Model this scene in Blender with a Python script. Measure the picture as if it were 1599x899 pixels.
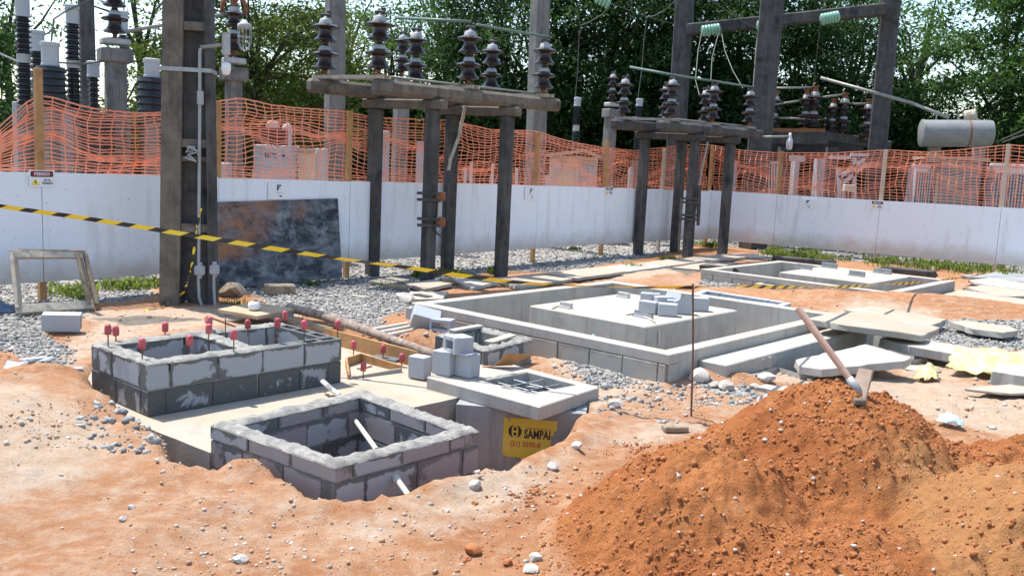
import bpy, bmesh, math, random
import numpy as np
from mathutils import Vector, Matrix

for _o in list(bpy.data.objects):
    bpy.data.objects.remove(_o)
SC = bpy.context.scene
COL = SC.collection
random.seed(7)
RNG = np.random.default_rng(11)

# ---------------------------------------------------------------- camera
FPX, IMW = 1450.0, 1599.0
ROLL, PITCH, CAMH = math.atan(.046), math.atan(199.8 / 1450), 2.0
FWD = np.array([0, math.cos(PITCH), -math.sin(PITCH)])
_r0 = np.array([1.0, 0, 0]); _u0 = np.array([0, math.sin(PITCH), math.cos(PITCH)])
RGT = math.cos(ROLL) * _r0 + math.sin(ROLL) * _u0
UPV = math.cos(ROLL) * _u0 - math.sin(ROLL) * _r0
CAM = np.array([0, 0, CAMH])
cam_data = bpy.data.cameras.new('camera'); cam = bpy.data.objects.new('camera', cam_data)
COL.objects.link(cam); SC.camera = cam
cam_data.sensor_width = 36; cam_data.lens = FPX / IMW * 36
cam_data.clip_start = .05; cam_data.clip_end = 3000
_m = Matrix(((RGT[0], UPV[0], -FWD[0], 0), (RGT[1], UPV[1], -FWD[1], 0), (RGT[2], UPV[2], -FWD[2], CAMH), (0, 0, 0, 1)))
cam.matrix_world = _m

# ---------------------------------------------------------------- sky, sun, exposure
SUN_AZ, SUN_EL = math.radians(-54), math.radians(65)      # azimuth from +Y towards +X
world = bpy.data.worlds.new('World'); SC.world = world; world.use_nodes = True
_nt = world.node_tree; _nt.nodes.clear()
_sky = _nt.nodes.new('ShaderNodeTexSky'); _sky.sky_type = 'NISHITA'; _sky.sun_disc = False
_sky.sun_elevation = SUN_EL; _sky.sun_rotation = SUN_AZ
_sky.air_density = 1.2; _sky.dust_density = 1.0; _sky.ozone_density = 1.5
_bg = _nt.nodes.new('ShaderNodeBackground'); _bg.inputs[1].default_value = .15
_wo = _nt.nodes.new('ShaderNodeOutputWorld')
_nt.links.new(_sky.outputs[0], _bg.inputs[0]); _nt.links.new(_bg.outputs[0], _wo.inputs[0])
sun_data = bpy.data.lights.new('sun', 'SUN'); sun_data.energy = 4.0; sun_data.angle = math.radians(.55)
sun_data.color = (1, .968, .92)
sun = bpy.data.objects.new('sun', sun_data); COL.objects.link(sun)
_sd = Vector((math.sin(SUN_AZ) * math.cos(SUN_EL), math.cos(SUN_AZ) * math.cos(SUN_EL), math.sin(SUN_EL)))
sun.rotation_euler = _sd.to_track_quat('Z', 'Y').to_euler(); sun.location = (0, 0, 30)
SC.view_settings.view_transform = 'Standard'; SC.view_settings.look = 'None'
SC.view_settings.gamma = 1; SC.view_settings.use_curve_mapping = False
SC.view_settings.exposure = .95
SC.render.engine = 'CYCLES'
SC.cycles.max_bounces = 6; SC.cycles.diffuse_bounces = 4; SC.cycles.transparent_max_bounces = 8
SC.cycles.use_denoising = True

# ---------------------------------------------------------------- pixel -> place
def _ray(x, y):
    return FWD * FPX + RGT * (x - 799.5) - UPV * (y - 449.5)
def P(x, y, z=0.0):
    """the point where the photo's pixel meets the level z"""
    d = _ray(x, y); return Vector(CAM + d * (z - CAMH) / d[2])
def Q(x, y, depth):
    """the point seen at the pixel at a given distance ahead (world y)"""
    d = _ray(x, y); return Vector(CAM + d * depth / d[1])
def pxm(p):
    """photo pixels per metre at a point"""
    return FPX / float(np.dot(np.array(p) - CAM, FWD))

# ---------------------------------------------------------------- object helpers
WL = {}
def _loc(o, parent, wl):
    o.parent = parent
    base = WL.get(parent.name, Vector((0, 0, 0))) if parent else Vector((0, 0, 0))
    o.location = Vector(wl) - base
    WL[o.name] = Vector(wl)
def tag(o, label=None, cat=None, group=None, kind=None):
    if label: o['label'] = label
    if cat: o['category'] = cat
    if group: o['group'] = group
    if kind: o['kind'] = kind
    return o
def thing(name, label, cat, loc=(0, 0, 0), group=None):
    o = bpy.data.objects.new(name, None); COL.objects.link(o)
    o.empty_display_size = .1
    _loc(o, None, loc); return tag(o, label, cat, group)
def put(name, mesh, parent=None, loc=(0, 0, 0), rot=None):
    """link an object that uses mesh data, at a world location"""
    o = bpy.data.objects.new(name, mesh); COL.objects.link(o)
    _loc(o, parent, loc)
    if rot is not None: o.rotation_euler = rot
    return o

class MB:
    """collects shapes; .mesh() makes mesh data, .build() links one object"""
    def __init__(s): s.v = []; s.f = []; s.m = []; s.mi = 0
    def add(s, vs, fs):
        b = len(s.v); s.v += [tuple(v) for v in vs]
        for f in fs: s.f.append([i + b for i in f]); s.m.append(s.mi)
        return s
    def box(s, c, size, rz=0, M=None, ch=0.0):
        """box, chamfered when ch > 0"""
        hx, hy, hz = size[0] / 2, size[1] / 2, size[2] / 2
        vs = []; fs = []
        if ch <= 0:
            vs = [(sx * hx, sy * hy, sz * hz) for sz in (-1, 1) for sy in (-1, 1) for sx in (-1, 1)]
            fs = [(0, 2, 3, 1), (4, 5, 7, 6), (0, 1, 5, 4), (2, 6, 7, 3), (0, 4, 6, 2), (1, 3, 7, 5)]
        else:
            ch = min(ch, hx * .45, hy * .45, hz * .45)
            idx = {}
            for sx in (-1, 1):
                for sy in (-1, 1):
                    for sz in (-1, 1):
                        for a in range(3):
                            h = [hx - ch, hy - ch, hz - ch]; h[a] += ch
                            idx[sx, sy, sz, a] = len(vs); vs.append((sx * h[0], sy * h[1], sz * h[2]))
            def fc(q):
                p = [Vector(vs[i]) for i in q]; n = (p[1] - p[0]).cross(p[2] - p[0]); c0 = sum(p, Vector()) / len(p)
                fs.append(q if n.dot(c0) > 0 else q[::-1])
            for a in range(3):
                b_, c_ = (a + 1) % 3, (a + 2) % 3
                for sa in (-1, 1):
                    q = []
                    for sb, sc_ in ((-1, -1), (1, -1), (1, 1), (-1, 1)):
                        k = [0, 0, 0]; k[a] = sa; k[b_] = sb; k[c_] = sc_; q.append(idx[k[0], k[1], k[2], a])
                    fc(q)
                for sb in (-1, 1):
                    for sc_ in (-1, 1):
                        q = []
                        for sa, ax in ((-1, b_), (1, b_), (1, c_), (-1, c_)):
                            k = [0, 0, 0]; k[a] = sa; k[b_] = sb; k[c_] = sc_; q.append(idx[k[0], k[1], k[2], ax])
                        fc(q)
            for sx in (-1, 1):
                for sy in (-1, 1):
                    for sz in (-1, 1): fc([idx[sx, sy, sz, 0], idx[sx, sy, sz, 1], idx[sx, sy, sz, 2]])
        R = M if M is not None else Matrix.Rotation(rz, 3, 'Z')
        c = Vector(c)
        return s.add([R @ Vector(v) + c for v in vs], fs)
    def beam(s, a, b, w, h, up=(0, 0, 1), ch=0.0):
        """square bar from a to b, w wide, h tall"""
        a, b = Vector(a), Vector(b); x = (b - a); L = x.length; x.normalize()
        y = Vector(up).cross(x)
        if y.length < 1e-4: y = Vector((0, 1, 0)).cross(x)
        y.normalize(); z = x.cross(y)
        M = Matrix((x, y, z)).transposed()
        return s.box((a + b) / 2, (L, w, h), M=M, ch=ch)
    def tube(s, pts, r, n=8, cap=True):
        pts = [Vector(p) for p in pts]; rr = r if hasattr(r, '__len__') else [r] * len(pts)
        vs = []; fs = []; prev = None
        for i, p in enumerate(pts):
            t = (pts[min(i + 1, len(pts) - 1)] - pts[max(i - 1, 0)]).normalized()
            if prev is None:
                u = t.orthogonal().normalized()
            else:
                u = (prev - t * prev.dot(t)); u = u.normalized() if u.length > 1e-6 else t.orthogonal().normalized()
            prev = u; w = t.cross(u)
            for k in range(n):
                a = 2 * math.pi * k / n
                vs.append(p + (u * math.cos(a) + w * math.sin(a)) * rr[i])
        for i in range(len(pts) - 1):
            for k in range(n):
                k2 = (k + 1) % n
                fs.append((i * n + k, i * n + k2, (i + 1) * n + k2, (i + 1) * n + k))
        if cap:
            fs.append(tuple(range(n))[::-1]); fs.append(tuple((len(pts) - 1) * n + k for k in range(n)))
        return s.add(vs, fs)
    def lathe(s, prof, n=16, o=(0, 0, 0), M=None):
        """prof: list of (r, z)"""
        vs = []; fs = []
        for r, z in prof:
            for k in range(n):
                a = 2 * math.pi * k / n; vs.append((r * math.cos(a), r * math.sin(a), z))
        for i in range(len(prof) - 1):
            for k in range(n):
                k2 = (k + 1) % n; fs.append((i * n + k, i * n + k2, (i + 1) * n + k2, (i + 1) * n + k))
        fs.append(tuple(range(n))[::-1]); fs.append(tuple((len(prof) - 1) * n + k for k in range(n)))
        o = Vector(o)
        if M is not None: vs = [M @ Vector(v) for v in vs]
        return s.add([Vector(v) + o for v in vs], fs)
    def prism(s, top, thick, jag=0.0):
        """slab from its top outline (3-D points) and thickness"""
        top = [Vector(p) for p in top]; n = len(top)
        a = sum(((top[i].x * top[(i + 1) % n].y - top[(i + 1) % n].x * top[i].y) for i in range(n)))
        if a < 0: top = top[::-1]
        c = sum(top, Vector()) / n
        bot = [p + Vector((0, 0, -thick)) + (c - p).normalized() * (-jag * random.uniform(-.5, 1)) for p in top]
        vs = top + bot
        fs = [tuple(range(n)), tuple(range(2 * n - 1, n - 1, -1))]
        for i in range(n):
            j = (i + 1) % n; fs.append((i, n + i, n + j, j))
        return s.add(vs, fs)
    def mesh(s, name, mats, smooth=False, off=(0, 0, 0)):
        me = bpy.data.meshes.new(name); o = Vector(off)
        me.from_pydata([tuple(Vector(v) - o) for v in s.v], [], s.f)
        for m in (mats if isinstance(mats, (list, tuple)) else [mats]): me.materials.append(m)
        me.polygons.foreach_set('material_index', s.m)
        if smooth: me.polygons.foreach_set('use_smooth', [True] * len(me.polygons))
        me.update(); return me
    def build(s, name, mats, parent=None, loc=None, smooth=False):
        """verts are in world space; loc (or the parent's place) becomes the origin"""
        if loc is None: loc = WL[parent.name] if parent else (0, 0, 0)
        return put(name, s.mesh(name, mats, smooth, loc), parent, loc)

def fine(pts, step, jit, seed=0):
    """outline with extra, slightly uneven points: broken concrete edges"""
    rd = random.Random(seed); out = []
    n = len(pts)
    for i in range(n):
        a, b = Vector(pts[i]), Vector(pts[(i + 1) % n]); k = max(1, int((b - a).length / step))
        for j in range(k):
            p = a.lerp(b, j / k)
            if j: p += Vector((rd.uniform(-jit, jit), rd.uniform(-jit, jit), 0))
            out.append(p)
    return out
def smooth_auto(o, ang=35):
    me = o.data
    me.polygons.foreach_set('use_smooth', [True] * len(me.polygons))
    try: me.set_sharp_from_angle(angle=math.radians(ang))
    except Exception: pass

# ---------------------------------------------------------------- numpy noise
def _hash(ix, iy, seed):
    h = (ix.astype(np.int64) * 374761393 + iy.astype(np.int64) * 668265263 + seed * 1442695041) & 0xffffffff
    h = ((h ^ (h >> 13)) * 1274126177) & 0xffffffff
    return ((h ^ (h >> 16)) & 0xffff) / 65535.0
def vnoise(x, y, seed=0):
    ix = np.floor(x); iy = np.floor(y); fx = x - ix; fy = y - iy
    fx = fx * fx * (3 - 2 * fx); fy = fy * fy * (3 - 2 * fy)
    a = _hash(ix, iy, seed); b = _hash(ix + 1, iy, seed); c = _hash(ix, iy + 1, seed); d = _hash(ix + 1, iy + 1, seed)
    return (a * (1 - fx) + b * fx) * (1 - fy) + (c * (1 - fx) + d * fx) * fy - .5
def fbm(x, y, s, o=4, seed=0, g=.5):
    r = 0; a = 1.0; f = 1.0 / s
    for i in range(o):
        c, sn = math.cos(i * 1.1), math.sin(i * 1.1)
        r = r + a * vnoise((x * c - y * sn) * f + 17.3 * i, (x * sn + y * c) * f - 9.1 * i, seed + i); a *= g; f *= 2.03
    return r
def worley(x, y, s, seed=0, sharp=2.0):
    """rounded lumps: 1 at a lump's centre, 0 between lumps"""
    u, v = x / s, y / s; iu, iv = np.floor(u), np.floor(v); best = np.full(np.shape(x), 9.0); hgt = np.zeros(np.shape(x))
    for a in (-1, 0, 1):
        for b in (-1, 0, 1):
            cx, cy = iu + a, iv + b; px = cx + .15 + .7 * _hash(cx, cy, seed); py = cy + .15 + .7 * _hash(cx, cy, seed + 7); r = .35 + .65 * _hash(cx, cy, seed + 13)
            d = np.hypot(u - px, v - py) / r; m = d < best; best = np.where(m, d, best); hgt = np.where(m, r, hgt)
    return hgt * np.clip(1 - best ** sharp, 0, 1)
def sdpoly(poly, x, y):
    """signed distance to a polygon (negative inside)"""
    d = np.full(x.shape, 1e9); ins = np.zeros(x.shape, bool); n = len(poly)
    for i in range(n):
        ax, ay = poly[i][0], poly[i][1]; bx, by = poly[(i + 1) % n][0], poly[(i + 1) % n][1]
        ex, ey = bx - ax, by - ay; L = ex * ex + ey * ey + 1e-12
        t = np.clip(((x - ax) * ex + (y - ay) * ey) / L, 0, 1)
        d = np.minimum(d, np.hypot(x - ax - t * ex, y - ay - t * ey))
        c = ((ay > y) != (by > y)); xi = ax + (y - ay) * ex / (ey if abs(ey) > 1e-12 else 1e-12)
        ins ^= c & (x < xi)
    return np.where(ins, -d, d)
def sstep(a, b, v):
    t = np.clip((v - a) / (b - a), 0, 1); return t * t * (3 - 2 * t)

# ---------------------------------------------------------------- materials
MT = {}
class NT:
    def __init__(s, name):
        m = bpy.data.materials.new(name); m.use_nodes = True; s.m = m; s.t = m.node_tree; s.t.nodes.clear()
        s.out = s.n('ShaderNodeOutputMaterial'); s.b = s.n('ShaderNodeBsdfPrincipled')
        s.l(s.b.outputs[0], s.out.inputs[0]); MT[name] = m
        s.co = s.n('ShaderNodeTexCoord'); s.geo = None
    def n(s, t): return s.t.nodes.new(t)
    def l(s, a, b): s.t.links.new(a, b)
    def pos(s):
        if s.geo is None: s.geo = s.n('ShaderNodeNewGeometry')
        return s.geo.outputs['Position']
    def noise(s, scale, detail=4, rough=.55, vec=None, dist=0, stretch=None):
        k = s.n('ShaderNodeTexNoise'); k.inputs['Scale'].default_value = scale; k.inputs['Detail'].default_value = detail
        k.inputs['Roughness'].default_value = rough; k.inputs['Distortion'].default_value = dist
        v = vec or s.pos()
        if stretch:
            mp = s.n('ShaderNodeMapping'); mp.inputs['Scale'].default_value = stretch; s.l(v, mp.inputs[0]); v = mp.outputs[0]
        s.l(v, k.inputs['Vector']); return k.outputs['Fac']
    def voro(s, scale, feat='F1', out='Distance', vec=None):
        k = s.n('ShaderNodeTexVoronoi'); k.feature = feat; k.inputs['Scale'].default_value = scale
        s.l(vec or s.pos(), k.inputs['Vector']); return k.outputs[out]
    def ramp(s, fac, stops):
        r = s.n('ShaderNodeValToRGB'); e = r.color_ramp.elements
        while len(e) < len(stops): e.new(.5)
        for i, (p, c) in enumerate(stops):
            e[i].position = p; e[i].color = (c[0], c[1], c[2], 1) if hasattr(c, '__len__') else (c, c, c, 1)
        s.l(fac, r.inputs[0]); return r.outputs[0]
    def mix(s, fac, a, b, mode='MIX'):
        k = s.n('ShaderNodeMix'); k.data_type = 'RGBA'; k.blend_type = mode
        for sock, v in ((k.inputs[0], fac), (k.inputs[6], a), (k.inputs[7], b)):
            if hasattr(v, 'is_output'): s.l(v, sock)
            elif hasattr(v, '__len__'): sock.default_value = (v[0], v[1], v[2], 1)
            else: sock.default_value = v
        return k.outputs[2]
    def math(s, op, a, b=0.0):
        k = s.n('ShaderNodeMath'); k.operation = op
        for sock, v in ((k.inputs[0], a), (k.inputs[1], b)):
            if hasattr(v, 'is_output'): s.l(v, sock)
            else: sock.default_value = v
        return k.outputs[0]
    def attr(s, name):
        k = s.n('ShaderNodeAttribute'); k.attribute_name = name; return k
    def rnd(s):
        return s.n('ShaderNodeObjectInfo').outputs['Random']
    def bump(s, h, strength=.3, dist=.02):
        k = s.n('ShaderNodeBump'); k.inputs['Strength'].default_value = strength; k.inputs['Distance'].default_value = dist
        s.l(h, k.inputs['Height']); s.l(k.outputs[0], s.b.inputs['Normal']); return k
    def fin(s, col=None, rough=.8, metal=0.0, spec=None):
        if col is not None:
            if hasattr(col, 'is_output'): s.l(col, s.b.inputs['Base Color'])
            else: s.b.inputs['Base Color'].default_value = (*col, 1)
        if hasattr(rough, 'is_output'): s.l(rough, s.b.inputs['Roughness'])
        else: s.b.inputs['Roughness'].default_value = rough
        s.b.inputs['Metallic'].default_value = metal
        if spec is not None: s.b.inputs['Specular IOR Level'].default_value = spec
        return s.m

def worn(name, a, b, scale=6, rough=.85, bump=.25, bscale=60, c=None, metal=0.0, vary=.0, lo=.35, hi=.68, spec=.3, dust=None, streak=None):
    """two-tone worn surface with fine relief; optional third tone in patches, run-down streaks,
    and dust that has settled on upward faces"""
    t = NT(name)
    col = t.mix(t.ramp(t.noise(scale, 6, .65), [(lo, 0), (hi, 1)]), a, b)
    if c is not None:
        col = t.mix(t.ramp(t.noise(scale * .45, 5, .6, dist=.6), [(.55, 0), (.68, .85)]), col, c)
    if dust is not None or streak is not None:      # pores and stains
        col = t.mix(t.ramp(t.noise(130, 3, .6), [(.60, 0), (.70, .35)]), col, (a[0] * .55, a[1] * .53, a[2] * .5))
    if streak is not None:
        col = t.mix(t.ramp(t.noise(9, 5, .65, stretch=(1, 1, .10)), [(.50, 0), (.70, .7)]), col, streak)
    if dust is not None:
        t.pos(); sp = t.n('ShaderNodeSeparateXYZ'); t.l(t.geo.outputs['True Normal'], sp.inputs[0])
        up = t.ramp(sp.outputs[2], [(.55, 0), (.85, 1)])
        m = t.math('MULTIPLY', up, t.ramp(t.noise(2.6, 6, .7, dist=.3), [(.30, .35), (.62, dust[1])]))
        dc = t.mix(t.ramp(t.noise(1.3, 4, .6), [(.4, 0), (.65, 1)]), dust[0], (dust[0][0] * .97, dust[0][1] * .9, dust[0][2] * .8))
        dc = t.mix(t.ramp(t.noise(3.7, 7, .72, dist=.5), [(.50, 0), (.66, .65)]), dc, (dust[0][0] * .68, dust[0][1] * .68, dust[0][2] * .70))
        col = t.mix(m, col, dc)
    if vary:
        r = t.rnd(); g = t.math('ADD', t.math('MULTIPLY', r, vary * 2), 1 - vary)
        mx = t.n('ShaderNodeVectorMath'); mx.operation = 'SCALE'; t.l(col, mx.inputs[0]); t.l(g, mx.inputs['Scale']); col = mx.outputs[0]
    if bump: t.bump(t.noise(bscale, 5, .7), bump, .01)
    return t.fin(col, rough, metal, spec)
# ================================================================ materials
worn('concrete', (.33, .315, .285), (.43, .41, .37), 3, .9, .4, 45, c=(.27, .255, .23), streak=(.24, .225, .2), dust=((.47, .41, .34), .9))
worn('concrete_smooth', (.34, .33, .30), (.43, .415, .375), 1.6, .88, .2, 60, c=(.29, .28, .26), streak=(.27, .255, .23), dust=((.47, .41, .34), .9))
worn('concrete_dusty', (.30, .28, .245), (.38, .36, .315), 2.2, .92, .5, 40, c=(.25, .225, .19), dust=((.43, .35, .265), .95))
worn('concrete_precast', (.25, .26, .26), (.33, .335, .325), 2.5, .85, .25, 50, c=(.21, .21, .21), streak=(.19, .19, .185))
worn('broken_concrete', (.30, .29, .27), (.42, .40, .36), 9, .95, .9, 30, c=(.24, .22, .2), dust=((.47, .41, .34), .9))
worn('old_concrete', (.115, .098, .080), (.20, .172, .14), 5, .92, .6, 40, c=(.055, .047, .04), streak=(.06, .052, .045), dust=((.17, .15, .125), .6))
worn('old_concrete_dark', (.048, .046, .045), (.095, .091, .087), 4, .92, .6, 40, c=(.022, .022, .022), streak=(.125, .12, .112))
worn('grey_post', (.15, .147, .137), (.22, .213, .195), 4, .9, .4, 40, c=(.09, .088, .08), streak=(.085, .08, .073))
worn('mortar', (.18, .172, .155), (.33, .315, .28), 16, .95, .8, 30, c=(.14, .135, .12))
worn('timber_new', (.36, .19, .075), (.47, .27, .12), 9, .75, .3, 70, c=(.28, .14, .06))
worn('timber_pale', (.47, .36, .27), (.56, .45, .35), 9, .8, .3, 70)
worn('timber_old', (.23, .175, .12), (.35, .28, .2), 12, .9, .5, 60, c=(.16, .12, .085))
worn('timber_bleached', (.36, .31, .24), (.50, .45, .36), 14, .9, .5, 60, c=(.25, .21, .16))
worn('handle_wood', (.48, .30, .225), (.58, .41, .32), 8, .7, .3, 60, c=(.42, .24, .175))
worn('bark', (.19, .125, .09), (.36, .30, .255), 16, .95, .8, 40, c=(.13, .085, .065))
worn('porcelain', (.026, .017, .015), (.040, .026, .022), 5, .24, .0, spec=.42)
worn('porcelain_black', (.014, .013, .014), (.024, .022, .024), 5, .26, .0, spec=.42)
worn('galvanised', (.30, .31, .31), (.42, .43, .43), 12, .55, .2, 60, metal=.35)
worn('cap_grey', (.34, .34, .33), (.45, .45, .44), 12, .6, .2, 60, metal=.2)
worn('rusty', (.19, .075, .035), (.30, .14, .07), 20, .9, .5, 60, c=(.10, .05, .03))
worn('rebar', (.12, .07, .05), (.2, .12, .085), 40, .85, .4, 90)
worn('dark_steel', (.05, .048, .045), (.10, .095, .09), 12, .7, .3, 60, metal=.3)
worn('conduit_grey', (.30, .31, .32), (.38, .39, .40), 8, .55, .1, 40)
worn('grey_paint', (.36, .385, .40), (.43, .455, .47), 3, .5, .08, 40, c=(.30, .315, .325))
worn('tank_paint', (.19, .195, .185), (.25, .255, .24), 4, .5, .08, 40, c=(.17, .17, .16))
worn('white_paint', (.44, .45, .46), (.53, .54, .55), 4, .5, .05, 40, c=(.36, .36, .36))
worn('beige_paint', (.55, .50, .38), (.63, .58, .45), 4, .6, .05, 40)
worn('darkred_paint', (.13, .035, .03), (.17, .05, .04), 4, .6, .05, 40)
worn('pvc', (.50, .46, .38), (.60, .56, .48), 6, .45, .05, 40, c=(.44, .38, .29))
worn('pvc_white', (.74, .74, .72), (.80, .80, .78), 6, .35, .03, 40)
worn('red_cap', (.40, .06, .075), (.52, .12, .13), 12, .5, .05, 40, vary=.2)
worn('tube_green', (.10, .155, .135), (.15, .21, .18), 8, .5, .05)
worn('tube_alu', (.24, .235, .215), (.32, .31, .285), 8, .5, .05, metal=.3)
worn('wire', (.10, .10, .085), (.16, .16, .14), 8, .6, .0)
worn('tape_yellow', (.80, .53, .02), (.86, .62, .06), 8, .4, .1, 30)
worn('tape_black', (.025, .022, .02), (.05, .04, .035), 8, .4, .1, 30)
worn('net_orange', (.84, .26, .14), (.90, .36, .23), 5, .55, .0)
worn('sign_white', (.72, .74, .76), (.78, .80, .82), 10, .4, .0)
worn('sign_yellow', (.55, .42, .05), (.63, .50, .10), 5, .5, .05, 20, c=(.62, .36, .04))
worn('ink_black', (.02, .02, .02), (.03, .03, .03), 5, .5, .0)
worn('ink_red', (.38, .06, .03), (.45, .09, .05), 5, .5, .0)
worn('ink_navy', (.02, .035, .09), (.03, .05, .12), 5, .5, .0)
worn('sign_maroon', (.22, .015, .03), (.28, .03, .05), 5, .5, .0)
worn('yellow_sheet', (.62, .50, .16), (.70, .61, .32), 5, .55, .4, 15, c=(.56, .45, .32), lo=.4, hi=.6)
worn('blue_sheet', (.08, .13, .21), (.13, .19, .28), 6, .55, .4, 15)
worn('teal_rag', (.25, .45, .36), (.38, .58, .48), 14, .8, .4, 30)
worn('lightblue_rag', (.40, .58, .66), (.6, .75, .8), 14, .7, .4, 30)
worn('rock_grey', (.33, .305, .275), (.46, .43, .39), 14, .95, .8, 30, c=(.38, .28, .2), vary=.15)
worn('rock_white', (.40, .375, .335), (.52, .49, .44), 14, .95, .9, 30, c=(.40, .31, .23), vary=.15)
worn('weathered_ply', (.36, .27, .17), (.45, .35, .23), 8, .85, .3, 50, c=(.3, .2, .12))  # brown plywood of the wooden cover, its own colour
worn('leaf_floor', (.03, .07, .012), (.07, .13, .03), 8, .6, .0)

def _block(name, dry1, dry2, wet, lo, hi, edge=.0):
    """concrete block: dry grey face, damp mortar smears that creep in from the joints, fine grain"""
    t = NT(name)
    col = t.mix(t.noise(70, 4, .7), dry1, dry2)
    r = t.rnd()
    vec = t.n('ShaderNodeVectorMath'); vec.operation = 'ADD'; t.l(t.pos(), vec.inputs[0])
    cmb = t.n('ShaderNodeCombineXYZ'); t.l(t.math('MULTIPLY', r, 9.0), cmb.inputs[0]); t.l(cmb.outputs[0], vec.inputs[1])
    w = t.noise(6.5, 6, .62, vec=vec.outputs[0], dist=.35)
    w = t.math('ADD', w, t.math('MULTIPLY', t.math('SUBTRACT', r, .5), .16))
    if edge:
        sp = t.n('ShaderNodeSeparateXYZ'); t.l(t.co.outputs['Generated'], sp.inputs[0])
        ex = t.math('ABSOLUTE', t.math('SUBTRACT', sp.outputs[0], .5)); ez = t.math('ABSOLUTE', t.math('SUBTRACT', sp.outputs[2], .42))
        e = t.math('MAXIMUM', t.math('MULTIPLY', t.math('POWER', t.math('MULTIPLY', ex, 2.0), 6.0), .9), t.math('POWER', t.math('MULTIPLY', ez, 1.9), 3.0))
        w = t.math('ADD', w, t.math('MULTIPLY', t.math('SUBTRACT', e, .30), edge))
    m = t.ramp(w, [(lo, 0), (hi, 1)])
    col = t.mix(m, col, t.mix(t.noise(25, 4, .7), wet, (wet[0] * 1.5, wet[1] * 1.48, wet[2] * 1.42)))
    col = t.mix(t.ramp(t.noise(11, 5, .7), [(.62, 0), (.72, .5)]), col, (.36, .35, .33))
    t.bump(t.math('ADD', t.noise(110, 4, .7), t.math('MULTIPLY', m, .6)), .4, .006)
    rr = t.ramp(m, [(0, .93), (1, .75)])
    return t.fin(col, rr, 0, .3)
_block('block_dry', (.32, .335, .355), (.44, .455, .475), (.18, .185, .19), .66, .74)
_block('block_mixed', (.28, .292, .312), (.37, .382, .402), (.095, .097, .096), .535, .595, .30)
_block('block_wet', (.25, .26, .275), (.33, .34, .355), (.07, .072, .073), .37, .44, .25)
_block('block_pink', (.235, .214, .214), (.325, .298, .295), (.115, .107, .106), .55, .64, .22)
_block('block_beige', (.30, .29, .26), (.39, .37, .33), (.22, .205, .18), .54, .62, .2)

# white hoarding boards: film-faced plywood painted white, splash marks and scuffs
t = NT('hoarding_white')
col = t.mix(t.noise(1.2, 4, .6), (.72, .765, .83), (.79, .825, .88))
col = t.mix(t.ramp(t.noise(7, 6, .72, dist=.4), [(.60, 0), (.74, .40)]), col, (.42, .42, .43))
col = t.mix(t.ramp(t.noise(24, 3, .6), [(.67, 0), (.74, .8)]), col, (.30, .29, .28))
sx = t.n('ShaderNodeSeparateXYZ'); t.l(t.pos(), sx.inputs[0])
low = t.ramp(t.math('ADD', sx.outputs[2], t.math('MULTIPLY', t.noise(3.5, 5, .7), .5)), [(.54, .85), (.86, 0)])
col = t.mix(low, col, (.50, .44, .38))
drip = t.ramp(t.noise(6, 4, .6, stretch=(1, 1, .12)), [(.54, 0), (.72, .5)])
col = t.mix(drip, col, (.52, .50, .48))
t.bump(t.noise(25, 3), .05, .01); t.fin(col, .5, 0, .35)

# dark formwork plywood with dried slurry smears and orange soil
t = NT('dark_plywood')
col = t.mix(t.ramp(t.noise(2.6, 8, .72, dist=.35, stretch=(1, 1, 2.2)), [(.42, 0), (.66, 1)]), (.026, .030, .040), (.19, .20, .22))
col = t.mix(t.ramp(t.noise(1.5, 8, .7, dist=.25), [(.57, 0), (.68, .75)]), col, (.30, .315, .33))
col = t.mix(t.ramp(t.noise(8, 6, .7), [(.55, 0), (.75, .6)]), col, (.32, .34, .37))
tx = t.attr('soil')
col = t.mix(t.math('MULTIPLY', tx.outputs['Fac'], t.ramp(t.noise(4.5, 6, .7), [(.36, 0), (.56, 1)])), col, (.30, .135, .06))
t.bump(t.noise(30, 4), .15, .01); t.fin(col, .62, 0, .3)

# ground: soil / dust / gravel / damp mixed by painted masks plus noise
t = NT('ground_soil')
mk = t.attr('zone'); sp = t.n('ShaderNodeSeparateColor'); t.l(mk.outputs['Color'], sp.inputs[0])
G, D, W = sp.outputs[0], sp.outputs[1], sp.outputs[2]
n1 = t.noise(1.1, 8, .66, dist=.4); n2 = t.noise(7, 8, .74, stretch=(1, 1.2, 1)); n3 = t.noise(55, 6, .75)
soil = t.mix(t.ramp(n1, [(.34, 0), (.66, 1)]), (.275, .112, .046), (.385, .190, .092))
soil = t.mix(t.ramp(n2, [(.44, 0), (.72, .75)]), soil, (.43, .26, .15))
soil = t.mix(t.ramp(n3, [(.56, 0), (.75, .45)]), soil, (.27, .115, .05))
n4 = t.noise(150, 4, .7)
soil = t.mix(t.ramp(n4, [(.54, 0), (.70, .55)]), soil, (.48, .33, .21))
soil = t.mix(t.ramp(n4, [(.30, .5), (.44, 0)]), soil, (.22, .09, .04))
dust = t.mix(t.ramp(n2, [(.35, 0), (.65, 1)]), (.41, .28, .175), (.47, .385, .30))
dust = t.mix(t.ramp(t.noise(3.2, 6, .7, dist=.5), [(.54, 0), (.68, .6)]), dust, (.29, .27, .25))
dust = t.mix(t.ramp(n4, [(.32, .5), (.46, 0)]), dust, (.30, .22, .15))
col = t.mix(t.math('MULTIPLY', t.ramp(t.math('ADD', D, t.math('MULTIPLY', t.math('SUBTRACT', n2, .5), 1.1)), [(.18, 0), (.86, 1)]), .9), soil, dust)
vc = t.voro(24, 'F1', 'Color'); vd = t.voro(24)
hs = t.n('ShaderNodeSeparateColor'); t.l(vc, hs.inputs[0])
grav = t.ramp(hs.outputs[0], [(0, (.18, .178, .17)), (.35, (.27, .262, .247)), (.7, (.36, .342, .31)), (.93, (.44, .39, .32)), (1, (.5, .47, .42))])
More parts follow.
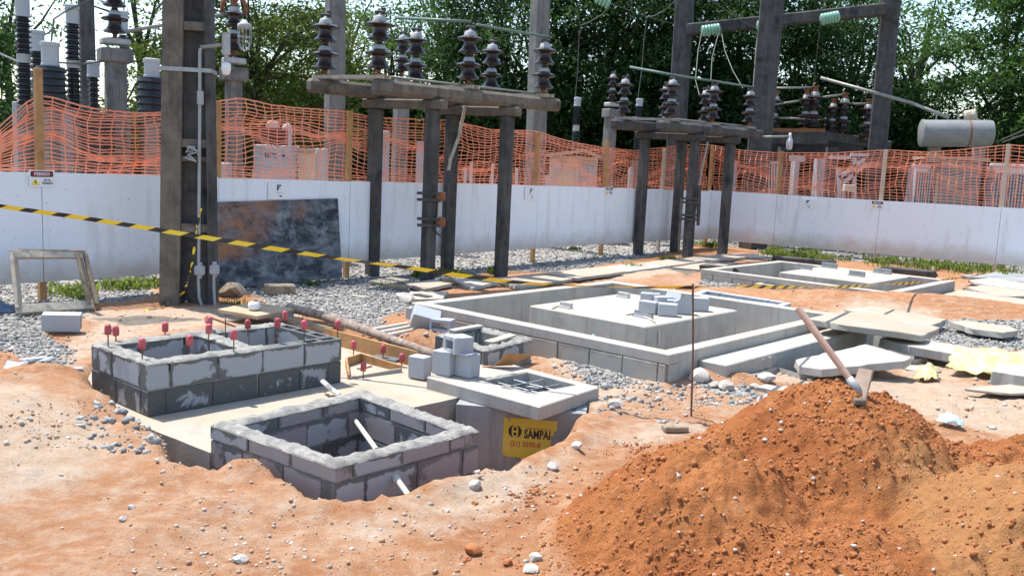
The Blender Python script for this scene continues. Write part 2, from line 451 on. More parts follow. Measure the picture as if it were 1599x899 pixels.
grav = t.mix(t.ramp(vd, [(.45, 0), (.8, .7)]), grav, (.12, .105, .09))
gm = t.ramp(t.math('ADD', G, t.math('MULTIPLY', t.math('SUBTRACT', t.noise(5, 6, .7), .5), .8)), [(.42, 0), (.58, 1)])
col = t.mix(gm, col, grav)
wet = t.mix(t.ramp(n2, [(.4, 0), (.62, 1)]), (.085, .078, .07), (.2, .18, .155))
col = t.mix(t.ramp(t.math('ADD', W, t.math('MULTIPLY', t.math('SUBTRACT', n2, .5), .7)), [(.42, 0), (.62, .9)]), col, wet)
h = t.math('ADD', t.math('MULTIPLY', n3, .55), t.math('MULTIPLY', n2, 1.1))
h = t.math('ADD', h, t.math('MULTIPLY', t.math('MULTIPLY', t.math('SUBTRACT', 1.0, vd), gm), .8))
t.bump(h, .85, .03); t.fin(col, .95, 0, .15)

t = NT('heap_soil')
n2 = t.noise(6, 6, .7); n3 = t.noise(45, 5, .75)
col = t.mix(t.ramp(t.noise(1.6, 6, .6), [(.35, 0), (.68, 1)]), (.35, .120, .041), (.47, .188, .068))
col = t.mix(t.ramp(n3, [(.45, 0), (.75, .6)]), col, (.23, .078, .028))
col = t.mix(t.ramp(n2, [(.56, 0), (.76, .55)]), col, (.52, .265, .125))
col = t.mix(t.ramp(t.math('ADD', t.attr('ochre').outputs['Fac'], t.math('MULTIPLY', t.math('SUBTRACT', n2, .5), .7)), [(.3, 0), (.8, .8)]), col, t.mix(n3, (.36, .165, .062), (.50, .27, .12)))
thin = t.ramp(t.math('ADD', t.attr('thin').outputs['Fac'], t.math('MULTIPLY', t.math('SUBTRACT', n2, .5), 1.0)), [(.35, 0), (.75, .85)])
col = t.mix(thin, col, t.mix(n3, (.40, .21, .11), (.52, .34, .215)))
t.bump(t.math('ADD', n3, t.math('MULTIPLY', t.noise(22, 6, .8), 1.5)), .9, .022); t.fin(col, .97, 0, .1)
worn('clod_soil', (.29, .102, .037), (.40, .16, .062), 18, .97, .7, 60, c=(.24, .085, .03))
t = NT('gravel_stone')
a = t.attr('tone'); col = t.ramp(a.outputs['Fac'], [(0, (.15, .15, .148)), (.35, (.25, .245, .235)), (.75, (.36, .345, .315)), (1, (.48, .43, .36))])
t.bump(t.noise(80, 3), .4, .01); t.fin(col, .9, 0, .25)
t = NT('dirt_stone')
a = t.attr('tone'); col = t.ramp(a.outputs['Fac'], [(0, (.30, .155, .08)), (.45, (.38, .25, .16)), (.7, (.37, .34, .305)), (1, (.52, .48, .43))])
t.bump(t.noise(60, 3), .4, .01); t.fin(col, .95, 0, .15)

def _leaf(name, a, b, trans=.35):
    t = NT(name)
    col = t.ramp(t.attr('tone').outputs['Fac'], [(0, a), (1, b)])
    t.fin(col, .7, 0, .15)
    tr = t.n('ShaderNodeBsdfTranslucent'); t.l(t.mix(.5, col, (b[0] * 1.6, b[1] * 1.7, b[2])), tr.inputs[0])
    mx = t.n('ShaderNodeMixShader'); mx.inputs[0].default_value = trans
    t.l(t.b.outputs[0], mx.inputs[1]); t.l(tr.outputs[0], mx.inputs[2]); t.l(mx.outputs[0], t.out.inputs[0])
_leaf('leaf_dark', (.011, .030, .011), (.042, .088, .026), .3)
_leaf('leaf_mid', (.020, .050, .015), (.068, .135, .036), .35)
_leaf('leaf_olive', (.035, .055, .012), (.095, .125, .026), .4)
_leaf('leaf_weed', (.05, .09, .02), (.20, .24, .055), .35)
# ================================================================ layout shared by ground and structures
U2 = Vector((math.sin(math.radians(41.7)), math.cos(math.radians(41.7)), 0))     # site axis, away to the right
V2 = Vector((U2.y, -U2.x, 0))                                                  # site axis, nearer to the right
UP = Vector((0, 0, 1))
def flat(p): return Vector((p[0], p[1], 0))
def pxpoly(pts, z=0.0): return [tuple(P(x, y, z)[:2]) for x, y in pts]

B1L = Vector((-1.17, 10.71, 0)); B1a, B1b = 3.54, 3.95          # big basin: along V2 / along U2
B1 = [B1L, B1L + V2 * B1a, B1L + V2 * B1a + U2 * B1b, B1L + U2 * B1b]          # L N R F
B2L = Vector((3.40, 16.75, 0)); B2a, B2b = 3.45, 3.1
B2 = [B2L, B2L + V2 * B2a, B2L + V2 * B2a + U2 * B2b, B2L + U2 * B2b]
NB = [Vector((-1.93, 5.88, 0)), Vector((-.97, 5.16, 0)), Vector((-.17, 6.03, 0)), Vector((-1.11, 6.95, 0))]   # near block pit
DB0 = flat(P(231, 569.5, .4))                                   # double pit, nearest corner
DBa, DBb = .95, 1.76
DB = [DB0 - V2 * DBa, DB0, DB0 + U2 * DBb, DB0 + U2 * DBb - V2 * DBa]          # L N R B
SLAB = [flat(P(*q)) for q in ((327, 707), (143, 633), (72, 597), (150, 560), (470, 520), (660, 560), (742, 612), (712, 622), (657, 634))]
MH = [flat(P(666, 590, .1)), flat(P(842, 637, .1)), flat(P(936, 606, .1)), flat(P(762, 560, .1))]              # manhole lid
_tn = B1[1] + V2 * .30
TRENCH = [tuple((_tn + U2 * .62)[:2]), tuple((_tn + U2 * 3.7)[:2])] + pxpoly([(1345, 500), (1420, 520), (1448, 556), (1335, 577), (1250, 582), (1215, 571)], .06)
CHA = [flat(P(*q, .25)) for q in ((681, 522), (757, 548), (831, 529), (748, 510))]       # small block chamber by the basin
CHB = [flat(P(*q, .22)) for q in ((1078, 456), (1222, 475), (1236, 470), (1100, 449))]   # low chamber behind the basin
CHC = [flat(P(*q, .10)) for q in ((1178, 442), (1240, 448), (1252, 444), (1200, 438))]
MHFL, MHFR = Q(712, 640, 7.42), Q(915, 650, 7.30)                 # front face of the manhole body
MHFL.z = MHFR.z = 0
_fd = (MHFR - MHFL).normalized(); _bk = Vector((-_fd.y, _fd.x, 0))
MHB = [MHFL + _fd * .05 + _bk * .05, MHFR - _fd * .05 + _bk * .05, MHFR - _fd * .05 + _bk * .81, MHFL + _fd * .05 + _bk * .81]
PIT = pxpoly([(108, 606), (150, 648), (205, 690), (240, 722), (262, 738), (330, 752), (392, 752), (436, 772), (486, 794),
              (560, 790), (620, 784), (700, 762), (750, 750), (800, 744), (866, 711), (910, 672), (942, 638), (800, 570), (500, 520), (150, 565)])

GRAVEL = [pxpoly([(-260, 560), (-260, 418), (262, 412), (258, 462), (185, 474), (128, 494), (96, 522), (120, 556), (60, 570), (0, 556)]),
          pxpoly([(335, 452), (350, 415), (560, 392), (1060, 366), (1086, 386), (1010, 402), (930, 418), (880, 424), (770, 422), (705, 446), (650, 466), (640, 492), (600, 512), (545, 512), (470, 498), (400, 468)]),
          pxpoly([(1120, 372), (1180, 384), (1700, 412), (1800, 470), (1560, 428), (1350, 410), (1190, 396)]),
          pxpoly([(1385, 519), (1470, 499), (1640, 508), (1660, 552), (1500, 545), (1420, 530)]),
          pxpoly([(880, 552), (930, 556), (1000, 574), (985, 600), (940, 612), (900, 585)]),
          pxpoly([(1060, 590), (1110, 596), (1200, 612), (1235, 630), (1150, 632), (1075, 612)]),
          pxpoly([(60, 562), (120, 560), (132, 585), (100, 612), (70, 600)]),
          pxpoly([(1080, 432), (1150, 425), (1180, 440), (1150, 452), (1090, 446)]),
          [(-30, 12), (-7, 11.4), (4.9, 24.6), (10.6, 21.3), (24, 13), (60, 20), (60, 90), (-60, 90)]]
DUST = [pxpoly([(1040, 562), (1250, 572), (1450, 590), (1640, 605), (1640, 700), (1450, 655), (1310, 610), (1200, 604), (1120, 588)]),
        pxpoly([(-200, 650), (60, 632), (150, 680), (215, 715), (150, 760), (0, 800), (-200, 800)]),
        pxpoly([(480, 830), (640, 792), (760, 752), (900, 680), (1060, 650), (1150, 675), (980, 705), (860, 750), (760, 800), (560, 870)]),
        pxpoly([(150, 486), (330, 476), (470, 496), (420, 516), (260, 522), (170, 540), (110, 600), (70, 590), (100, 530)]),
        pxpoly([(880, 428), (1080, 406), (1140, 415), (1100, 425), (1010, 436), (960, 436)]),
        pxpoly([(1270, 484), (1330, 478), (1480, 495), (1500, 560), (1600, 560), (1600, 600), (1440, 590), (1280, 560)]),
        pxpoly([(860, 560), (960, 540), (1050, 570), (1040, 610), (960, 640), (920, 640)])]
WETP = [pxpoly([(150, 500), (240, 496), (350, 500), (330, 508), (200, 512)]), pxpoly([(120, 615), (230, 668), (215, 690), (130, 640)]),
        pxpoly([(1040, 420), (1110, 415), (1080, 436)])]

def ground_z(x, y, fine_=True):
    x = np.asarray(x, float); y = np.asarray(y, float)
    z = .035 * fbm(x, y, 2.6, 4, 3)
    def hump(px, py, h, rx, ry=None, rot=41.7, zz=0.0):
        c = P(px, py, zz); a = math.radians(rot); dx, dy = x - c.x, y - c.y; ry_ = ry or rx
        p = dx * math.sin(a) + dy * math.cos(a); q = dx * math.cos(a) - dy * math.sin(a)
        return h * np.exp(-(p / rx) ** 2 - (q / ry_) ** 2)
    z = z + hump(40, 640, .13, .9) + hump(-150, 720, .22, 1.1) + hump(250, 545, .06, .5)
    z = z + hump(1290, 472, .16, .5, 1.0) + hump(1430, 482, .20, .6, 1.4) + hump(1560, 490, .16, .6, 1.2)
    z = z + hump(1110, 590, .12, .35, .6) + hump(960, 560, .13, .45, .5) + hump(1010, 570, .08, .4)
    z = z + hump(660, 540, .14, .28, .35) + hump(330, 515, .05, .5) + hump(500, 520, .06, .4)
    z = z + hump(384, 745, .08, .13, .15) + hump(330, 800, .05, .5, .3) 
    z = z + hump(60, 620, .10, .3, .35)
    sd = sdpoly(PIT, x, y) + .10 * fbm(x, y, .45, 4, 21)
    rim = np.exp(-(sd / .16) ** 2) * .035
    z = z + rim * (y < 6.6)
    k = sstep(.02, .30, -sd)
    z = z * (1 - k) - .58 * k
    if fine_:
        amp = 1 - .5 * sstep(9, 20, y)
        z = z + amp * (.028 * fbm(x, y, .30, 4, 5, .6) + .030 * np.abs(fbm(x, y, .10, 3, 8, .6)) ) * (1 - .6 * k)
        lump = .022 * worley(x, y, .13, 3) * np.clip(.2 + 1.6 * fbm(x, y, .9, 3, 51), 0, 1) + .010 * worley(x, y, .055, 5) * np.clip(.25 + 1.5 * fbm(x, y, .6, 3, 52), 0, 1)
        z = z + (lump + .03 * worley(x, y, .075, 9) * np.exp(-(sd / .22) ** 2) * (y < 7.5)) * (y < 14)
    return z
def gz(x, y): return float(ground_z(np.array([x]), np.array([y]))[0])

def zone_masks(x, y):
    n = .22 * fbm(x, y, .7, 4, 31)
    g = np.zeros(x.shape); d = np.zeros(x.shape); w = np.zeros(x.shape)
    for p in GRAVEL: g = np.maximum(g, sstep(.12, -.30, sdpoly(p, x, y) + n))
    for p in DUST: d = np.maximum(d, sstep(.25, -.35, sdpoly(p, x, y) + n * 1.3))
    for p in WETP: w = np.maximum(w, sstep(.15, -.2, sdpoly(p, x, y) + n))
    d = np.maximum(d, .24 + .35 * fbm(x, y, 1.6, 3, 44))
    return g, d, w

def make_ground():
    ys = [.3]
    while ys[-1] < 32: ys.append(ys[-1] + .011 + .0068 * ys[-1])
    while ys[-1] < 900: ys.append(ys[-1] * 1.09)
    ts = np.linspace(-.92, .92, 330)
    ys = np.array(ys); Yg, Tg = np.meshgrid(ys, ts, indexing='ij')
    X = (Yg + 2.4) * Tg; Yy = Yg.copy()
    Z = ground_z(X, Yy); Z = np.where(Yy > 40, Z * 0 - .02, Z)
    nr, nc = X.shape
    i = np.arange(nr * nc).reshape(nr, nc)
    F = np.stack([i[:-1, :-1], i[:-1, 1:], i[1:, 1:], i[1:, :-1]], -1).reshape(-1, 4)
    cx = X.ravel()[F].mean(1); cy = Yy.ravel()[F].mean(1)
    keep = np.ones(len(F), bool)
    for poly, off in ((B1, .07), (B2, .07), (TRENCH, .0), (CHA, .06), (CHB, .04), (CHC, .03), (MHB, .0)):
        keep &= ~(sdpoly([tuple(p[:2]) for p in poly], cx, cy) < -off)
    F = F[keep]
    me = bpy.data.meshes.new('ground')
    me.from_pydata(np.stack([X.ravel(), Yy.ravel(), Z.ravel()], 1).tolist(), [], F.tolist())
    g, d, w = zone_masks(X.ravel(), Yy.ravel())
    at = me.attributes.new('zone', 'FLOAT_COLOR', 'POINT')
    at.data.foreach_set('color', np.stack([g, d, w, np.ones_like(g)], 1).ravel())
    me.materials.append(MT['ground_soil'])
    me.polygons.foreach_set('use_smooth', [True] * len(me.polygons))
    o = put('ground', me); o['kind'] = 'structure'; return o
make_ground()

# ---------------------------------------------------------------- scattered small stones (uncountable)
_ICO = None
def ico(sub=1):
    bm = bmesh.new(); bmesh.ops.create_icosphere(bm, subdivisions=sub, radius=1)
    v = np.array([q.co[:] for q in bm.verts]); f = np.array([[q.index for q in p.verts] for p in bm.faces]); bm.free(); return v, f
ICO1 = ico(1); ICO2 = ico(2)
_cb = np.array([(a, b, c) for c in (-1, 1) for b in (-1, 1) for a in (-1, 1)]) * .72
CHIP = (_cb, np.array([(0, 2, 3), (0, 3, 1), (4, 5, 7), (4, 7, 6), (0, 1, 5), (0, 5, 4), (2, 6, 7), (2, 7, 3), (0, 4, 6), (0, 6, 2), (1, 3, 7), (1, 7, 5)]))
def scatter(name, pos, size, mat, seed=0, tone=None, flat_=.65, sink=.25, jit=.28, base=ICO1):
    rg = np.random.default_rng(seed); n = len(pos); V, Fc = base; nv = len(V)
    A = rg.uniform(0, 2 * np.pi, n); sc = np.stack([rg.uniform(.7, 1.25, n), rg.uniform(.7, 1.25, n), rg.uniform(.5, 1.0, n) * flat_ / .65], 1) * size[:, None]
    W = V[None] * (1 + rg.uniform(-jit, jit, (n, nv, 1)))
    tl = rg.uniform(-.5, .5, n); ct, st = np.cos(tl)[:, None], np.sin(tl)[:, None]
    W = W * sc[:, None, :]
    W = np.stack([W[..., 0] * ct - W[..., 2] * st, W[..., 1], W[..., 0] * st + W[..., 2] * ct], -1)
    c, s_ = np.cos(A)[:, None], np.sin(A)[:, None]
    W = np.stack([W[..., 0] * c - W[..., 1] * s_, W[..., 0] * s_ + W[..., 1] * c, W[..., 2]], -1)
    W += pos[:, None, :]; W[..., 2] += (sc[:, 2] * (1 - 2 * sink))[:, None] * .6
    Ff = (Fc[None] + (np.arange(n) * nv)[:, None, None]).reshape(-1, 3)
    me = bpy.data.meshes.new(name); VV = W.reshape(-1, 3)
    me.vertices.add(len(VV)); me.vertices.foreach_set('co', VV.ravel().astype(np.float32))
    me.loops.add(len(Ff) * 3); me.loops.foreach_set('vertex_index', Ff.ravel().astype(np.int32))
    me.polygons.add(len(Ff)); me.polygons.foreach_set('loop_start', (np.arange(len(Ff)) * 3).astype(np.int32))
    me.update(calc_edges=True)
    tn = rg.uniform(0, 1, n) if tone is None else tone
    at = me.attributes.new('tone', 'FLOAT', 'POINT'); at.data.foreach_set('value', np.repeat(tn, nv).astype(np.float32))
    me.materials.append(MT[mat]); return me

def rand_px(n, x0, x1, y0, y1, rg):
    """points spread evenly over the picture, put down on the ground plane"""
    px = rg.uniform(x0, x1, n); py = rg.uniform(y0, y1, n)
    d = FWD[None] * FPX + RGT[None] * (px - 799.5)[:, None] - UPV[None] * (py - 449.5)[:, None]
    k = -CAMH / d[:, 2]; return CAM[0] + d[:, 0] * k, CAM[1] + d[:, 1] * k
def clear_of(x, y, polys, m=.0):
    ok = np.ones(len(x), bool)
    for p in polys: ok &= sdpoly([tuple(q[:2]) for q in p], x, y) > m
    return ok
_solid = [B1, B2, TRENCH, CHA, CHB, SLAB, NB, MH, DB]
rg = np.random.default_rng(5)
x, y = rand_px(75000, -60, 1660, 372, 610, rg)
g, d, w = zone_masks(x, y)
ok = (g > rg.uniform(.25, .9, len(x))) & clear_of(x, y, _solid, .02)
x, y = x[ok], y[ok]
sz = (.008 + .020 * rg.uniform(0, 1, len(x)) ** 1.8) * np.clip(y / 14, .75, 1.5)
pos = np.stack([x, y, ground_z(x, y)], 1)
o = put('gravel', scatter('gravel', pos, sz, 'gravel_stone', 3, jit=.36, base=CHIP)); o['kind'] = 'stuff'
tag(o, 'loose grey crushed stone gravel spread around the posts and along the hoarding', 'gravel')
# stones and crumbs on the soil: many small, few big
x, y = rand_px(34000, -60, 1660, 440, 920, rg)
x2, y2 = rand_px(3600, 860, 1240, 540, 690, rg)
x3, y3 = rand_px(2600, 30, 270, 560, 730, rg)
x4, y4 = rand_px(1200, 860, 1060, 540, 640, rg)
x = np.concatenate([x, x2, x3, x4]); y = np.concatenate([y, y2, y3, y4])
g, d, w = zone_masks(x, y)
clump = fbm(x, y, .8, 3, 77)
ok = clear_of(x, y, _solid, .03) & ((clump > rg.uniform(-.25, .45, len(x)))) & (g < .5)
x, y = x[ok], y[ok]
sz = (.0026 + .015 * rg.uniform(0, 1, len(x)) ** 13) * np.clip(y / 5.5, .8, 1.8)
pos = np.stack([x, y, ground_z(x, y)], 1)
tn = np.clip(rg.beta(1.0, 2.0, len(x)) + .30 * (sz > .009 * np.clip(y / 5.5, .8, 1.8)), 0, .86)
o = put('small_stones', scatter('small_stones', pos, sz, 'dirt_stone', 9, tn, jit=.36, base=CHIP)); o['kind'] = 'stuff'
tag(o, 'small stones and soil crumbs scattered over the orange dirt', 'stones')

# broken concrete crumbs: the bank right of the manhole, the rubble behind the stake, the slope left of the slab
xs_, ys_ = [], []
for n, x0, x1, y0, y1 in ((900, 870, 1030, 545, 630), (700, 1040, 1240, 572, 640), (500, 120, 265, 615, 728), (250, 50, 140, 560, 622), (300, 930, 1060, 605, 665)):
    a_, b_ = rand_px(n, x0, x1, y0, y1, rg); xs_.append(a_); ys_.append(b_)
x = np.concatenate(xs_); y = np.concatenate(ys_); ok = clear_of(x, y, _solid, .02) & (fbm(x, y, .5, 3, 15) > -.12); x, y = x[ok], y[ok]
sz = .006 + .028 * rg.uniform(0, 1, len(x)) ** 5
o = put('rubble', scatter('rubble', np.stack([x, y, ground_z(x, y)], 1), sz, 'gravel_stone', 41, rg.uniform(.05, .85, len(x)), jit=.38, sink=.42, base=CHIP)); o['kind'] = 'stuff'
tag(o, 'grey crumbs of broken concrete on the dirt banks beside the pits', 'rubble')

# ---------------------------------------------------------------- the heap of fresh soil in the right foreground
def heap_h(x, y):
    def g(cx, cy, h, rx, ry, a=0):
        a = math.radians(a); dx, dy = x - cx, y - cy
        p = dx * math.cos(a) + dy * math.sin(a); q = -dx * math.sin(a) + dy * math.cos(a)
        r = np.sqrt((p / rx) ** 2 + (q / ry) ** 2)
        return h * np.clip(1 - r, 0, 1) ** 1.12 * (1 - .25 * np.exp(-(r / .25) ** 2))
    def sm(a, b, k=.09):
        hh = np.clip(.5 + .5 * (a - b) / k, 0, 1); return b * (1 - hh) + a * hh + k * hh * (1 - hh)
    z = g(1.96, 5.35, 1.12, 1.22, 1.15, 10)
    z = sm(z, g(1.06, 4.68, .80, .92, .90, 25), .05)
    z = sm(z, g(3.0, 5.25, .66, 2.0, 1.1))
    z = sm(z, g(1.7, 4.1, .46, 1.3, 1.3), .05)
    z = sm(z, g(2.75, 4.45, .86, 1.25, 1.15, -20), .05)
    z = sm(z, g(3.9, 4.6, .75, 1.4, 1.3))
    return z
def heap_z(x, y):
    z = heap_h(x, y)
    m = sstep(.0, .22, z); q = np.clip(.55 + 1.5 * fbm(x, y, .8, 3, 66), .12, 1)
    z = z + m * (.09 * fbm(x, y, .55, 4, 61) + .05 * fbm(x, y, .16, 4, 62, .62) + .030 * np.abs(fbm(x, y, .07, 3, 63, .6)) + q * (.055 * worley(x, y, .13, 71) + .036 * worley(x, y, .062, 72) + .016 * worley(x, y, .032, 73)))
    return z - .05
def make_heap():
    xs = np.arange(-.3, 5.0, .0135); ys = np.arange(3.0, 6.75, .0135)
    X, Yy = np.meshgrid(xs, ys, indexing='ij'); Zh = heap_z(X, Yy); Zg = ground_z(X, Yy, False)
    Z = Zg * .6 + Zh
    nr, nc = X.shape; i = np.arange(nr * nc).reshape(nr, nc)
    F = np.stack([i[:-1, :-1], i[1:, :-1], i[1:, 1:], i[:-1, 1:]], -1).reshape(-1, 4)
    h = heap_h(X, Yy).ravel()[F].max(1); F = F[h > .045]
    used = np.unique(F); mp = -np.ones(nr * nc, int); mp[used] = np.arange(len(used))
    V = np.stack([X.ravel(), Yy.ravel(), Z.ravel()], 1)[used]
    me = bpy.data.meshes.new('soil_heap'); o0 = Vector((1.9, 5.0, 0))
    me.from_pydata((V - np.array(o0)).tolist(), [], mp[F].tolist()); me.materials.append(MT['heap_soil'])
    oc = sstep(1.75, 2.35, X.ravel()[used] + .12 * (5 - Yy.ravel()[used])) * sstep(5.2, 4.75, Yy.ravel()[used]); me.attributes.new('ochre', 'FLOAT', 'POINT').data.foreach_set('value', oc.astype(np.float32))
    th = np.clip(1 - heap_h(X, Yy).ravel()[used] / .20, 0, 1); me.attributes.new('thin', 'FLOAT', 'POINT').data.foreach_set('value', th.astype(np.float32))
    me.polygons.foreach_set('use_smooth', [True] * len(me.polygons))
    o = put('soil_heap', me, None, o0)
    tag(o, 'big heap of loose red-orange soil filling the right foreground', 'soil heap')
    # clods and pebbles that lie loose on it
    rg = np.random.default_rng(15); n = 60000
    x = rg.uniform(-.2, 4.6, n); y = rg.uniform(3.1, 6.6, n); hh = heap_h(x, y)
    k = (hh > .03) & (fbm(x, y, .5, 3, 90) > rg.uniform(-.45, .35, n)) & (rg.uniform(0, 1, n) > .75 * sstep(1.8, 2.4, x) * sstep(5.2, 4.7, y)); x, y = x[k], y[k]
    z = ground_z(x, y, False) * .6 + heap_z(x, y)
    s = .0032 + .0125 * rg.uniform(0, 1, len(x)) ** 4.5
    c = put('soil_clods', scatter('soil_clods', np.stack([x, y, z], 1) - np.array(o0), s, 'clod_soil', 21, flat_=.75, jit=.36, sink=.55, base=CHIP), o, o0)
    c['kind'] = 'stuff'
    n = 750; x = rg.uniform(-.2, 4.6, n); y = rg.uniform(3.1, 6.6, n); k = heap_h(x, y) > .02; x, y = x[k], y[k]
    z = ground_z(x, y, False) * .6 + heap_z(x, y); s = .004 + .012 * rg.uniform(0, 1, len(x)) ** 3
    c = put('pebbles', scatter('pebbles', np.stack([x, y, z], 1) - np.array(o0), s, 'dirt_stone', 22, .45 + .55 * rg.uniform(0, 1, len(x))), o, o0)
    c['kind'] = 'stuff'
    return o
make_heap()
def hz(x, y):
    a, b = np.array([x]), np.array([y]); return float((ground_z(a, b, False) * .6 + heap_z(a, b))[0])
# ================================================================ concrete works
_cache = {}
def block_mesh(L, T, H, mat, hollow=False):
    k = (round(L, 3), round(T, 3), round(H, 3), mat, hollow)
    if k in _cache: return _cache[k]
    mb = MB()
    if not hollow:
        mb.box((0, 0, 0), (L, T, H), ch=.006)
    else:
        w = .030; xs = [-L / 2, -L / 2 + w, -w / 2, w / 2, L / 2 - w, L / 2]; ys = [-T / 2, -T / 2 + w, T / 2 - w, T / 2]
        if L < .25: xs = [-L / 2, -L / 2 + w, L / 2 - w, L / 2]
        nx = len(xs)
        def vid(i, j, k2): return k2 * nx * 4 + j * nx + i
        vs = [(xs[i], ys[j], z) for z in (-H / 2, H / 2) for j in range(4) for i in range(nx)]
        fs = []; holes = [(1, 1)] if nx == 4 else [(1, 1), (3, 1)]
        for i in range(nx - 1):
            for j in range(3):
                if (i, j) in holes:
                    c = [(i, j), (i + 1, j), (i + 1, j + 1), (i, j + 1)]
                    for a in range(4):
                        p, q = c[a], c[(a + 1) % 4]
                        fs.append((vid(*q, 0), vid(*p, 0), vid(*p, 1), vid(*q, 1)))
                else:
                    fs.append((vid(i, j, 1), vid(i + 1, j, 1), vid(i + 1, j + 1, 1), vid(i, j + 1, 1)))
                    fs.append((vid(i, j, 0), vid(i, j + 1, 0), vid(i + 1, j + 1, 0), vid(i + 1, j, 0)))
        for i in range(nx - 1):
            fs.append((vid(i, 0, 0), vid(i + 1, 0, 0), vid(i + 1, 0, 1), vid(i, 0, 1)))
            fs.append((vid(i + 1, 3, 0), vid(i, 3, 0), vid(i, 3, 1), vid(i + 1, 3, 1)))
        for j in range(3):
            fs.append((vid(0, j + 1, 0), vid(0, j, 0), vid(0, j, 1), vid(0, j + 1, 1)))
            fs.append((vid(nx - 1, j, 0), vid(nx - 1, j + 1, 0), vid(nx - 1, j + 1, 1), vid(nx - 1, j, 1)))
        mb.add(vs, fs)
    _cache[k] = mb.mesh('block', MT[mat]); return _cache[k]

def rim_bed(mb, a, b, w, z, hmax, seed, step=.028):
    """uneven mortar smeared along a wall top from a to b"""
    a, b = flat(a), flat(b); d = (b - a).normalized(); nrm = Vector((-d.y, d.x, 0)); L = (b - a).length
    n = max(2, int(L / step)); m = 5
    vs = []; fs = []
    ii = np.arange(n + 1)[:, None] * (L / n) + np.zeros((1, m + 1)); jj = (np.arange(m + 1)[None] / m - .5) * w + np.zeros((n + 1, 1))
    hh = .42 + 1.6 * fbm(ii + seed * 3.1, jj, .07, 3, seed, .65); hh = np.clip(hh, 0, 1) * hmax
    hh[:, 0] = -.012; hh[:, -1] = -.012; hh[0] = -.012; hh[-1] = -.012
    ej = .016 * fbm(ii, jj * 0 + seed, .07, 2, seed + 4)
    for i in range(n + 1):
        for j in range(m + 1):
            p = a + d * ii[i, j] + nrm * (jj[i, j] + (ej[i, j] if j in (0, m) else 0)); vs.append((p.x, p.y, z + hh[i, j]))
    for i in range(n):
        for j in range(m):
            q = i * (m + 1) + j; fs.append((q, q + m + 1, q + m + 2, q + 1))
    mb.add([Vector(v) for v in vs], [f[::-1] for f in fs])

def block_run(root, a, b, z0, courses, T, side_k=0, bl=.40, seed=0, hollow_top=None, ends=(0, 0)):
    """blocks laid from a to b; courses: list of (height, [materials]); each block its own object"""
    rd = random.Random(seed); a, b = flat(a), flat(b); d = (b - a).normalized(); ang = math.atan2(d.y, d.x); z = z0
    for k, (h, mats) in enumerate(courses):
        A = a + d * (T if (side_k + k) % 2 else 0) ; B = b - d * (T if (side_k + k) % 2 else 0)
        L = (B - A).length; s = 0.0; first = True
        off = (bl * (.5 if k % 2 else 1.0)) + rd.uniform(-.04, .04)
        while s < L - .02:
            l = min(off if first else bl, L - s); first = False
            if L - s - l < .07: l = L - s
            hol = hollow_top is not None and k == len(courses) - 1 and hollow_top(s, L)
            me = block_mesh(round(l - .010, 2), T, h - .010, rd.choice(mats), hol)
            p = A + d * (s + l / 2) + UP * (z + h / 2) + Vector((rd.uniform(-.003, .003), rd.uniform(-.003, .003), rd.uniform(-.002, .002)))
            put('block', me, root, p, (0, 0, ang + rd.uniform(-.006, .006))); s += l
        z += h

def offset_in(poly, d):
    """corner points of a convex outline moved inwards by d"""
    n = len(poly); c = sum(poly, Vector()) / n; out = []
    for i in range(n):
        p0, p1, p2 = poly[i - 1], poly[i], poly[(i + 1) % n]
        e1 = (p1 - p0).normalized(); e2 = (p2 - p1).normalized()
        n1 = Vector((-e1.y, e1.x, 0)); n2 = Vector((-e2.y, e2.x, 0))
        if n1.dot(c - p1) < 0: n1 = -n1
        if n2.dot(c - p1) < 0: n2 = -n2
        b = (n1 + n2); b = b / (b.length ** 2 / 2) if b.length > 1e-6 else n1
        out.append(p1 + b * d)
    return out

def block_pit(name, label, corners, z0, courses, T=.14, bl=.40, seed=0, bed=.022, hollow=None, extra=None, group=None, bedmat='mortar'):
    c0 = flat(corners[1]); root = thing(name, label, 'block pit', (c0.x, c0.y, z0), group)
    mid = offset_in([flat(p) for p in corners], T / 2)
    ztop = z0 + sum(h for h, _ in courses); mb = MB(); core = MB()
    runs = []
    for i in range(4):
        a, b = mid[i], mid[(i + 1) % 4]; d = (b - a).normalized()
        block_run(root, a - d * T / 2, b + d * T / 2, z0, courses, T, i % 2, bl, seed + i, (hollow[i] if hollow else None))
        e = -T / 2 + .012 if i % 2 else T / 2 - .012
        zt = ztop - (.07 if hollow and hollow[i] else .012)
        core.beam((a - d * e) + UP * ((z0 + zt) / 2), (b + d * e) + UP * ((z0 + zt) / 2), T - .024, zt - z0 - .004 * i)
        if bed: runs.append((a - d * (T / 2 - .004), b + d * (T / 2 - .004), i))
    for a, b in (extra or []):
        block_run(root, a, b, z0, courses, T, 1, bl, seed + 9)
        d = (b - a).normalized(); core.beam(a + d * T * .9 + UP * ((z0 + ztop) / 2), b - d * T * .9 + UP * ((z0 + ztop) / 2), T - .03, ztop - z0 - .03)
        runs.append((a + d * T, b - d * T, 7))
    core.build('mortar_joint', MT['mortar'], root)
    for a, b, i in runs:
        d = (b - a).normalized()
        if hollow and i < 4 and hollow[i]:
            ln = (b - a).length; lim = [q / 40 * ln for q in range(40) if not hollow[i](q / 40 * ln, ln)]
            if not lim: continue
            b = a + d * max(lim) if min(lim) < .1 else b; a = a if min(lim) < .1 else a + d * min(lim)
        rim_bed(mb, a, b, T, ztop + .001 * i, bed, seed + i)
    if mb.v: o = mb.build('mortar_bed', MT[bedmat], root, smooth=True)
    return root, ztop

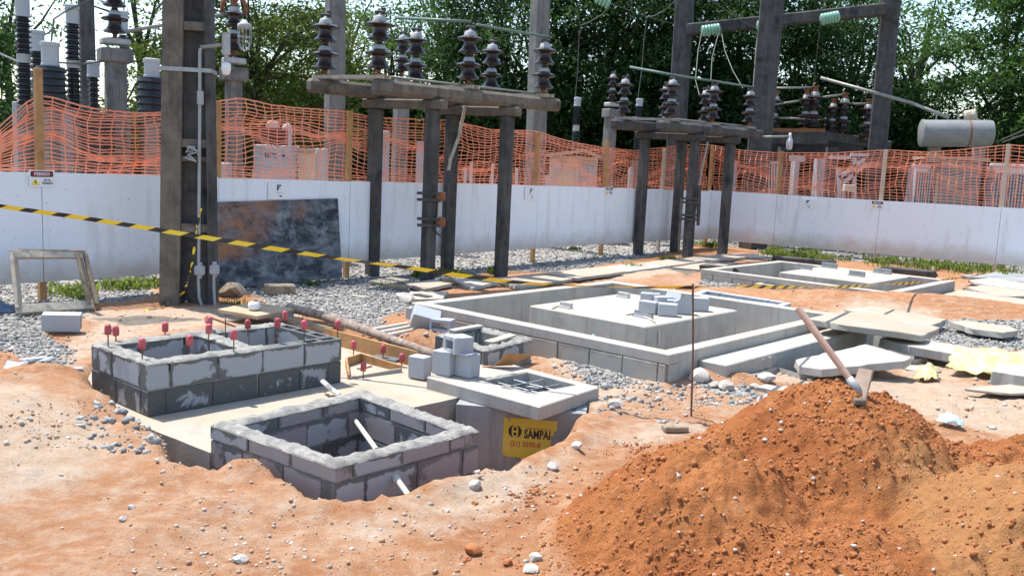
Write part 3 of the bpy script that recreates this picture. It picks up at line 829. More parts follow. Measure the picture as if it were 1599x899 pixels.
# ---- concrete slab the pits stand on
zs = .004
mb = MB(); mb.prism([p + UP * zs for p in fine(SLAB, .18, .012, 3)], .62)
o = mb.build('concrete_slab', MT['concrete_dusty'], None, SLAB[0]); o['kind'] = 'structure'

# ---- near block pit (pinkish blocks)
pk = ['block_pink', 'block_pink', 'block_pink', 'block_mixed', 'block_wet']
near_pit, nz = block_pit('block_pit', 'square open pit of pinkish grey concrete blocks sunk in the near orange dirt', NB, -.56,
    [(.10, ['block_wet']), (.19, ['block_wet', 'block_mixed']), (.18, pk), (.19, pk), (.10, pk)], .135, .40, 40, .018)
# pipes through it
def pipe(pts, r, label=None, mat='pvc', name='pipe', n=12, parent=None, cat='pipe', group=None):
    mb = MB(); mb.tube(pts, r, n); o = mb.build(name, MT[mat], parent, Vector(pts[0]) if parent is None else None); smooth_auto(o, 60)
    if parent is None: tag(o, label, cat, group)
    return o
a = P(552, 652, .02); b = Q(588, 702, 5.62)
pipe([a - (b - a) * .05, b], .017, 'pale plastic pipe slanting across the inside of the near block pit')
a = Q(617, 744, 5.50); b = Q(640, 776, 5.24)
o = pipe([a + Vector((-.08, .15, .03)), a, b, b + (b - a) * .5], .018, 'short pale pipe with a socket sticking out of the near pit front wall')
mb = MB(); d = (b - a).normalized(); mb.tube([a - d * .01, a + d * .055], .025, 12)
mb.build('socket', MT['pvc'], o)

# ---- double block pit with two cells
wt = ['block_wet', 'block_wet', 'block_wet', 'block_mixed']; mx = ['block_mixed']
hol = [None, lambda s, L: s > L * .60, lambda s, L: True, lambda s, L: False]
mid_a = DB[1] + U2 * .90; mid_b = DB[0] + U2 * .90
dbl_pit, dz = block_pit('double_block_pit', 'two-cell pit of grey concrete blocks two courses high with red-capped rods', DB, 0.0,
    [(.20, wt), (.20, mx)], .14, .40, 70, .015, hollow=hol, extra=[(mid_a - V2 * .001, mid_b + V2 * .001)])
pipe([P(508, 600, .10) + Vector((-.04, .09, 0)), P(511, 601, .10), P(517, 607, .055), P(530, 616, .03)], .020,
     'white elbow pipe leaving the right end of the double block pit', 'pvc_white')

# ---- rods with red mushroom caps
_rodm = {}
def capped_rod(px, py_cap, py_base, zb, label):
    b = P(px, py_base, zb); t = Q(px, py_cap, b.y); h = max(.06, t.z - b.z)
    r = thing('capped_rod', label, 'rebar', b, 'steel rods with red caps')
    mb = MB(); mb.tube([b - UP * .05, b + UP * h], .0055, 6); mb.build('rod', MT['rebar'], r)
    if 'cap' not in _rodm:
        m = MB(); m.lathe([(.017, -.03), (.025, -.028), (.027, .005), (.026, .035), (.019, .05), (.006, .055)], 14); _rodm['cap'] = m.mesh('cap', MT['red_cap'], True)
    put('cap', _rodm['cap'], r, b + UP * (h - .012), (random.uniform(-.08, .08), random.uniform(-.08, .08), 0))
W = 'red-capped steel rod '
for px, c, bb, z, lb in ((169, 514, 541, .4, 'at the left corner of the double pit rim, front one'), (181, 516, 533, .4, 'close behind the left corner rod of the double pit'),
    (222, 536, 561, .4, 'rising from the near corner of the double pit'), (258, 510, 524, .4, 'on the back rim of the left pit cell'),
    (296, 531, 551, .4, 'on the front rim of the left pit cell'), (326, 513, 530, .4, 'where the dividing wall meets the back rim, lower one'),
    (327, 501, 517, .4, 'behind the double pit beside a bent bar'), (365, 522, 549, .4, 'at the front end of the dividing wall'),
    (387, 507, 516, .4, 'on the back rim of the right pit cell'), (433, 504, 534, .4, 'in front of the right pit cell, tall thin one'),
    (445, 492, 503, .4, 'at the rear corner of the double pit'), (475, 507, 532, .4, 'at the right end wall of the double pit, left one'),
    (527, 507, 524, .4, 'at the right end wall of the double pit, tallest one'), (552, 538, 552, .05, 'just right of the double pit at the small formwork'),
    (567, 572, 592, .0, 'standing on the slab in front of the small formwork'), (598, 544, 560, .05, 'beside a flat offcut near the long formwork board'),
    (627, 558, 573, .0, 'at the right tip of the small formwork')):
    capped_rod(px, c, bb, z, W + lb)
for i, (px, c, bb) in enumerate(((352, 497, 528), (389, 521, 541), (473, 478, 493))):
    b = P(px, bb, .4 if i < 2 else .1); t = Q(px, c, b.y); mb = MB(); mb.tube([b - UP * .05, t], .005, 6)
    tag(mb.build('steel_rod', MT['rebar'], None, b), ['bare thin steel rod on the dividing wall of the double pit', 'bare short steel rod inside the right cell rim', 'bare steel rod behind the double pit by the log'][i], 'rebar')

# ---- precast manhole with lid, grid and the yellow sign
ml = [p + UP * .11 for p in MH]
mc = sum(ml, Vector()) / 4
mroot = thing('manhole', 'precast concrete manhole with thick square lid and open grated hatch', 'manhole', (mc.x, mc.y, -.58))
hole = [P(*q, .11) for q in ((752, 594), (832, 613), (902, 600), (823.6, 580))]
mb = MB(); n = 4; vs = ml + hole + [p - UP * .115 for p in ml] + [p - UP * .115 for p in hole]; fs = []
for i in range(4):
    j = (i + 1) % 4
    fs += [(i, j, 4 + j, 4 + i), (8 + i, 12 + i, 12 + j, 8 + j), (i, 8 + i, 8 + j, j), (4 + i, 4 + j, 12 + j, 12 + i)]
mb.add(vs, fs)
lid = mb.build('lid', MT['concrete'], mroot)
bm = bmesh.new(); bm.from_mesh(lid.data); bmesh.ops.recalc_face_normals(bm, faces=bm.faces); bmesh.ops.bevel(bm, geom=[e for e in bm.edges], offset=.008, segments=1, affect='EDGES'); bm.to_mesh(lid.data); bm.free()
# body: four walls, front one faces the photographer
fl = P(712, 640, 0.0); fr = P(918, 668, -.0)
fl = Vector((fl.x, 7.22, 0)); 
FL, FR = MHFL.copy(), MHFR.copy()
fd = (FR - FL).normalized(); fn = Vector((fd.y, -fd.x, 0)); bk = -fn
body = [FL, FR, FR + bk * .86, FL + bk * .86]; bi = offset_in(body, .09)
mb = MB()
for i in range(4):
    j = (i + 1) % 4; mb.add([body[i] - UP * 1.7, body[j] - UP * 1.7, bi[j] - UP * 1.7, bi[i] - UP * 1.7, body[i] - UP * .006, body[j] - UP * .006, bi[j] - UP * .006, bi[i] - UP * .006],
        [(0, 1, 5, 4), (2, 3, 7, 6), (4, 5, 6, 7), (0, 3, 2, 1)])
mb.build('body', MT['concrete_precast'], mroot)
mb = MB(); mb.add([p - UP * 1.68 for p in bi], [(0, 1, 2, 3)]); mb.build('floor', MT['old_concrete_dark'], mroot)  # dark floor colour stands in for the shade down the hole
for i in range(2):
    for ax in (0, 1):
        t_ = (i + 1) / 3
        if ax == 0: a, b = hole[0].lerp(hole[1], t_), hole[3].lerp(hole[2], t_)
        else: a, b = hole[0].lerp(hole[3], t_), hole[1].lerp(hole[2], t_)
        if ax == 0 and i == 1: pass
        mb = MB(); dd = (b - a).normalized(); mb.tube([a - dd * .02 - UP * (.035 + .01 * ax), b + dd * .02 - UP * (.035 + .01 * ax)], .0055, 6); mb.build('grid_bar', MT['galvanised'], mroot)
mb = MB()
e = [hole[0].lerp(hole[1], .45), hole[1], hole[1].lerp(hole[2], .1)]
rim_bed(mb, hole[1] + (hole[1] - hole[3]) * .10 + (hole[0] - hole[1]) * .9, hole[1] + (hole[1] - hole[3]) * .10 + (hole[2] - hole[1]) * .1, .09, .108, .016, 5)
mb.build('mortar_splash', MT['mortar'], mroot, smooth=True)
rim_bed(mb2 := MB(), hole[0] - (hole[2] - hole[0]).normalized() * .06, hole[3] - (hole[2] - hole[0]).normalized() * .03, .06, .108, .010, 8)
mb2.build('mortar_splash', MT['mortar'], mroot, smooth=True)

# ---- lettering helper
def text_mesh(body_, size, mat, bold=0.0, sx=1.0):
    cu = bpy.data.curves.new('lettering', 'FONT'); cu.body = body_; cu.size = size; cu.offset = bold; cu.extrude = .0008; cu.resolution_u = 2
    ob = bpy.data.objects.new('lettering', cu); COL.objects.link(ob)
    dg = bpy.context.evaluated_depsgraph_get(); dg.update()
    me = bpy.data.meshes.new_from_object(ob.evaluated_get(dg)); COL.objects.unlink(ob); bpy.data.objects.remove(ob)
    me.materials.clear(); me.materials.append(MT[mat])
    n = len(me.vertices); co = np.empty(n * 3); me.vertices.foreach_get('co', co); co = co.reshape(-1, 3)
    co[:, 0] = (co[:, 0] - co[:, 0].min()) * sx; me.vertices.foreach_set('co', co.ravel()); me.update()
    return me, co[:, 0].max()
def on_plate(root, me, o0, xd, off, x, y):
    """lay a flat mesh (its xy) on a plate: o0 = top-left corner, xd = direction right; x right, y down"""
    nn = Vector((xd.y, -xd.x, 0)); p = o0 + xd * x - UP * y + nn * off
    o = put('lettering', me, root, p, Matrix((xd, UP, nn)).transposed().to_euler()); return o

so = FL + fn * .006; TL = Q(788, 648, so.y); TR = Q(873, 650, so.y)
t0 = (TL - FL).dot(fd); sw = (TR - TL).dot(fd); s0 = FL + fd * t0; top = TL.z; k = sw / 85.0      # metres per photo pixel
sroot = thing('company_sign', 'torn yellow sheet sign with black logo on the manhole front', 'sign', s0 + UP * (top - .30) + fn * .004)
def SP(x, y): return s0 + fd * (x * k) + UP * (top - y * k) + fn * .006
mb = MB(); mb.prism([Vector((0, 0, 0))] * 3, .01) if False else None
out = [(0, 0), (4.5, 0), (8, 4), (10, 8), (10.5, .3), (84, .8), (84, 16), (80, 17), (79, 24), (75, 25), (76, 38), (73, 42), (73, 64), (8, 64), (2, 61), (0, 60)]
fpts = [SP(*q) for q in out]; bpts = [p - fn * .003 for p in fpts]; n = len(out)
mb.add(fpts + bpts, [tuple(range(n))[::-1], tuple(range(n, 2 * n))] + [(i, (i + 1) % n, n + (i + 1) % n, n + i) for i in range(n)])
mb.build('sheet', MT['sign_yellow'], sroot)
def splate(x, y, body_, size, mat, bold=0, sx=1.0, fit=None):
    me, w_ = text_mesh(body_, size * k, mat, bold * k, sx)
    if fit:
        co = np.empty(len(me.vertices) * 3); me.vertices.foreach_get('co', co); co = co.reshape(-1, 3); co[:, 0] *= fit * k / w_; me.vertices.foreach_set('co', co.ravel()); me.update()
    p = SP(x, y) + fn * .002
    put('lettering', me, sroot, p, Matrix((fd, UP, fn)).transposed().to_euler())
splate(33, 31, 'SAMPAI', 19, 'ink_black', .55, 1, 41)
splate(36, 17, 'PRÉ-MOLDADOS', 4.4, 'ink_red', .0, 1, 38)
splate(11.5, 45.5, '(31) 3593-8', 11.5, 'ink_red', .12, 1, 48)
mb = MB(); cx, cy, R_ = 18.5, 22.0, 10.3
for s_ in (-1, 1):
    pts = []
    for i in range(13):
        a = math.radians(-72 + 144 * i / 12); pts.append((cx + s_ * R_ * math.cos(a), cy + R_ * math.sin(a)))
    pts += [(cx + s_ * 2.8, cy + 9.0), (cx + s_ * 5.2, cy + 6), (cx + s_ * 5.2, cy - 6), (cx + s_ * 2.8, cy - 9.0)]
    q = [SP(*p) + fn * .002 for p in pts]; mb.add(q, [tuple(range(len(q))) if s_ < 0 else tuple(range(len(q)))[::-1]])
for s_ in (-1, 1):
    yy = cy + s_ * 4.1; q = [SP(cx + a * 2.2, yy + b * 2.6) + fn * .002 for a, b in ((-1, -.6), (-.5, -1), (.5, -1), (1, -.6), (1, .6), (.5, 1), (-.5, 1), (-1, .6))]
    mb.add(q, [tuple(range(8))[::-1]])
mb.build('logo', MT['ink_black'], sroot)

# ---- loose concrete blocks
def loose_block(label, c, rot, L=.39, T=.14, H=.19, mat='block_dry', hollow=True, group='loose concrete blocks', name='concrete_block'):
    o = put(name, block_mesh(L, T, H, mat, hollow), None, c, rot); return tag(o, label, 'concrete block', group)
yaw = math.atan2(V2.y, V2.x)
b = P(655, 590, .008); loose_block('single grey block standing upright on the slab left of the stacked blocks', b + UP * .105, (0, 0, yaw + .25), .17, .13, .20, hollow=False)
b = P(703, 589, .115) + Vector((0, .08, 0))
loose_block('grey block standing on the manhole lid, lowest front one of the stack', b + UP * .105 + V2 * -.07, (0, 0, yaw + .18), .19, .15, .21, hollow=False)
loose_block('grey block standing on the manhole lid, rear right one of the stack', b + UP * .10 + U2 * .10 + V2 * .10, (0, 0, yaw + .1), .17, .15, .20, hollow=False)
loose_block('hollow grey block lying on top of the stack on the manhole lid', b + UP * .275 + U2 * .06 + V2 * .02, (math.pi / 2, 0, yaw - .25), .19, .14, .19)
mb = MB(); c = b + UP * .208 + V2 * .04 + U2 * .05; mb.box(c, (.30, .15, .014), yaw + .15, ch=.003)
tag(mb.build('tile_offcut', MT['block_dry'], None, c), 'thin grey slip of block between the stacked blocks on the manhole', 'offcut')
b = P(660, 505, .14); loose_block('grey hollow block lying flat by the basin corner, rearmost of three', b + UP * .06 + Vector((.0, .25, 0)), (0, 0, yaw + .25), .42, .16, .13)
b = P(664, 514, .14); loose_block('grey block tilted against two others by the basin corner', b + UP * .12, (.5, .25, yaw + .9), .30, .19, .17, hollow=False)
b = P(690, 517, .14); loose_block('grey hollow block lying with its open end forward by the basin corner', b + UP * .07, (math.pi / 2, 0, yaw + .45), .24, .13, .16)
b = P(97, 517, .03); c = b + UP * .10
o = loose_block('grey channel-shaped block lying alone on the gravel left of the double pit', c, (math.pi / 2 + .12, .05, math.radians(22)), .36, .17, .17)
mb = MB()
for dy, dz, hh, tt in ((0, .075, .025, .17), (-.072, 0, .17, .025), (.072, 0, .17, .025)): mb.box((0, dy, dz), (.36, tt, hh))
o.data = mb.mesh('block', MT['block_dry']); o.rotation_euler = (.05, .03, math.radians(20))

# broken bits of block left of the double pit
rd = random.Random(4)
def chunk_mesh(sx_, sy_, sz_, mat, seed, jit=.18):
    rr = random.Random(seed); mb = MB()
    mb.box((0, 0, 0), (sx_, sy_, sz_), ch=min(sx_, sy_, sz_) * .16); mb.v = [tuple(c * (1 + rr.uniform(-jit, jit)) for c in v) for v in mb.v]
    return mb.mesh('chunk', MT[mat])
for i, (px, py, s_, lb) in enumerate(((40, 527, .17, 'flat broken block slab at the left picture edge'), (52, 502, .15, None), (28, 578, .16, None), (64, 574, .20, None), (75, 568, .13, None), (55, 567, .2, None), (66, 599, .24, None), (93, 604, .12, None), (104, 600, .13, None), (82, 609, .11, None), (16, 577, .15, None), (120, 580, .09, None))):
    if i == 0 or i == 1: continue
    b = P(px, py, .06); o = put('block_fragment', chunk_mesh(s_, s_ * .6, s_ * .32, 'block_dry', i), None, b + UP * .02, (rd.uniform(-.3, .3), rd.uniform(-.3, .3), rd.uniform(0, 3)))
    L_ = ['', '', 'small pale fragment of block left of the rubble group', 'largest pale fragment in the upper rubble group by the dirt slope', 'pale fragment on the right of the upper rubble group', 'long thin fragment at the back of the rubble group',
          'biggest broken block at the foot of the left dirt slope', 'whitish fragment right of the biggest broken block', 'grey fragment nearest the double pit in the rubble', 'low fragment in front of the biggest broken block', 'pale flat fragment on the left dirt slope', 'small grey fragment on the pale slab behind the rubble'][i]
    tag(o, L_, 'rubble', 'broken block fragments')

# ---- small block chamber beside the basin
ch, cz = block_pit('block_chamber', 'small low chamber of beige blocks between the manhole and the big basin', CHA, -.15, [(.20, ['block_beige']), (.20, ['block_beige', 'block_mixed'])], .13, .40, 120, .02)
mb = MB(); mb.add([p - UP * .14 for p in CHA], [(0, 1, 2, 3)]); mb.build('floor', MT['mortar'], ch)
mb = MB(); a, b = P(706, 517, .28), P(750, 509, .28); mb.beam(a, b, .09, .03, ch=.004); tag(mb.build('concrete_strip', MT['concrete_smooth'], None, a), 'pale strip of concrete lying on the back edge of the small chamber', 'offcut')
mb = MB(); a, b = P(763, 534, .28), P(800, 523, .28); mb.beam(a, b, .10, .02, ch=.004); tag(mb.build('board_offcut', MT['timber_bleached'], None, a), 'flat board offcut on the front edge of the small chamber', 'offcut')
# curled sheet of plywood right of the blocks
a, b, c, d = P(762, 570, .13), P(795, 562, .10), P(828, 556, .24), P(788, 556, .30)
mb = MB(); N_ = 8; vs = []
A0, A1, B0, B1_ = P(752, 571, .12), P(800, 569, .13), P(790, 551, .27), P(830, 553, .22)
for i in range(N_ + 1):
    for j in range(N_ + 1):
        s_, t_ = i / N_, j / N_; p = (A0.lerp(A1, s_)).lerp(B0.lerp(B1_, s_), t_); vs.append(p + UP * (-.05 * math.sin(math.pi * t_) * (1 - s_)))
vs2 = [v - UP * .008 for v in vs]; m = N_ + 1; fs = []
for i in range(N_):
    for j in range(N_):
        q = i * m + j; fs.append((q, q + m, q + m + 1, q + 1)); q += m * m; fs.append((q, q + 1, q + m + 1, q + m))
edge = [j for j in range(m)] + [i * m + N_ for i in range(1, m)] + [N_ * m + j for j in range(N_ - 1, -1, -1)] + [i * m for i in range(N_ - 1, 0, -1)]
for e_ in range(len(edge)): p, q = edge[e_], edge[(e_ + 1) % len(edge)]; fs.append((p, q, q + m * m, p + m * m))
mb.add(vs + vs2, fs); tag(mb.build('warped_board', MT['timber_new'], None, A0), 'warped orange-brown plywood sheet propped beside the stacked blocks', 'board')

# ---- basins with plinths
def basin(name, label, C4, zt, zf, T, blocks_on, matw, seed):
    root = thing(name, label, 'basin', (C4[1].x, C4[1].y, zf))
    mid = offset_in(C4, T / 2)
    for i in range(4):
        a, b = mid[i], mid[(i + 1) % 4]; d = (b - a).normalized(); e = T / 2 if i % 2 == 0 else -T / 2
        mb = MB(); zz = zt - .0015 * i
        outer = -d.cross(UP); c = sum(C4, Vector()) / 4
        if outer.dot(mid[i] - c) < 0: outer = -outer
        if i in blocks_on:
            mb.beam(a - d * e + UP * (zt - .05), b + d * e + UP * (zt - .05), T, .10, ch=.008)
            mb.beam(a - d * e + UP * ((zt - .10 + zf) / 2) - outer * .012, b + d * e + UP * ((zt - .10 + zf) / 2) - outer * .012, T - .03, zt - .10 - zf)
            mb.build('wall', MT[matw], root)
            h = zt - .10; face = outer * (T / 2 - .011)
            block_run(root, a - d * T / 2 + face, b + d * T / 2 + face, -.20, [(.2, ['block_beige']), (h, ['block_beige'])], .03, 0, .40, seed)
        else:
            mb.beam(a - d * e + UP * ((zz + zf) / 2), b + d * e + UP * ((zz + zf) / 2), T, zz - zf, ch=.008); mb.build('wall', MT[matw], root)
    mb = MB(); mb.add([p + UP * (zf + .01) for p in offset_in(C4, T * .7)], [(0, 1, 2, 3)]); fo = mb.build('floor', MT['concrete_dusty'], root)
    bm = bmesh.new(); bm.from_mesh(fo.data)
    for f in bm.faces:
        if f.normal.z < 0: f.normal_flip()
    bm.to_mesh(fo.data); bm.free()
    return root
basin('transformer_basin', 'big rectangular concrete basin with raised rim round a block plinth', B1, .30, -.22, .16, (0,), 'concrete_smooth', 210)
basin('transformer_basin', 'second concrete basin further back by the right hoarding', B2, .20, -.25, .16, (0,), 'concrete_smooth', 240)
def plinth(name, label, o_, v0, v1, u0, u1, zt, zb):
    mb = MB(); c = o_ + V2 * ((v0 + v1) / 2) + U2 * ((u0 + u1) / 2) + UP * ((zt + zb) / 2)
    mb.box(c, (v1 - v0, u1 - u0, zt - zb), yaw, ch=.012)
    return tag(mb.build(name, MT['concrete'], None, c - UP * ((zt - zb) / 2)), label, 'plinth')
plinth('equipment_plinth', 'square concrete plinth inside the big basin carrying broken blocks', B1L, .92, 2.58, 1.05, 3.04, .30, -.215)
plinth('equipment_plinth', 'square concrete plinth inside the rear basin', B2L, 1.03, 2.72, 1.02, 2.85, .20, -.245)
a = B1L + V2 * .30 + U2 * .9 + UP * .0; 
pipe([P(760, 487, .0), P(826, 476, .02), P(905, 462, .02)], .045, 'white plastic pipe lying on the floor of the big basin', 'pvc_white')
# broken blocks on the first plinth
rd = random.Random(14)
zt = .30
def pb(px, py, L, T, H, rot, label, hollow=False, mat='block_dry'):
    b = P(px, py, zt); loose_block(label, b + UP * (H / 2 * abs(math.cos(rot[0])) + (T / 2) * abs(math.sin(rot[0])) + .004), rot, L, T, H, mat, hollow, 'cut blocks on the plinth')
pb(1042, 493, .22, .14, .14, (0, 0, yaw + .5), 'front cut block with flat face on the big plinth')
pb(1013, 489, .22, .12, .14, (0, 0, yaw + .1), 'left low cut block of the group on the big plinth')
pb(1009, 479, .15, .12, .17, (0, 0, yaw + .5), 'cut block standing at the back left of the group on the plinth')
pb(1020, 480, .15, .05, .17, (.15, 0, yaw + .9), 'thin slip of block leaning at the back of the group on the plinth')
pb(1034, 482, .20, .14, .15, (0, 0, yaw + 1.0), 'cut block in the middle of the group on the plinth')
pb(1050, 487, .14, .14, .12, (math.pi / 2, 0, yaw + .5), 'hollow half block between the front block and the pointed one', True)
pb(1049, 478, .17, .13, .14, (math.pi / 2 + .5, .3, yaw + .6), 'hollow half block tipped over at the back of the group', True)
pb(1088, 485, .26, .14, .16, (0, 0, yaw + .7), 'whole block at the right end of the group on the plinth')
b = P(1066, 490, zt); mb = MB(); ax = Vector((math.cos(yaw + .6), math.sin(yaw + .6), 0)); ay = Vector((-ax.y, ax.x, 0))
q = [b - ax * .11 - ay * .06, b + ax * .10 - ay * .06, b + ax * .10 + ay * .07, b - ax * .11 + ay * .07]
mb.add([p + UP * .004 for p in q] + [q[0] + UP * .14, q[1] + UP * .26, q[2] + UP * .17, q[3] + UP * .13], [(3, 2, 1, 0), (4, 5, 6, 7), (0, 1, 5, 4), (1, 2, 6, 5), (2, 3, 7, 6), (3, 0, 4, 7)])
tag(mb.build('concrete_block', MT['block_dry'], None, b), 'broken block with a pointed top on the big plinth', 'concrete block', 'cut blocks on the plinth')
for px, py, lb, L in ((884, 480, 'small steel channel on the left part of the big plinth', .19), (974, 464, 'small steel channel near the back edge of the big plinth', .19), (1005, 495, 'thin grey bar of block in front of the cut blocks', .26)):
    b = P(px, py, zt); mb = MB(); mb.box(b + UP * .035, (L, .04, .06), yaw - .12, ch=.004); mb.box(b + UP * .008 + U2 * -.035, (L, .05, .012), yaw - .12)
    tag(mb.build('channel_piece', MT['cap_grey' if 'steel' in lb else 'block_mixed'], None, b), lb, 'offcut')
for px, py, lb, L in ((1256, 420, 'dark steel plate on the left of the rear plinth', .32), (1295, 418, 'dark steel plate at the back of the rear plinth', .32), (1338, 431, 'short grey offcut in the middle of the rear plinth', .3), (1378, 427, 'dark steel plate at the right of the rear plinth', .34)):
    b = P(px, py, .2); mb = MB(); mb.box(b + UP * .05, (L, .04, .09), yaw - .1, ch=.004); mb.box(b + UP * .012 - U2 * .03, (L, .06, .02), yaw - .1)
    tag(mb.build('steel_plate', MT['concrete_precast'], None, b), lb, 'offcut')
# white cord hanging over the plinth edge
pts = [P(978, 491, .31), P(992, 489, .31), P(1006, 494, .312), P(1017, 499, .312), Q(1024, 503, 10.02) + UP * .01, Q(1029, 509, 9.98), Q(1029.5, 525, 9.94), Q(1029, 538, 9.94)]
mb = MB(); mb.tube(pts, .010, 6); o = mb.build('cord', MT['pvc'], None, pts[0]); tag(o, 'pale cord draped over the front edge of the big plinth', 'cord'); smooth_auto(o, 60)
mb = MB(); mb.tube([Q(855, 487, 10.75), Q(862, 482, 10.7), Q(872, 478, 10.75)], .008, 5); tag(mb.build('bent_wire', MT['rebar'], None, P(862, 484, .3)), 'short bent wire sticking out of the left plinth face', 'wire')

# ---- low chambers behind the big basin
c4, _ = block_pit('block_chamber', 'long low grey block chamber behind the right edge of the big basin', CHB, -.2, [(.2, ['block_dry']), (.2, ['block_dry'])], .10, .40, 150, .0)
mb = MB(); mb.add([p - UP * .19 for p in CHB], [(0, 1, 2, 3)]); mb.build('floor', MT['mortar'], c4)
c5, _ = block_pit('block_chamber', 'tiny pale-rimmed chamber against the front of the rear basin', CHC, -.2, [(.3, ['concrete_smooth'])], .08, 3.0, 160, .0)
mb = MB(); mb.add([p - UP * .19 for p in CHC], [(0, 1, 2, 3)]); mb.build('floor', MT['mortar'], c5)

# ---- trench beside the big basin
mb = MB(); tz = -1.3; n = len(TRENCH); tp = [Vector((p[0], p[1], 0)) for p in TRENCH]
vs = [p + UP * .05 for p in tp] + [p + UP * tz for p in tp]
fs = [(i, n + i, n + (i + 1) % n, (i + 1) % n) for i in range(n)] + [tuple(range(n, 2 * n))]
mb.add(vs, fs); o = mb.build('trench', MT['concrete_smooth'], None, tp[0]); o['kind'] = 'structure'
mb = MB(); a, b = B1[1] + V2 * .165 + U2 * .50, B1[2] + V2 * .165 - U2 * .02
mb.beam(a + UP * (-.55), b + UP * (-.55), .30, 1.48, ch=.01)
tag(mb.build('trench_wall', MT['concrete_smooth'], None, a), 'wide concrete trench wall running along the right side of the big basin', 'wall')
a = P(1262, 540, .02); b = P(1330, 520, .02); mb = MB(); mb.beam(a - UP * .45, b + (b - a) * .4 - UP * .45, .20, .95, ch=.02)
tag(mb.build('trench_wall', MT['concrete'], None, a), 'short concrete wall stub inside the open trench under the slabs', 'wall')

def slab(name, label, pts, thick, mat='concrete', seed=0, step=.10, jit=.016, cat='slab', group=None, jag=.02, rock=None):
    top = [P(x, y, z) for x, y, z in pts]; random.seed(seed)
    mb = MB(); mb.prism(fine(top, step, jit, seed), thick, jag)
    o = mb.build(name, MT[mat], None, sum(top, Vector()) / len(top) - UP * thick)
    bm = bmesh.new(); bm.from_mesh(o.data); bmesh.ops.bevel(bm, geom=[e for e in bm.edges if e.calc_face_angle(0) > .9], offset=.006, segments=1, affect='EDGES'); bm.to_mesh(o.data); bm.free()
    return tag(o, label, cat, group)
slab('cover_slab', 'large thick concrete cover slab bridging the open trench', [(1266, 498, .36), (1315, 486, .36), (1390, 491, .34), (1468, 511, .27), (1439, 524, .27), (1390, 516, .33), (1325, 508, .36)], .07, 'concrete_dusty', 1)
slab('cover_slab', 'thinner concrete cover slab just behind the large trench slab', [(1318, 483, .16), (1360, 477, .16), (1478, 498, .14), (1452, 509, .14)], .08, 'concrete_dusty', 2)
slab('cover_slab', 'pointed concrete cover slab lying askew in front of the open trench', [(1243, 561, .14), (1352, 537, .24), (1423, 557, .22), (1412, 563, .21), (1284, 576, .14), (1248, 571, .13)], .08, 'concrete', 3)
slab('kerb_slab', 'long kerb-like concrete slab right of the trench with gravelly side', [(1374, 528, .18), (1392, 524, .18), (1440, 530, .18), (1512, 541, .16), (1488, 552, .16), (1420, 540, .17)], .10, 'concrete', 4)
slab('cover_slab', 'thick grey concrete block slab at the right picture edge', [(1549, 579, .16), (1572, 566, .16), (1680, 572, .16), (1680, 598, .16)], .13, 'concrete', 5)
slab('broken_slab', 'broken concrete paving edge in front of the trench near the big basin corner', [(1070, 553, .185), (1102, 541, .185), (1142, 545, .185), (1206, 557, .165), (1176, 562, .165), (1096, 560, .18)], .12, 'broken_concrete', 6, .07, .02)
slab('thin_panel', 'thin pale panel lying loose at the right picture edge', [(1505, 606, .07), (1590, 598, .06), (1660, 612, .06), (1580, 614, .07)], .025, 'concrete_dusty', 7)
slab('concrete_strip', 'pale strip of concrete in the trench mouth under the pointed slab', [(1370, 566, .02), (1385, 562, .02), (1470, 578, .02), (1452, 582, .02)], .06, 'concrete', 8)
slab('concrete_strip', 'low concrete kerb strip left of the soil heap in the dust', [(1180, 603, .07), (1196, 599, .07), (1262, 611, .07), (1250, 617, .07)], .08, 'concrete', 81)
slab('pallet_board', 'dusty board end on the soil beyond the heap', [(1530, 482, .2), (1560, 478, .2), (1580, 500, .2), (1440, 505, .12)], .05, 'concrete_dusty', 82) if False else None
slab('kerb_slab', 'curved dark edged concrete strip at the rim of the right soil bank', [(1484, 502, .12), (1510, 500, .12), (1575, 509, .13), (1590, 515, .13), (1568, 519, .13), (1520, 513, .12)], .08, 'concrete_dusty', 9)
slab('paving_slab', 'broken pale paving slab right of the rear basin, nearest', [(1508, 448, .10), (1535, 445, .10), (1600, 452, .09), (1640, 462, .09), (1560, 462, .09)], .05, 'concrete_dusty', 10)
slab('paving_slab', 'broken pale paving slab right of the rear basin, middle', [(1512, 437, .11), (1545, 434, .11), (1640, 447, .10), (1620, 455, .10), (1545, 445, .11)], .05, 'concrete', 11)
slab('paving_slab', 'grey paving slab right of the rear basin close to the weeds', [(1500, 430, .07), (1560, 424, .07), (1680, 436, .07), (1660, 446, .07)], .05, 'concrete_precast', 12)
slab('paving_slab', 'pale lower slab under the broken paving at the right edge', [(1470, 460, .09), (1500, 452, .09), (1620, 470, .07), (1600, 478, .06)], .05, 'concrete_dusty', 13)

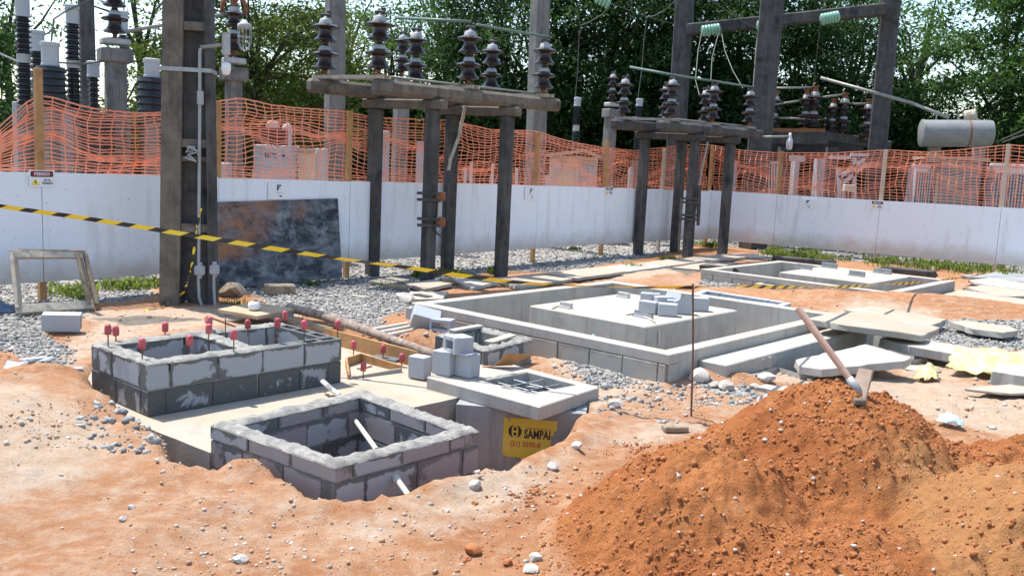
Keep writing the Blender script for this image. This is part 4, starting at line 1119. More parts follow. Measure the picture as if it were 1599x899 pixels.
# ---- concrete plates laid as a path behind the big basin
rd = random.Random(33)
rows = [((585, 452), (700, 444)), ]
path = [((640, 455), (700, 455), (692, 466), (636, 467), 'pale square cover plate with a dark slot near the basin corner'),
        ((575, 438), (612, 432), (640, 436), (606, 443), 'thin concrete pad at the foot of the left front platform post'),
        ((632, 442), (676, 436), (706, 442), (664, 451), 'thin concrete pad under the nearest platform post'),
        ((706, 437), (742, 430), (776, 440), (738, 449), 'tilted brownish plate between the platform posts'),
        ((770, 434), (846, 426), (900, 434), (812, 449), 'large grey plate at the foot of the right platform post'),
        ((848, 426), (930, 417), (975, 424), (902, 434), 'second large plate of the path behind the basin'),
        ((932, 417), (1000, 410), (1042, 415), (978, 424), 'third plate of the path, half dusted with soil'),
        ((1003, 410), (1066, 402), (1106, 406), (1046, 415), 'fourth plate of the path near the rear platform'),
        ((1070, 402), (1122, 397), (1165, 401), (1110, 406), 'fifth plate of the path under the rear platform'),
        ((1126, 397), (1176, 396), (1232, 401), (1170, 401), 'sixth plate of the path left of the rear basin'),
        ((1050, 417), (1110, 408), (1150, 412), (1094, 421), 'plate tilting into the hollow beside the rear basin')]
for i, (a, b, c, d, lb) in enumerate(path):
    z = .045 + .012 * (i % 3)
    slab('paving_plate', lb, [(*a, z + rd.uniform(-.01, .02)), (*b, z + rd.uniform(-.01, .02)), (*c, z + rd.uniform(-.01, .02)), (*d, z + rd.uniform(-.01, .02))], .055, ['concrete', 'concrete_dusty', 'concrete_dusty'][i % 3], 40 + i, .25, .014, 'paving plate', 'plates of the path')
a = P(660, 461, .063); mb = MB(); mb.box(a, (.28, .13, .012), yaw); tag(mb.build('slot_shade', MT['old_concrete_dark'], None, a), 'dark flat piece standing in for the shaded hole in the pale square cover plate', 'cover')  # flat dark box painted as the shade of the plate's hole
for i, (px, py, L, lb) in enumerate(((1240, 406, .9, 'dark strip of torn paving behind the rear basin, left piece'), (1272, 409, .8, 'dark strip of torn paving behind the rear basin, right piece'), (1420, 424, 1.0, 'dark torn paving edge behind the rear basin right corner'), (1122, 420, .7, 'dark torn paving lump at the left corner of the rear basin'))):
    b = P(px, py, .12); o = put('torn_paving', chunk_mesh(L, .22, .12, 'old_concrete_dark', 60 + i, .12), None, b, (0, 0, yaw + .1)); tag(o, lb, 'rubble')

# ---- kerb of rubble, rocks
def rock(label, px, py, w, mat='rock_grey', zz=0.0, hfac=.7, seed=0, name='rock', cat='rock', group='loose rocks', lx=1.0):
    rr = np.random.default_rng(seed + 100); V, Fc = ICO2; b = P(px, py, zz); g0 = Vector((b.x, b.y, gz(b.x, b.y)))
    w3 = w / 2
    d0 = rr.normal(size=(7, 3)); d0 /= np.linalg.norm(d0, axis=1)[:, None]
    W_ = V.copy()
    for dd in d0:                                     # chop facets for a broken look
        lim = rr.uniform(.55, .85); k_ = W_ @ dd; W_ = W_ - np.outer(np.clip(k_ - lim, 0, None), dd)
    W_ *= 1 + rr.uniform(-.06, .06, (len(V), 1)); W_ = W_ * np.array([w3 * lx, w3 * .8, w3 * hfac])
    me = bpy.data.meshes.new('rock'); me.from_pydata(W_.tolist(), [], Fc.tolist()); me.materials.append(MT[mat])
    o = put(name, me, None, g0 + UP * (w3 * hfac * .42), (0, 0, rr.uniform(0, 6))); smooth_auto(o, 28); return tag(o, label, cat, group)
for i, (px, py, w, m, zz, lb) in enumerate(((1198, 636, .24, 'rock_grey', .0, 'biggest grey boulder at the left foot of the soil heap'), (1092, 590, .26, 'rock_white', .06, 'large pale lump of broken concrete on the rubble behind the stake'),
    (1116, 600, .12, 'rock_grey', .05, 'fist-sized grey stone right of the large pale lump'), (1133, 608, .2, 'rock_white', .03, 'flat pale stone with an orange underside in the rubble'), (1038, 574, .14, 'rock_white', .12, 'pale rounded stone at the foot of the basin corner'),
    (1196, 604, .2, 'rock_white', .0, 'flat pale stone behind the biggest boulder'), (1178, 612, .12, 'rock_white', .0, 'small pale stone left behind the biggest boulder'), (1226, 616, .14, 'rock_grey', .0, 'grey stone just right of the biggest boulder'),
    (968, 630, .10, 'rock_grey', .03, 'grey stone on the bank right of the manhole, upper'), (958, 640, .12, 'rock_grey', .0, 'grey stone on the bank right of the manhole, lower'), (742, 766, .11, 'rock_white', .0, 'pale stone at the right end of the near pit'),
    (375, 880, .085, 'rock_white', .0, 'pale pebble lying near the bottom edge left of centre'), (828, 890, .10, 'rock_white', .0, 'white stone at the bottom edge below the heap'), (838, 874, .09, 'rock_white', .0, 'flat white stone just above the bottom edge stones'),
    (792, 880, .075, 'clod_soil', .0, 'orange clod beside the white bottom stones'), (738, 856, .11, 'clod_soil', .02, 'dark orange clod standing alone left of the heap'), (205, 800, .055, 'rock_grey', .0, 'small dark grey stone in the left foreground dirt'),
    (192, 815, .05, 'rock_grey', .0, 'small grey stone just below another in the left foreground'), (900, 706, .1, 'rock_grey', .02, 'pale grey stone on the bank by the yellow sign'), (862, 733, .10, 'rock_white', .0, 'flaky white stone on the dirt in front of the yellow sign'))):
    rock(lb, px, py, w, m, zz, .62, i)
rock('whitewashed boulder beside the foot of the big pole', 365, 463, .42, 'timber_old', .0, .72, 51, lx=1.25)
rock('pale green-grey lump left of the slotted cover plate', 632, 472, .34, 'rock_grey', .0, .5, 52, lx=1.3)
mb = MB(); c = P(1054, 668, .03); mb.box(c, (.19, .10, .045), .2, ch=.008); tag(mb.build('brick_piece', MT['timber_old'], None, c), 'flat tan brick piece lying right of the yellow sign bank', 'brick')
mb = MB(); c = P(437, 452, .09); mb.box(c, (.42, .15, .15), .35, ch=.02); tag(mb.build('timber_block', MT['timber_old'], None, c), 'short grey timber block in front of the dark plywood sheet', 'timber')
mb = MB(); c = P(560, 463, .03); mb.box(c, (.28, .07, .03), -.6, ch=.01); tag(mb.build('timber_offcut', MT['timber_bleached'], None, c), 'small pale wood chip on the gravel in the middle', 'timber')
mb = MB(); c = P(619, 448, .04); mb.box(c, (.34, .11, .08), -.25, ch=.02); tag(mb.build('timber_offcut', MT['timber_old'], None, c), 'brown log piece beside the nearest platform post pad', 'timber')
mb = MB(); c = P(698, 439, .06); mb.box(c, (.22, .14, .09), .3, ch=.01); tag(mb.build('timber_offcut', MT['timber_old'], None, c), 'small block of wood right of the nearest platform post', 'timber')

# ---- timber: lid with cup, log, formwork, pipes
slab('wooden_cover', 'square weathered wooden cover on block supports behind the double pit', [(340, 482, .18), (396, 471, .19), (462, 482, .18), (402, 493, .17)], .045, 'weathered_ply', 21, .5, .003, 'cover', None, 0)
for i, (px, py) in enumerate(((405, 497), (448, 489), (352, 486))):
    b = P(px, py, .06); mb = MB(); mb.box(b, (.12, .12, .14), yaw, ch=.006); tag(mb.build('support_block', MT['block_mixed'], None, b), ['grey block propping the near corner of the wooden cover', 'grey block propping the right corner of the wooden cover', 'grey block propping the left corner of the wooden cover'][i], 'concrete block')
b = P(397, 483, .185); mb = MB(); mb.lathe([(.058, .0), (.068, .012), (.070, .06), (.058, .085), (.035, .09)], 18, b); o = mb.build('white_cup', MT['pvc_white'], None, b, True); tag(o, 'white upturned plastic cup on the wooden cover', 'cup')
pts = [P(452, 481, .16), P(500, 492, .17), P(560, 511, .18), P(620, 532, .18), P(676, 551, .18), P(735, 571, .14)]
pts = [p + Vector((random.uniform(-.012, .012), 0, random.uniform(-.01, .01))) for p in pts]
mb = MB(); mb.tube(pts, [.052, .050, .047, .044, .040, .036], 12); o = mb.build('log_pole', MT['bark'], None, pts[0]); smooth_auto(o, 60); tag(o, 'long thin bark-patched log lying from the wooden cover to the stacked blocks', 'log')
a, b = P(508, 513, .15), P(676, 556, .15); mb = MB(); mb.beam(a - UP * .09, b - UP * .09, .022, .20, ch=.003); tag(mb.build('formwork_board', MT['timber_new'], None, a), 'long orange formwork board on edge in front of the log', 'board')
a, b = P(450, 492, .14), P(520, 508, .14); mb = MB(); mb.beam(a - UP * .06, b - UP * .06, .03, .07, ch=.003); tag(mb.build('formwork_board', MT['timber_old'], None, a), 'short dark batten behind the rear corner of the double pit', 'board')
fr = thing('timber_formwork', 'small open formwork frame of orange boards at the right end of the double pit', 'formwork', P(560, 570))
q = [P(541, 558, .09), P(564, 551, .09), P(627, 570, .07), P(545, 584, .05)]
for i in range(4): mb = MB(); mb.beam(q[i] - UP * .05, q[(i + 1) % 4] - UP * .05, .02, .10 if i != 2 else .05, ch=.003); mb.build('board', MT['timber_new' if i != 2 else 'concrete_dusty'], fr)
mb = MB(); mb.beam(P(560, 575, .015), P(578, 570, .015), .05, .012); mb.build('board', MT['timber_pale'], fr)
mb = MB(); c = P(602, 560, .05); mb.box(c, (.30, .12, .03), yaw + .3, ch=.004); tag(mb.build('tile_offcut', MT['block_mixed'], None, c), 'flat dark offcut by the long formwork board', 'offcut')
for i, (a, b) in enumerate((((572, 517), (636, 506)), ((583, 522), (644, 510)), ((590, 527), (650, 515)))):
    p, q_ = P(*a, .10), P(*b, .12); pipe([p, q_], .028, ['rear white pipe of the three lying beside the basin corner blocks', 'middle white pipe of the three beside the basin corner blocks', 'front white pipe of the three beside the basin corner blocks'][i], 'pvc', group='white pipes by the basin')
pts = [P(322, 503, .2), P(320, 497, .22), P(324, 494, .22), P(332, 497, .2), P(368, 510, .12)]
mb = MB(); mb.tube(pts, .012, 6); tag(mb.build('bent_bar', MT['rusty'], None, pts[0]), 'bent rusty bar behind the double pit', 'rebar')

# ---- sheets and rags
def sheet(name, label, quad, bulge, mat, seed, n=16, cat='sheet', amp=.03):
    mb = MB(); vs = []; fs = []
    g = np.arange(n + 1) / n; S, T_ = np.meshgrid(g, g, indexing='ij')
    nz_ = amp * fbm(S * 4 + seed, T_ * 4, .7, 4, seed, .6); ed = .10 * fbm(S * 3, T_ * 3 + seed, .5, 3, seed + 3)
    for i in range(n + 1):
        for j in range(n + 1):
            s_, t_ = S[i, j], T_[i, j]
            if i in (0, n) or j in (0, n): s_, t_ = s_ + ed[i, j] * .6, t_ + ed[i, j] * .6
            p = (quad[0].lerp(quad[1], s_)).lerp(quad[3].lerp(quad[2], s_), t_)
            vs.append(p + UP * (bulge * math.sin(math.pi * min(max(s_, 0), 1)) * math.sin(math.pi * min(max(t_, 0), 1)) + nz_[i, j] + .02))
    for i in range(n):
        for j in range(n): q = i * (n + 1) + j; fs.append((q, q + n + 1, q + n + 2, q + 1))
    mb.add(vs, fs); o = mb.build(name, MT[mat], None, quad[0], True)
    o.modifiers.new('thickness', 'SOLIDIFY').thickness = .004
    return tag(o, label, cat)
sheet('plastic_sheet', 'crumpled yellow plastic sheet half covered with dust at the right edge', [P(1478, 580, .05), P(1492, 546, .17), P(1620, 552, .14), P(1600, 592, .05)], .08, 'yellow_sheet', 2, 22, amp=.05)
sheet('plastic_bag', 'small bright yellow plastic bag at the trench mouth', [P(1428, 594, .02), P(1436, 576, .05), P(1462, 580, .05), P(1466, 597, .02)], .10, 'yellow_sheet', 5, 12, 'bag', .05)
sheet('blue_sheet', 'dark blue plastic sheet on the gravel at the left picture edge', [P(-40, 492, .02), P(-20, 474, .1), P(14, 476, .08), P(24, 491, .02)], .08, 'blue_sheet', 7, 12, 'sheet', .05)
sheet('green_rag', 'crumpled teal bag on the dirt beside the basin wall', [P(914, 542, .1), P(916, 532, .12), P(932, 532, .12), P(934, 542, .1)], .07, 'teal_rag', 8, 8, 'bag', .04)
sheet('blue_rag', 'light blue crumpled rag behind the soil heap', [P(1460, 660, .03), P(1468, 652, .05), P(1500, 658, .05), P(1504, 668, .03)], .05, 'lightblue_rag', 9, 8, 'rag', .04)

worn('blade_steel', (.36, .26, .20), (.48, .38, .31), 14, .7, .3, 50, c=(.24, .13, .08), metal=.2)
# ---- hoe stuck in the soil heap
hb = Vector((2.05, 5.30, hz(2.05, 5.30)))
hroot = thing('hoe', 'hoe with a long wooden handle stuck in the top of the soil heap', 'hoe', hb)
dpt = 5.32
head = Q(1342, 612, dpt); tip = Q(1246, 481, dpt + .25)
dv = (tip - head).normalized(); mb = MB()
mb.tube([head + dv * .0, head.lerp(tip, .3), head.lerp(tip, .7), tip], [.019, .021, .022, .023], 10); h_ = mb.build('handle', MT['handle_wood'], hroot); smooth_auto(h_, 60)
mb = MB(); mb.tube([head - dv * .02, head + dv * .05, head + dv * .10], [.032, .028, .023], 10); mb.build('eye', MT['galvanised'], hroot, smooth=True)
mb = MB(); bt = Q(1353, 576, dpt); bb_ = Q(1337, 636, dpt - .02); sd_ = Vector((.35, -.9, .1)).normalized()
ax_ = (bt - bb_).normalized(); 
q = [bt - sd_ * .055, bt + sd_ * .055, head + sd_ * .065, bb_ + sd_ * .06, bb_ - sd_ * .06, head - sd_ * .065]; nn_ = ax_.cross(sd_).normalized() * .006
mb.add([p + nn_ for p in q] + [p - nn_ for p in q], [tuple(range(6)), tuple(range(11, 5, -1))] + [(i, 6 + i, 6 + (i + 1) % 6, (i + 1) % 6) for i in range(6)])
mb.build('blade', MT['blade_steel'], hroot)
mb = MB(); b = Vector((1.99, 5.12, hz(1.99, 5.12))); mb.box(b + UP * .02, (.07, .04, .035), .2, ch=.008); tag(mb.build('stone_chip', MT['old_concrete'], None, b), 'small dark stone chip just below the hoe on the heap', 'stone')

# ---- stake with barrier tape
sb = P(1080, 652); st = Q(1082, 443, sb.y); mb = MB(); mb.tube([sb - UP * .1, sb.lerp(st, .5) + Vector((.006, 0, 0)), st], .0085, 8)
tag(mb.build('steel_stake', MT['rebar'], None, sb), 'thin rusty steel stake standing in the dirt right of the manhole', 'stake')
def tape(label, ctrl, width, period=.34, seed=0, twist=None, blk=.42):
    """plastic barrier tape through ctrl points, diagonal black bars as real pieces"""
    pts = [Vector(c) for c in ctrl]; dense = []
    for i in range(len(pts) - 1):
        p0 = pts[max(i - 1, 0)]; p1 = pts[i]; p2 = pts[i + 1]; p3 = pts[min(i + 2, len(pts) - 1)]
        for s_ in range(24):
            t_ = s_ / 24; dense.append(.5 * ((2 * p1) + (p2 - p0) * t_ + (2 * p0 - 5 * p1 + 4 * p2 - p3) * t_ ** 2 + (3 * p1 - p0 - 3 * p2 + p3) * t_ ** 3))
    dense.append(pts[-1]); cum = [0]
    for i in range(1, len(dense)): cum.append(cum[-1] + (dense[i] - dense[i - 1]).length)
    L = cum[-1]
    def at(s_):
        s_ = min(max(s_, 0), L); i = min(int(np.searchsorted(cum, s_, 'right')) - 1, len(dense) - 2); f_ = (s_ - cum[i]) / max(cum[i + 1] - cum[i], 1e-6)
        return dense[i].lerp(dense[i + 1], f_), (dense[i + 1] - dense[i]).normalized()
    mb = MB(); bars = []; s_ = 0
    while s_ < L: bars.append((s_, s_ + period * blk, 1)); bars.append((s_ + period * blk, s_ + period, 0)); s_ += period
    skew = width * 2.2
    def edge(s0, v_):
        q = s0 + skew * v_ / width; p, t_ = at(q); a = (twist(q) if twist else .12 * math.sin(q * 1.7 + seed))
        side = UP - t_ * t_.z; side.normalize(); nb = t_.cross(side)
        return p + (side * math.cos(a) + nb * math.sin(a)) * v_
    for s0, s1, mi in bars:
        mb.mi = mi; k_ = max(1, int((s1 - s0) / .04))
        for j in range(k_):
            a0, a1 = s0 + (s1 - s0) * j / k_, s0 + (s1 - s0) * (j + 1) / k_
            mb.add([edge(a0, -width / 2), edge(a1, -width / 2), edge(a1, 0), edge(a1, width / 2), edge(a0, width / 2), edge(a0, 0)], [(0, 1, 2, 5), (5, 2, 3, 4)])
    o = mb.build('barrier_tape', [MT['tape_yellow'], MT['tape_black']], None, pts[0]); smooth_auto(o, 50)
    return tag(o, label, 'barrier tape')
A_ = [Q(-120, 304, 9.3), Q(0, 322, 9.2), Q(140, 342, 9.0), Q(290, 366, 8.75), Q(420, 387, 8.5), Q(540, 405, 8.3), Q(640, 418, 8.1), Q(740, 433, 7.9), Q(840, 443, 7.7), Q(960, 448, 7.5), st - UP * .03]
tape('yellow and black barrier tape stretched from the left edge to the steel stake', A_, .043, .36, 1, lambda s_: .15 * math.sin(s_ * 1.3) + (0 if s_ < 3.6 else min(1, (s_ - 3.6) * .8) * (.72 + .45 * math.sin((s_ - 3.6) * 2.3))))
B_ = [st - UP * .03, Q(1140, 446, 8.2), Q(1210, 448, 9.2), Q(1300, 448, 11.0), Q(1400, 443, 13.6), Q(1480, 436, 16.2), Q(1536, 427, 18.8), Q(1640, 404, 19.8)]
tape('yellow and black barrier tape running from the steel stake to the right hoarding', B_, .042, .36, 3, lambda s_: .8 + .5 * math.sin(s_ * 2.1))
# ================================================================ hoarding, net, poles, platforms
HL0 = Vector((-5.77, 11.27, 0)); HC = Vector((4.92, 23.84, 0)); HLd = (HC - HL0).normalized(); HLn = Vector((HLd.y, -HLd.x, 0))   # normal towards the photographer
HRd = Vector((10.53 - 4.92, 20.39 - 23.84, 0)).normalized(); HRn = Vector((HRd.y, -HRd.x, 0))
if HRn.y > 0: HRn = -HRn
def hoarding(name, label, o0, d, nrm, stops, ztop, zbot, tops, mats, seed):
    root = thing(name, label, 'hoarding', o0 + d * stops[0]); rd = random.Random(seed); ang = math.atan2(d.y, d.x)
    for i, s in enumerate(stops):
        b = o0 + d * s; mb = MB(); t_ = tops[i]; ln = rd.uniform(-.02, .02)
        if t_: mb.beam(b - UP * .2, b + d * ln + UP * t_, .085, .07, up=nrm, ch=.004); mb.build('post', MT[mats[i]], root)
    for i in range(len(stops) - 1):
        a, b = o0 + d * (stops[i] + .004) + nrm * .05, o0 + d * (stops[i + 1] - .004) + nrm * .05
        za, zb_ = ztop(stops[i]), ztop(stops[i + 1]); ja = rd.uniform(-.012, .012); t_ = nrm * (.009 + rd.uniform(-.003, .003))
        q = [a + UP * (zbot + ja), b + UP * (zbot + ja), b + UP * (zb_ + ja), a + UP * (za + ja)]
        mb = MB(); mb.add([p + t_ for p in q] + [p - t_ for p in q], [(0, 1, 2, 3), (7, 6, 5, 4), (0, 4, 5, 1), (1, 5, 6, 2), (2, 6, 7, 3), (3, 7, 4, 0)]); mb.build('panel', MT['hoarding_white'], root)
    return root
LS = [-4.8, -2.4, 0, 2.4, 4.75, 7.15, 9.5, 11.85, 14.2, 16.48]
ltop = lambda s: 1.59 - .0085 * max(s, 0)
hoarding('hoarding', 'long white panel hoarding on timber posts across the left and centre', HL0, HLd, HLn, LS, ltop, .26,
         [2.8, 2.8, 2.82, 2.62, 2.65, 2.55, 2.56, 2.5, 2.42, 2.6], ['timber_new'] * 8 + ['timber_pale', 'timber_new'], 5)
RS = [.02, 1.75, 4.15, 6.65, 9.1, 11.6]
hoarding('hoarding', 'white panel hoarding on timber posts along the right side', HC + HRn * .0, HRd, HRn, RS, lambda s: 1.46, .22,
         [None, 2.5, 2.62, 2.82, 2.8, 2.8], ['timber_new', 'timber_new', 'timber_pale', 'timber_pale', 'timber_pale', 'timber_new'], 6)

def net(name, label, o0, d, nrm, s0, s1, top, bot, seed, off=-.055, dx=.15, rows=26):
    """orange barrier net: flat horizontal strands tied by short vertical ones"""
    n = int((s1 - s0) / dx); S = s0 + (s1 - s0) * np.arange(n + 1) / n
    tz = np.interp(S, [q[0] for q in top], [q[1] for q in top]); bz = np.interp(S, [q[0] for q in bot], [q[1] for q in bot])
    k = np.arange(rows + 1) / rows
    Sg, K = np.meshgrid(S, k, indexing='ij')
    wob = fbm(Sg, K * 2, .9, 3, seed); wob2 = fbm(Sg, K * 3, .35, 2, seed + 5)
    Kd = np.clip(K + .24 * wob * np.sin(np.pi * K), 0, 1)
    Z = bz[:, None] * (1 - Kd) + tz[:, None] * Kd + .03 * wob2
    Sx = Sg + .10 * fbm(Sg, K * 2.5, .8, 3, seed + 9)
    Oy = off - .10 * np.abs(fbm(Sg, K * 2, 1.1, 3, seed + 13)) * 2
    Z[:, 0] = bz; Z[:, -1] = tz
    def pt(i, j): return o0 + d * Sx[i, j] + nrm * Oy[i, j] + UP * Z[i, j]
    G = [[pt(i, j) for j in range(rows + 1)] for i in range(n + 1)]
    mb = MB(); rd = random.Random(seed)
    for j in range(rows + 1):
        hw = .0085 if 0 < j < rows else .012
        vs = []; fs = []
        for i in range(n + 1):
            p = G[i][j]; vs += [p - UP * hw, p + UP * hw]
            if i < n:
                q = (p + G[i + 1][j]) / 2 + UP * (-.006 if j % 2 else .004) + UP * rd.uniform(-.004, .004); vs += [q - UP * hw * .8, q + UP * hw * .8]
        for i in range(len(vs) // 2 - 1): fs.append((2 * i, 2 * i + 2, 2 * i + 3, 2 * i + 1))
        mb.add(vs, fs)
    for i in range(n + 1):
        vs = []; fs = []
        for j in range(rows + 1): p = G[i][j]; w_ = d * .007; vs += [p - w_, p + w_]
        for j in range(rows): fs.append((2 * j, 2 * j + 1, 2 * j + 3, 2 * j + 2))
        mb.add(vs, fs)
    return tag(mb.build(name, MT['net_orange'], None, o0 + d * s0 + UP * 1.5), label, 'safety net')
def ztop_px(o0, d, pts):
    """net top given as photo pixels -> (distance along fence, height)"""
    out = []
    for px, py in pts:
        r = _ray(px, py); n_ = np.array([d.y, -d.x]); den = r[0] * n_[0] + r[1] * n_[1]
        k = ((o0.x - CAM[0]) * n_[0] + (o0.y - CAM[1]) * n_[1]) / den; p = CAM + r * k
        out.append(((p[0] - o0.x) * d.x + (p[1] - o0.y) * d.y, p[2]))
    return sorted(out)
lt = ztop_px(HL0, HLd, [(-60, 250), (-20, 215), (10, 196), (40, 165), (60, 150), (90, 153), (120, 164), (160, 172), (210, 177), (262, 177), (330, 161), (380, 153), (430, 164), (480, 170), (541, 174), (590, 184), (660, 187), (720, 189), (770, 203), (840, 205), (870, 214), (900, 223), (945, 231), (1000, 236), (1031, 232), (1060, 229), (1100, 226)])
net('safety_net', 'orange plastic safety net sagging between posts above the left hoarding', HL0, HLd, HLn, -1.6, 16.45, lt, [(-2, 1.50), (0, 1.56), (16.5, 1.42)], 3)
rt = ztop_px(HC, HRd, [(1108, 226), (1150, 234), (1215, 239), (1300, 239), (1380, 234), (1450, 238), (1520, 232), (1578, 226), (1640, 232), (1700, 236)])
net('safety_net', 'orange plastic safety net above the right hoarding', HC, HRd, HRn, .05, 9.6, rt, [(0, 1.40), (10, 1.40)], 8)

# ---- signs on the hoarding
def tri(a, b, c): return [a, b, c]
def danger_sign(label, ctr, d, nrm, w=.25, h=.21, tilt=0.0):
    o0 = ctr - d * w / 2 + UP * h / 2 + nrm * .012
    r = thing('danger_sign', label, 'sign', ctr - UP * h / 2, 'high voltage warning signs')
    def sp(x, y, o=0.0): return o0 + d * x * w - UP * y * h + nrm * o
    mb = MB(); mb.add([sp(0, 0), sp(1, 0), sp(1, 1), sp(0, 1)] + [sp(0, 0, -.006), sp(1, 0, -.006), sp(1, 1, -.006), sp(0, 1, -.006)], [(3, 2, 1, 0), (4, 5, 6, 7), (0, 1, 5, 4), (1, 2, 6, 5), (2, 3, 7, 6), (3, 0, 4, 7)]); mb.build('plate', MT['sign_white'], r)
    def oval(x0, x1, y0, y1, o, mat, name):
        pts = []
        for cx, cy, a0 in ((x1 - .06, y0 + .1, -90), (x1 - .06, y1 - .1, 0), (x0 + .06, y1 - .1, 90), (x0 + .06, y0 + .1, 180)):
            for q in range(4): a = math.radians(a0 + 30 * q); pts.append(sp(cx + .06 * math.cos(a), cy + .1 * math.sin(a), o))
        mb = MB(); mb.add(pts, [tuple(range(16))[::-1]]); mb.build(name, MT[mat], r)
    oval(.06, .94, .05, .40, .002, 'ink_black', 'header'); oval(.10, .90, .09, .36, .0035, 'sign_maroon', 'header_panel')
    me, w_ = text_mesh('PERIGO', .055 * h / .21, 'sign_white', .001); on_plate(r, me, o0, d, .005, w * .5 - w_ / 2, h * .31)
    me, w_ = text_mesh('ALTA', .036 * h / .21, 'ink_navy', .0008); on_plate(r, me, o0, d, .004, w * .70 - w_ / 2, h * .64)
    me, w_ = text_mesh('TENSÃO', .036 * h / .21, 'ink_navy', .0008); on_plate(r, me, o0, d, .004, w * .70 - w_ / 2, h * .83)
    mb = MB(); mb.add([sp(.08, .88, .003), sp(.24, .50, .003), sp(.40, .88, .003)], [(2, 1, 0)]); mb.build('warning_triangle', MT['tape_yellow'], r)
    mb = MB(); mb.add([sp(.235, .60, .005), sp(.27, .60, .005), sp(.25, .70, .005), sp(.28, .70, .005), sp(.235, .84, .005), sp(.24, .73, .005), sp(.21, .73, .005)], [(6, 5, 4, 3, 2, 1, 0)]); mb.build('bolt', MT['ink_black'], r)
def company_sign(label, ctr, d, nrm, w=.32, h=.26):
    o0 = ctr - d * w / 2 + UP * h / 2 + nrm * .012; r = thing('company_plate', label, 'sign', ctr - UP * h / 2, 'white F plates on the hoarding')
    def sp(x, y, o=0.0): return o0 + d * x * w - UP * y * h + nrm * o
    mb = MB(); mb.add([sp(0, 0), sp(1, 0), sp(1, 1), sp(0, 1)] + [sp(0, 0, -.006), sp(1, 0, -.006), sp(1, 1, -.006), sp(0, 1, -.006)], [(3, 2, 1, 0), (4, 5, 6, 7), (0, 1, 5, 4), (1, 2, 6, 5), (2, 3, 7, 6), (3, 0, 4, 7)]); mb.build('plate', MT['sign_white'], r)
    F_ = [(.43, .14), (.64, .14), (.64, .22), (.49, .22), (.49, .28), (.59, .28), (.59, .345), (.50, .345), (.475, .48), (.42, .48)]
    mb = MB(); q = [sp(x, y, .004) for x, y in F_]; mb.add([sp(.43, .14, .004), sp(.64, .14, .004), sp(.64, .22, .004), sp(.43, .22, .004), sp(.43, .28, .004), sp(.59, .28, .004), sp(.57, .345, .004), sp(.43, .345, .004), sp(.50, .22, .0041), sp(.49, .48, .0041), sp(.42, .48, .0041), sp(.43, .22, .0041)],
        [(3, 2, 1, 0), (7, 6, 5, 4), (11, 8, 9, 10)]); mb.build('emblem', MT['ink_navy'], r)
    me, w_ = text_mesh('F A C I A', .030, 'cap_grey'); on_plate(r, me, o0, d, .004, w * .55 - w_ / 2, h * .66)
    mb = MB(); mb.add([sp(.55, .78, .004), sp(.67, .78, .004), sp(.67, .86, .004), sp(.55, .86, .004)], [(3, 2, 1, 0)]); mb.build('badge', MT['dark_steel'], r)
def on_fence(px, py, o0, d, nrm):
    r = _ray(px, py); n_ = np.array([nrm.x, nrm.y]); q = o0 + nrm * .062
    k = ((q.x - CAM[0]) * n_[0] + (q.y - CAM[1]) * n_[1]) / (r[0] * n_[0] + r[1] * n_[1]); return Vector(CAM + r * k)
danger_sign('red-headed danger sign at the far left end of the hoarding', on_fence(65, 279, HL0, HLd, HLn), HLd, HLn, .30, .20)
danger_sign('small danger sign on the hoarding between the two insulator platforms', on_fence(951, 298, HL0, HLd, HLn), HLd, HLn, .28, .19)
danger_sign('red-headed danger sign on the right hoarding', on_fence(1370, 320, HC, HRd, HRn), HRd, HRn, .28, .19)
company_sign('white plate with a navy F above the dark plywood sheet', on_fence(434, 298, HL0, HLd, HLn), HLd, HLn, .36, .25)
company_sign('white plate with a navy F between the platform and the centre post', on_fence(828, 302, HL0, HLd, HLn), HLd, HLn, .36, .25)
company_sign('white plate with a navy F on the right hoarding', on_fence(1261, 318, HC, HRd, HRn), HRd, HRn, .36, .22)

# ---- dark plywood sheet leaning at the foot of the hoarding
def near_fence(px, py, off):
    r = _ray(px, py); q = HL0 + HLn * off; k = ((q.x - CAM[0]) * HLn.x + (q.y - CAM[1]) * HLn.y) / (r[0] * HLn.x + r[1] * HLn.y); return Vector(CAM + r * k)
a, b = near_fence(328, 452, .42), near_fence(534, 434, .42); c, d = near_fence(527, 310, .085), near_fence(328, 316, .085)
mb = MB(); N1, N2 = 24, 14; vs = []; w = []
for i in range(N1 + 1):
    for j in range(N2 + 1):
        p = a.lerp(b, i / N1).lerp(d.lerp(c, i / N1), j / N2); vs.append(p)
        x_, y_ = i / N1, j / N2; w.append(max(0, 1 - abs(x_ - .22 - .35 * (y_ - .75)) * 3.2) * (y_ > .3) + .5 * max(0, 1 - abs(x_ - .68) * 9) * (y_ > .75))
nn = (b - a).cross(d - a).normalized() * .009
m = N2 + 1; f1 = [(i * m + j, (i + 1) * m + j, (i + 1) * m + j + 1, i * m + j + 1) for i in range(N1) for j in range(N2)]
K_ = len(vs); mb.add([v + nn for v in vs] + [v - nn for v in vs], f1 + [tuple(q + K_ for q in f[::-1]) for f in f1])
ed = [i * m for i in range(N1 + 1)] + [N1 * m + j for j in range(1, m)] + [i * m + N2 for i in range(N1 - 1, -1, -1)] + [j for j in range(N2 - 1, 0, -1)]
mb.add([], []); mb.f += [[ed[i], ed[i] + K_, ed[(i + 1) % len(ed)] + K_, ed[(i + 1) % len(ed)]] for i in range(len(ed))]; mb.m += [0] * len(ed)
o = mb.build('plywood_sheet', MT['dark_plywood'], None, a); at = o.data.attributes.new('soil', 'FLOAT', 'POINT'); at.data.foreach_set('value', w + w)
tag(o, 'large dark slurry-stained plywood sheet leaning against the hoarding behind the pole', 'plywood sheet')

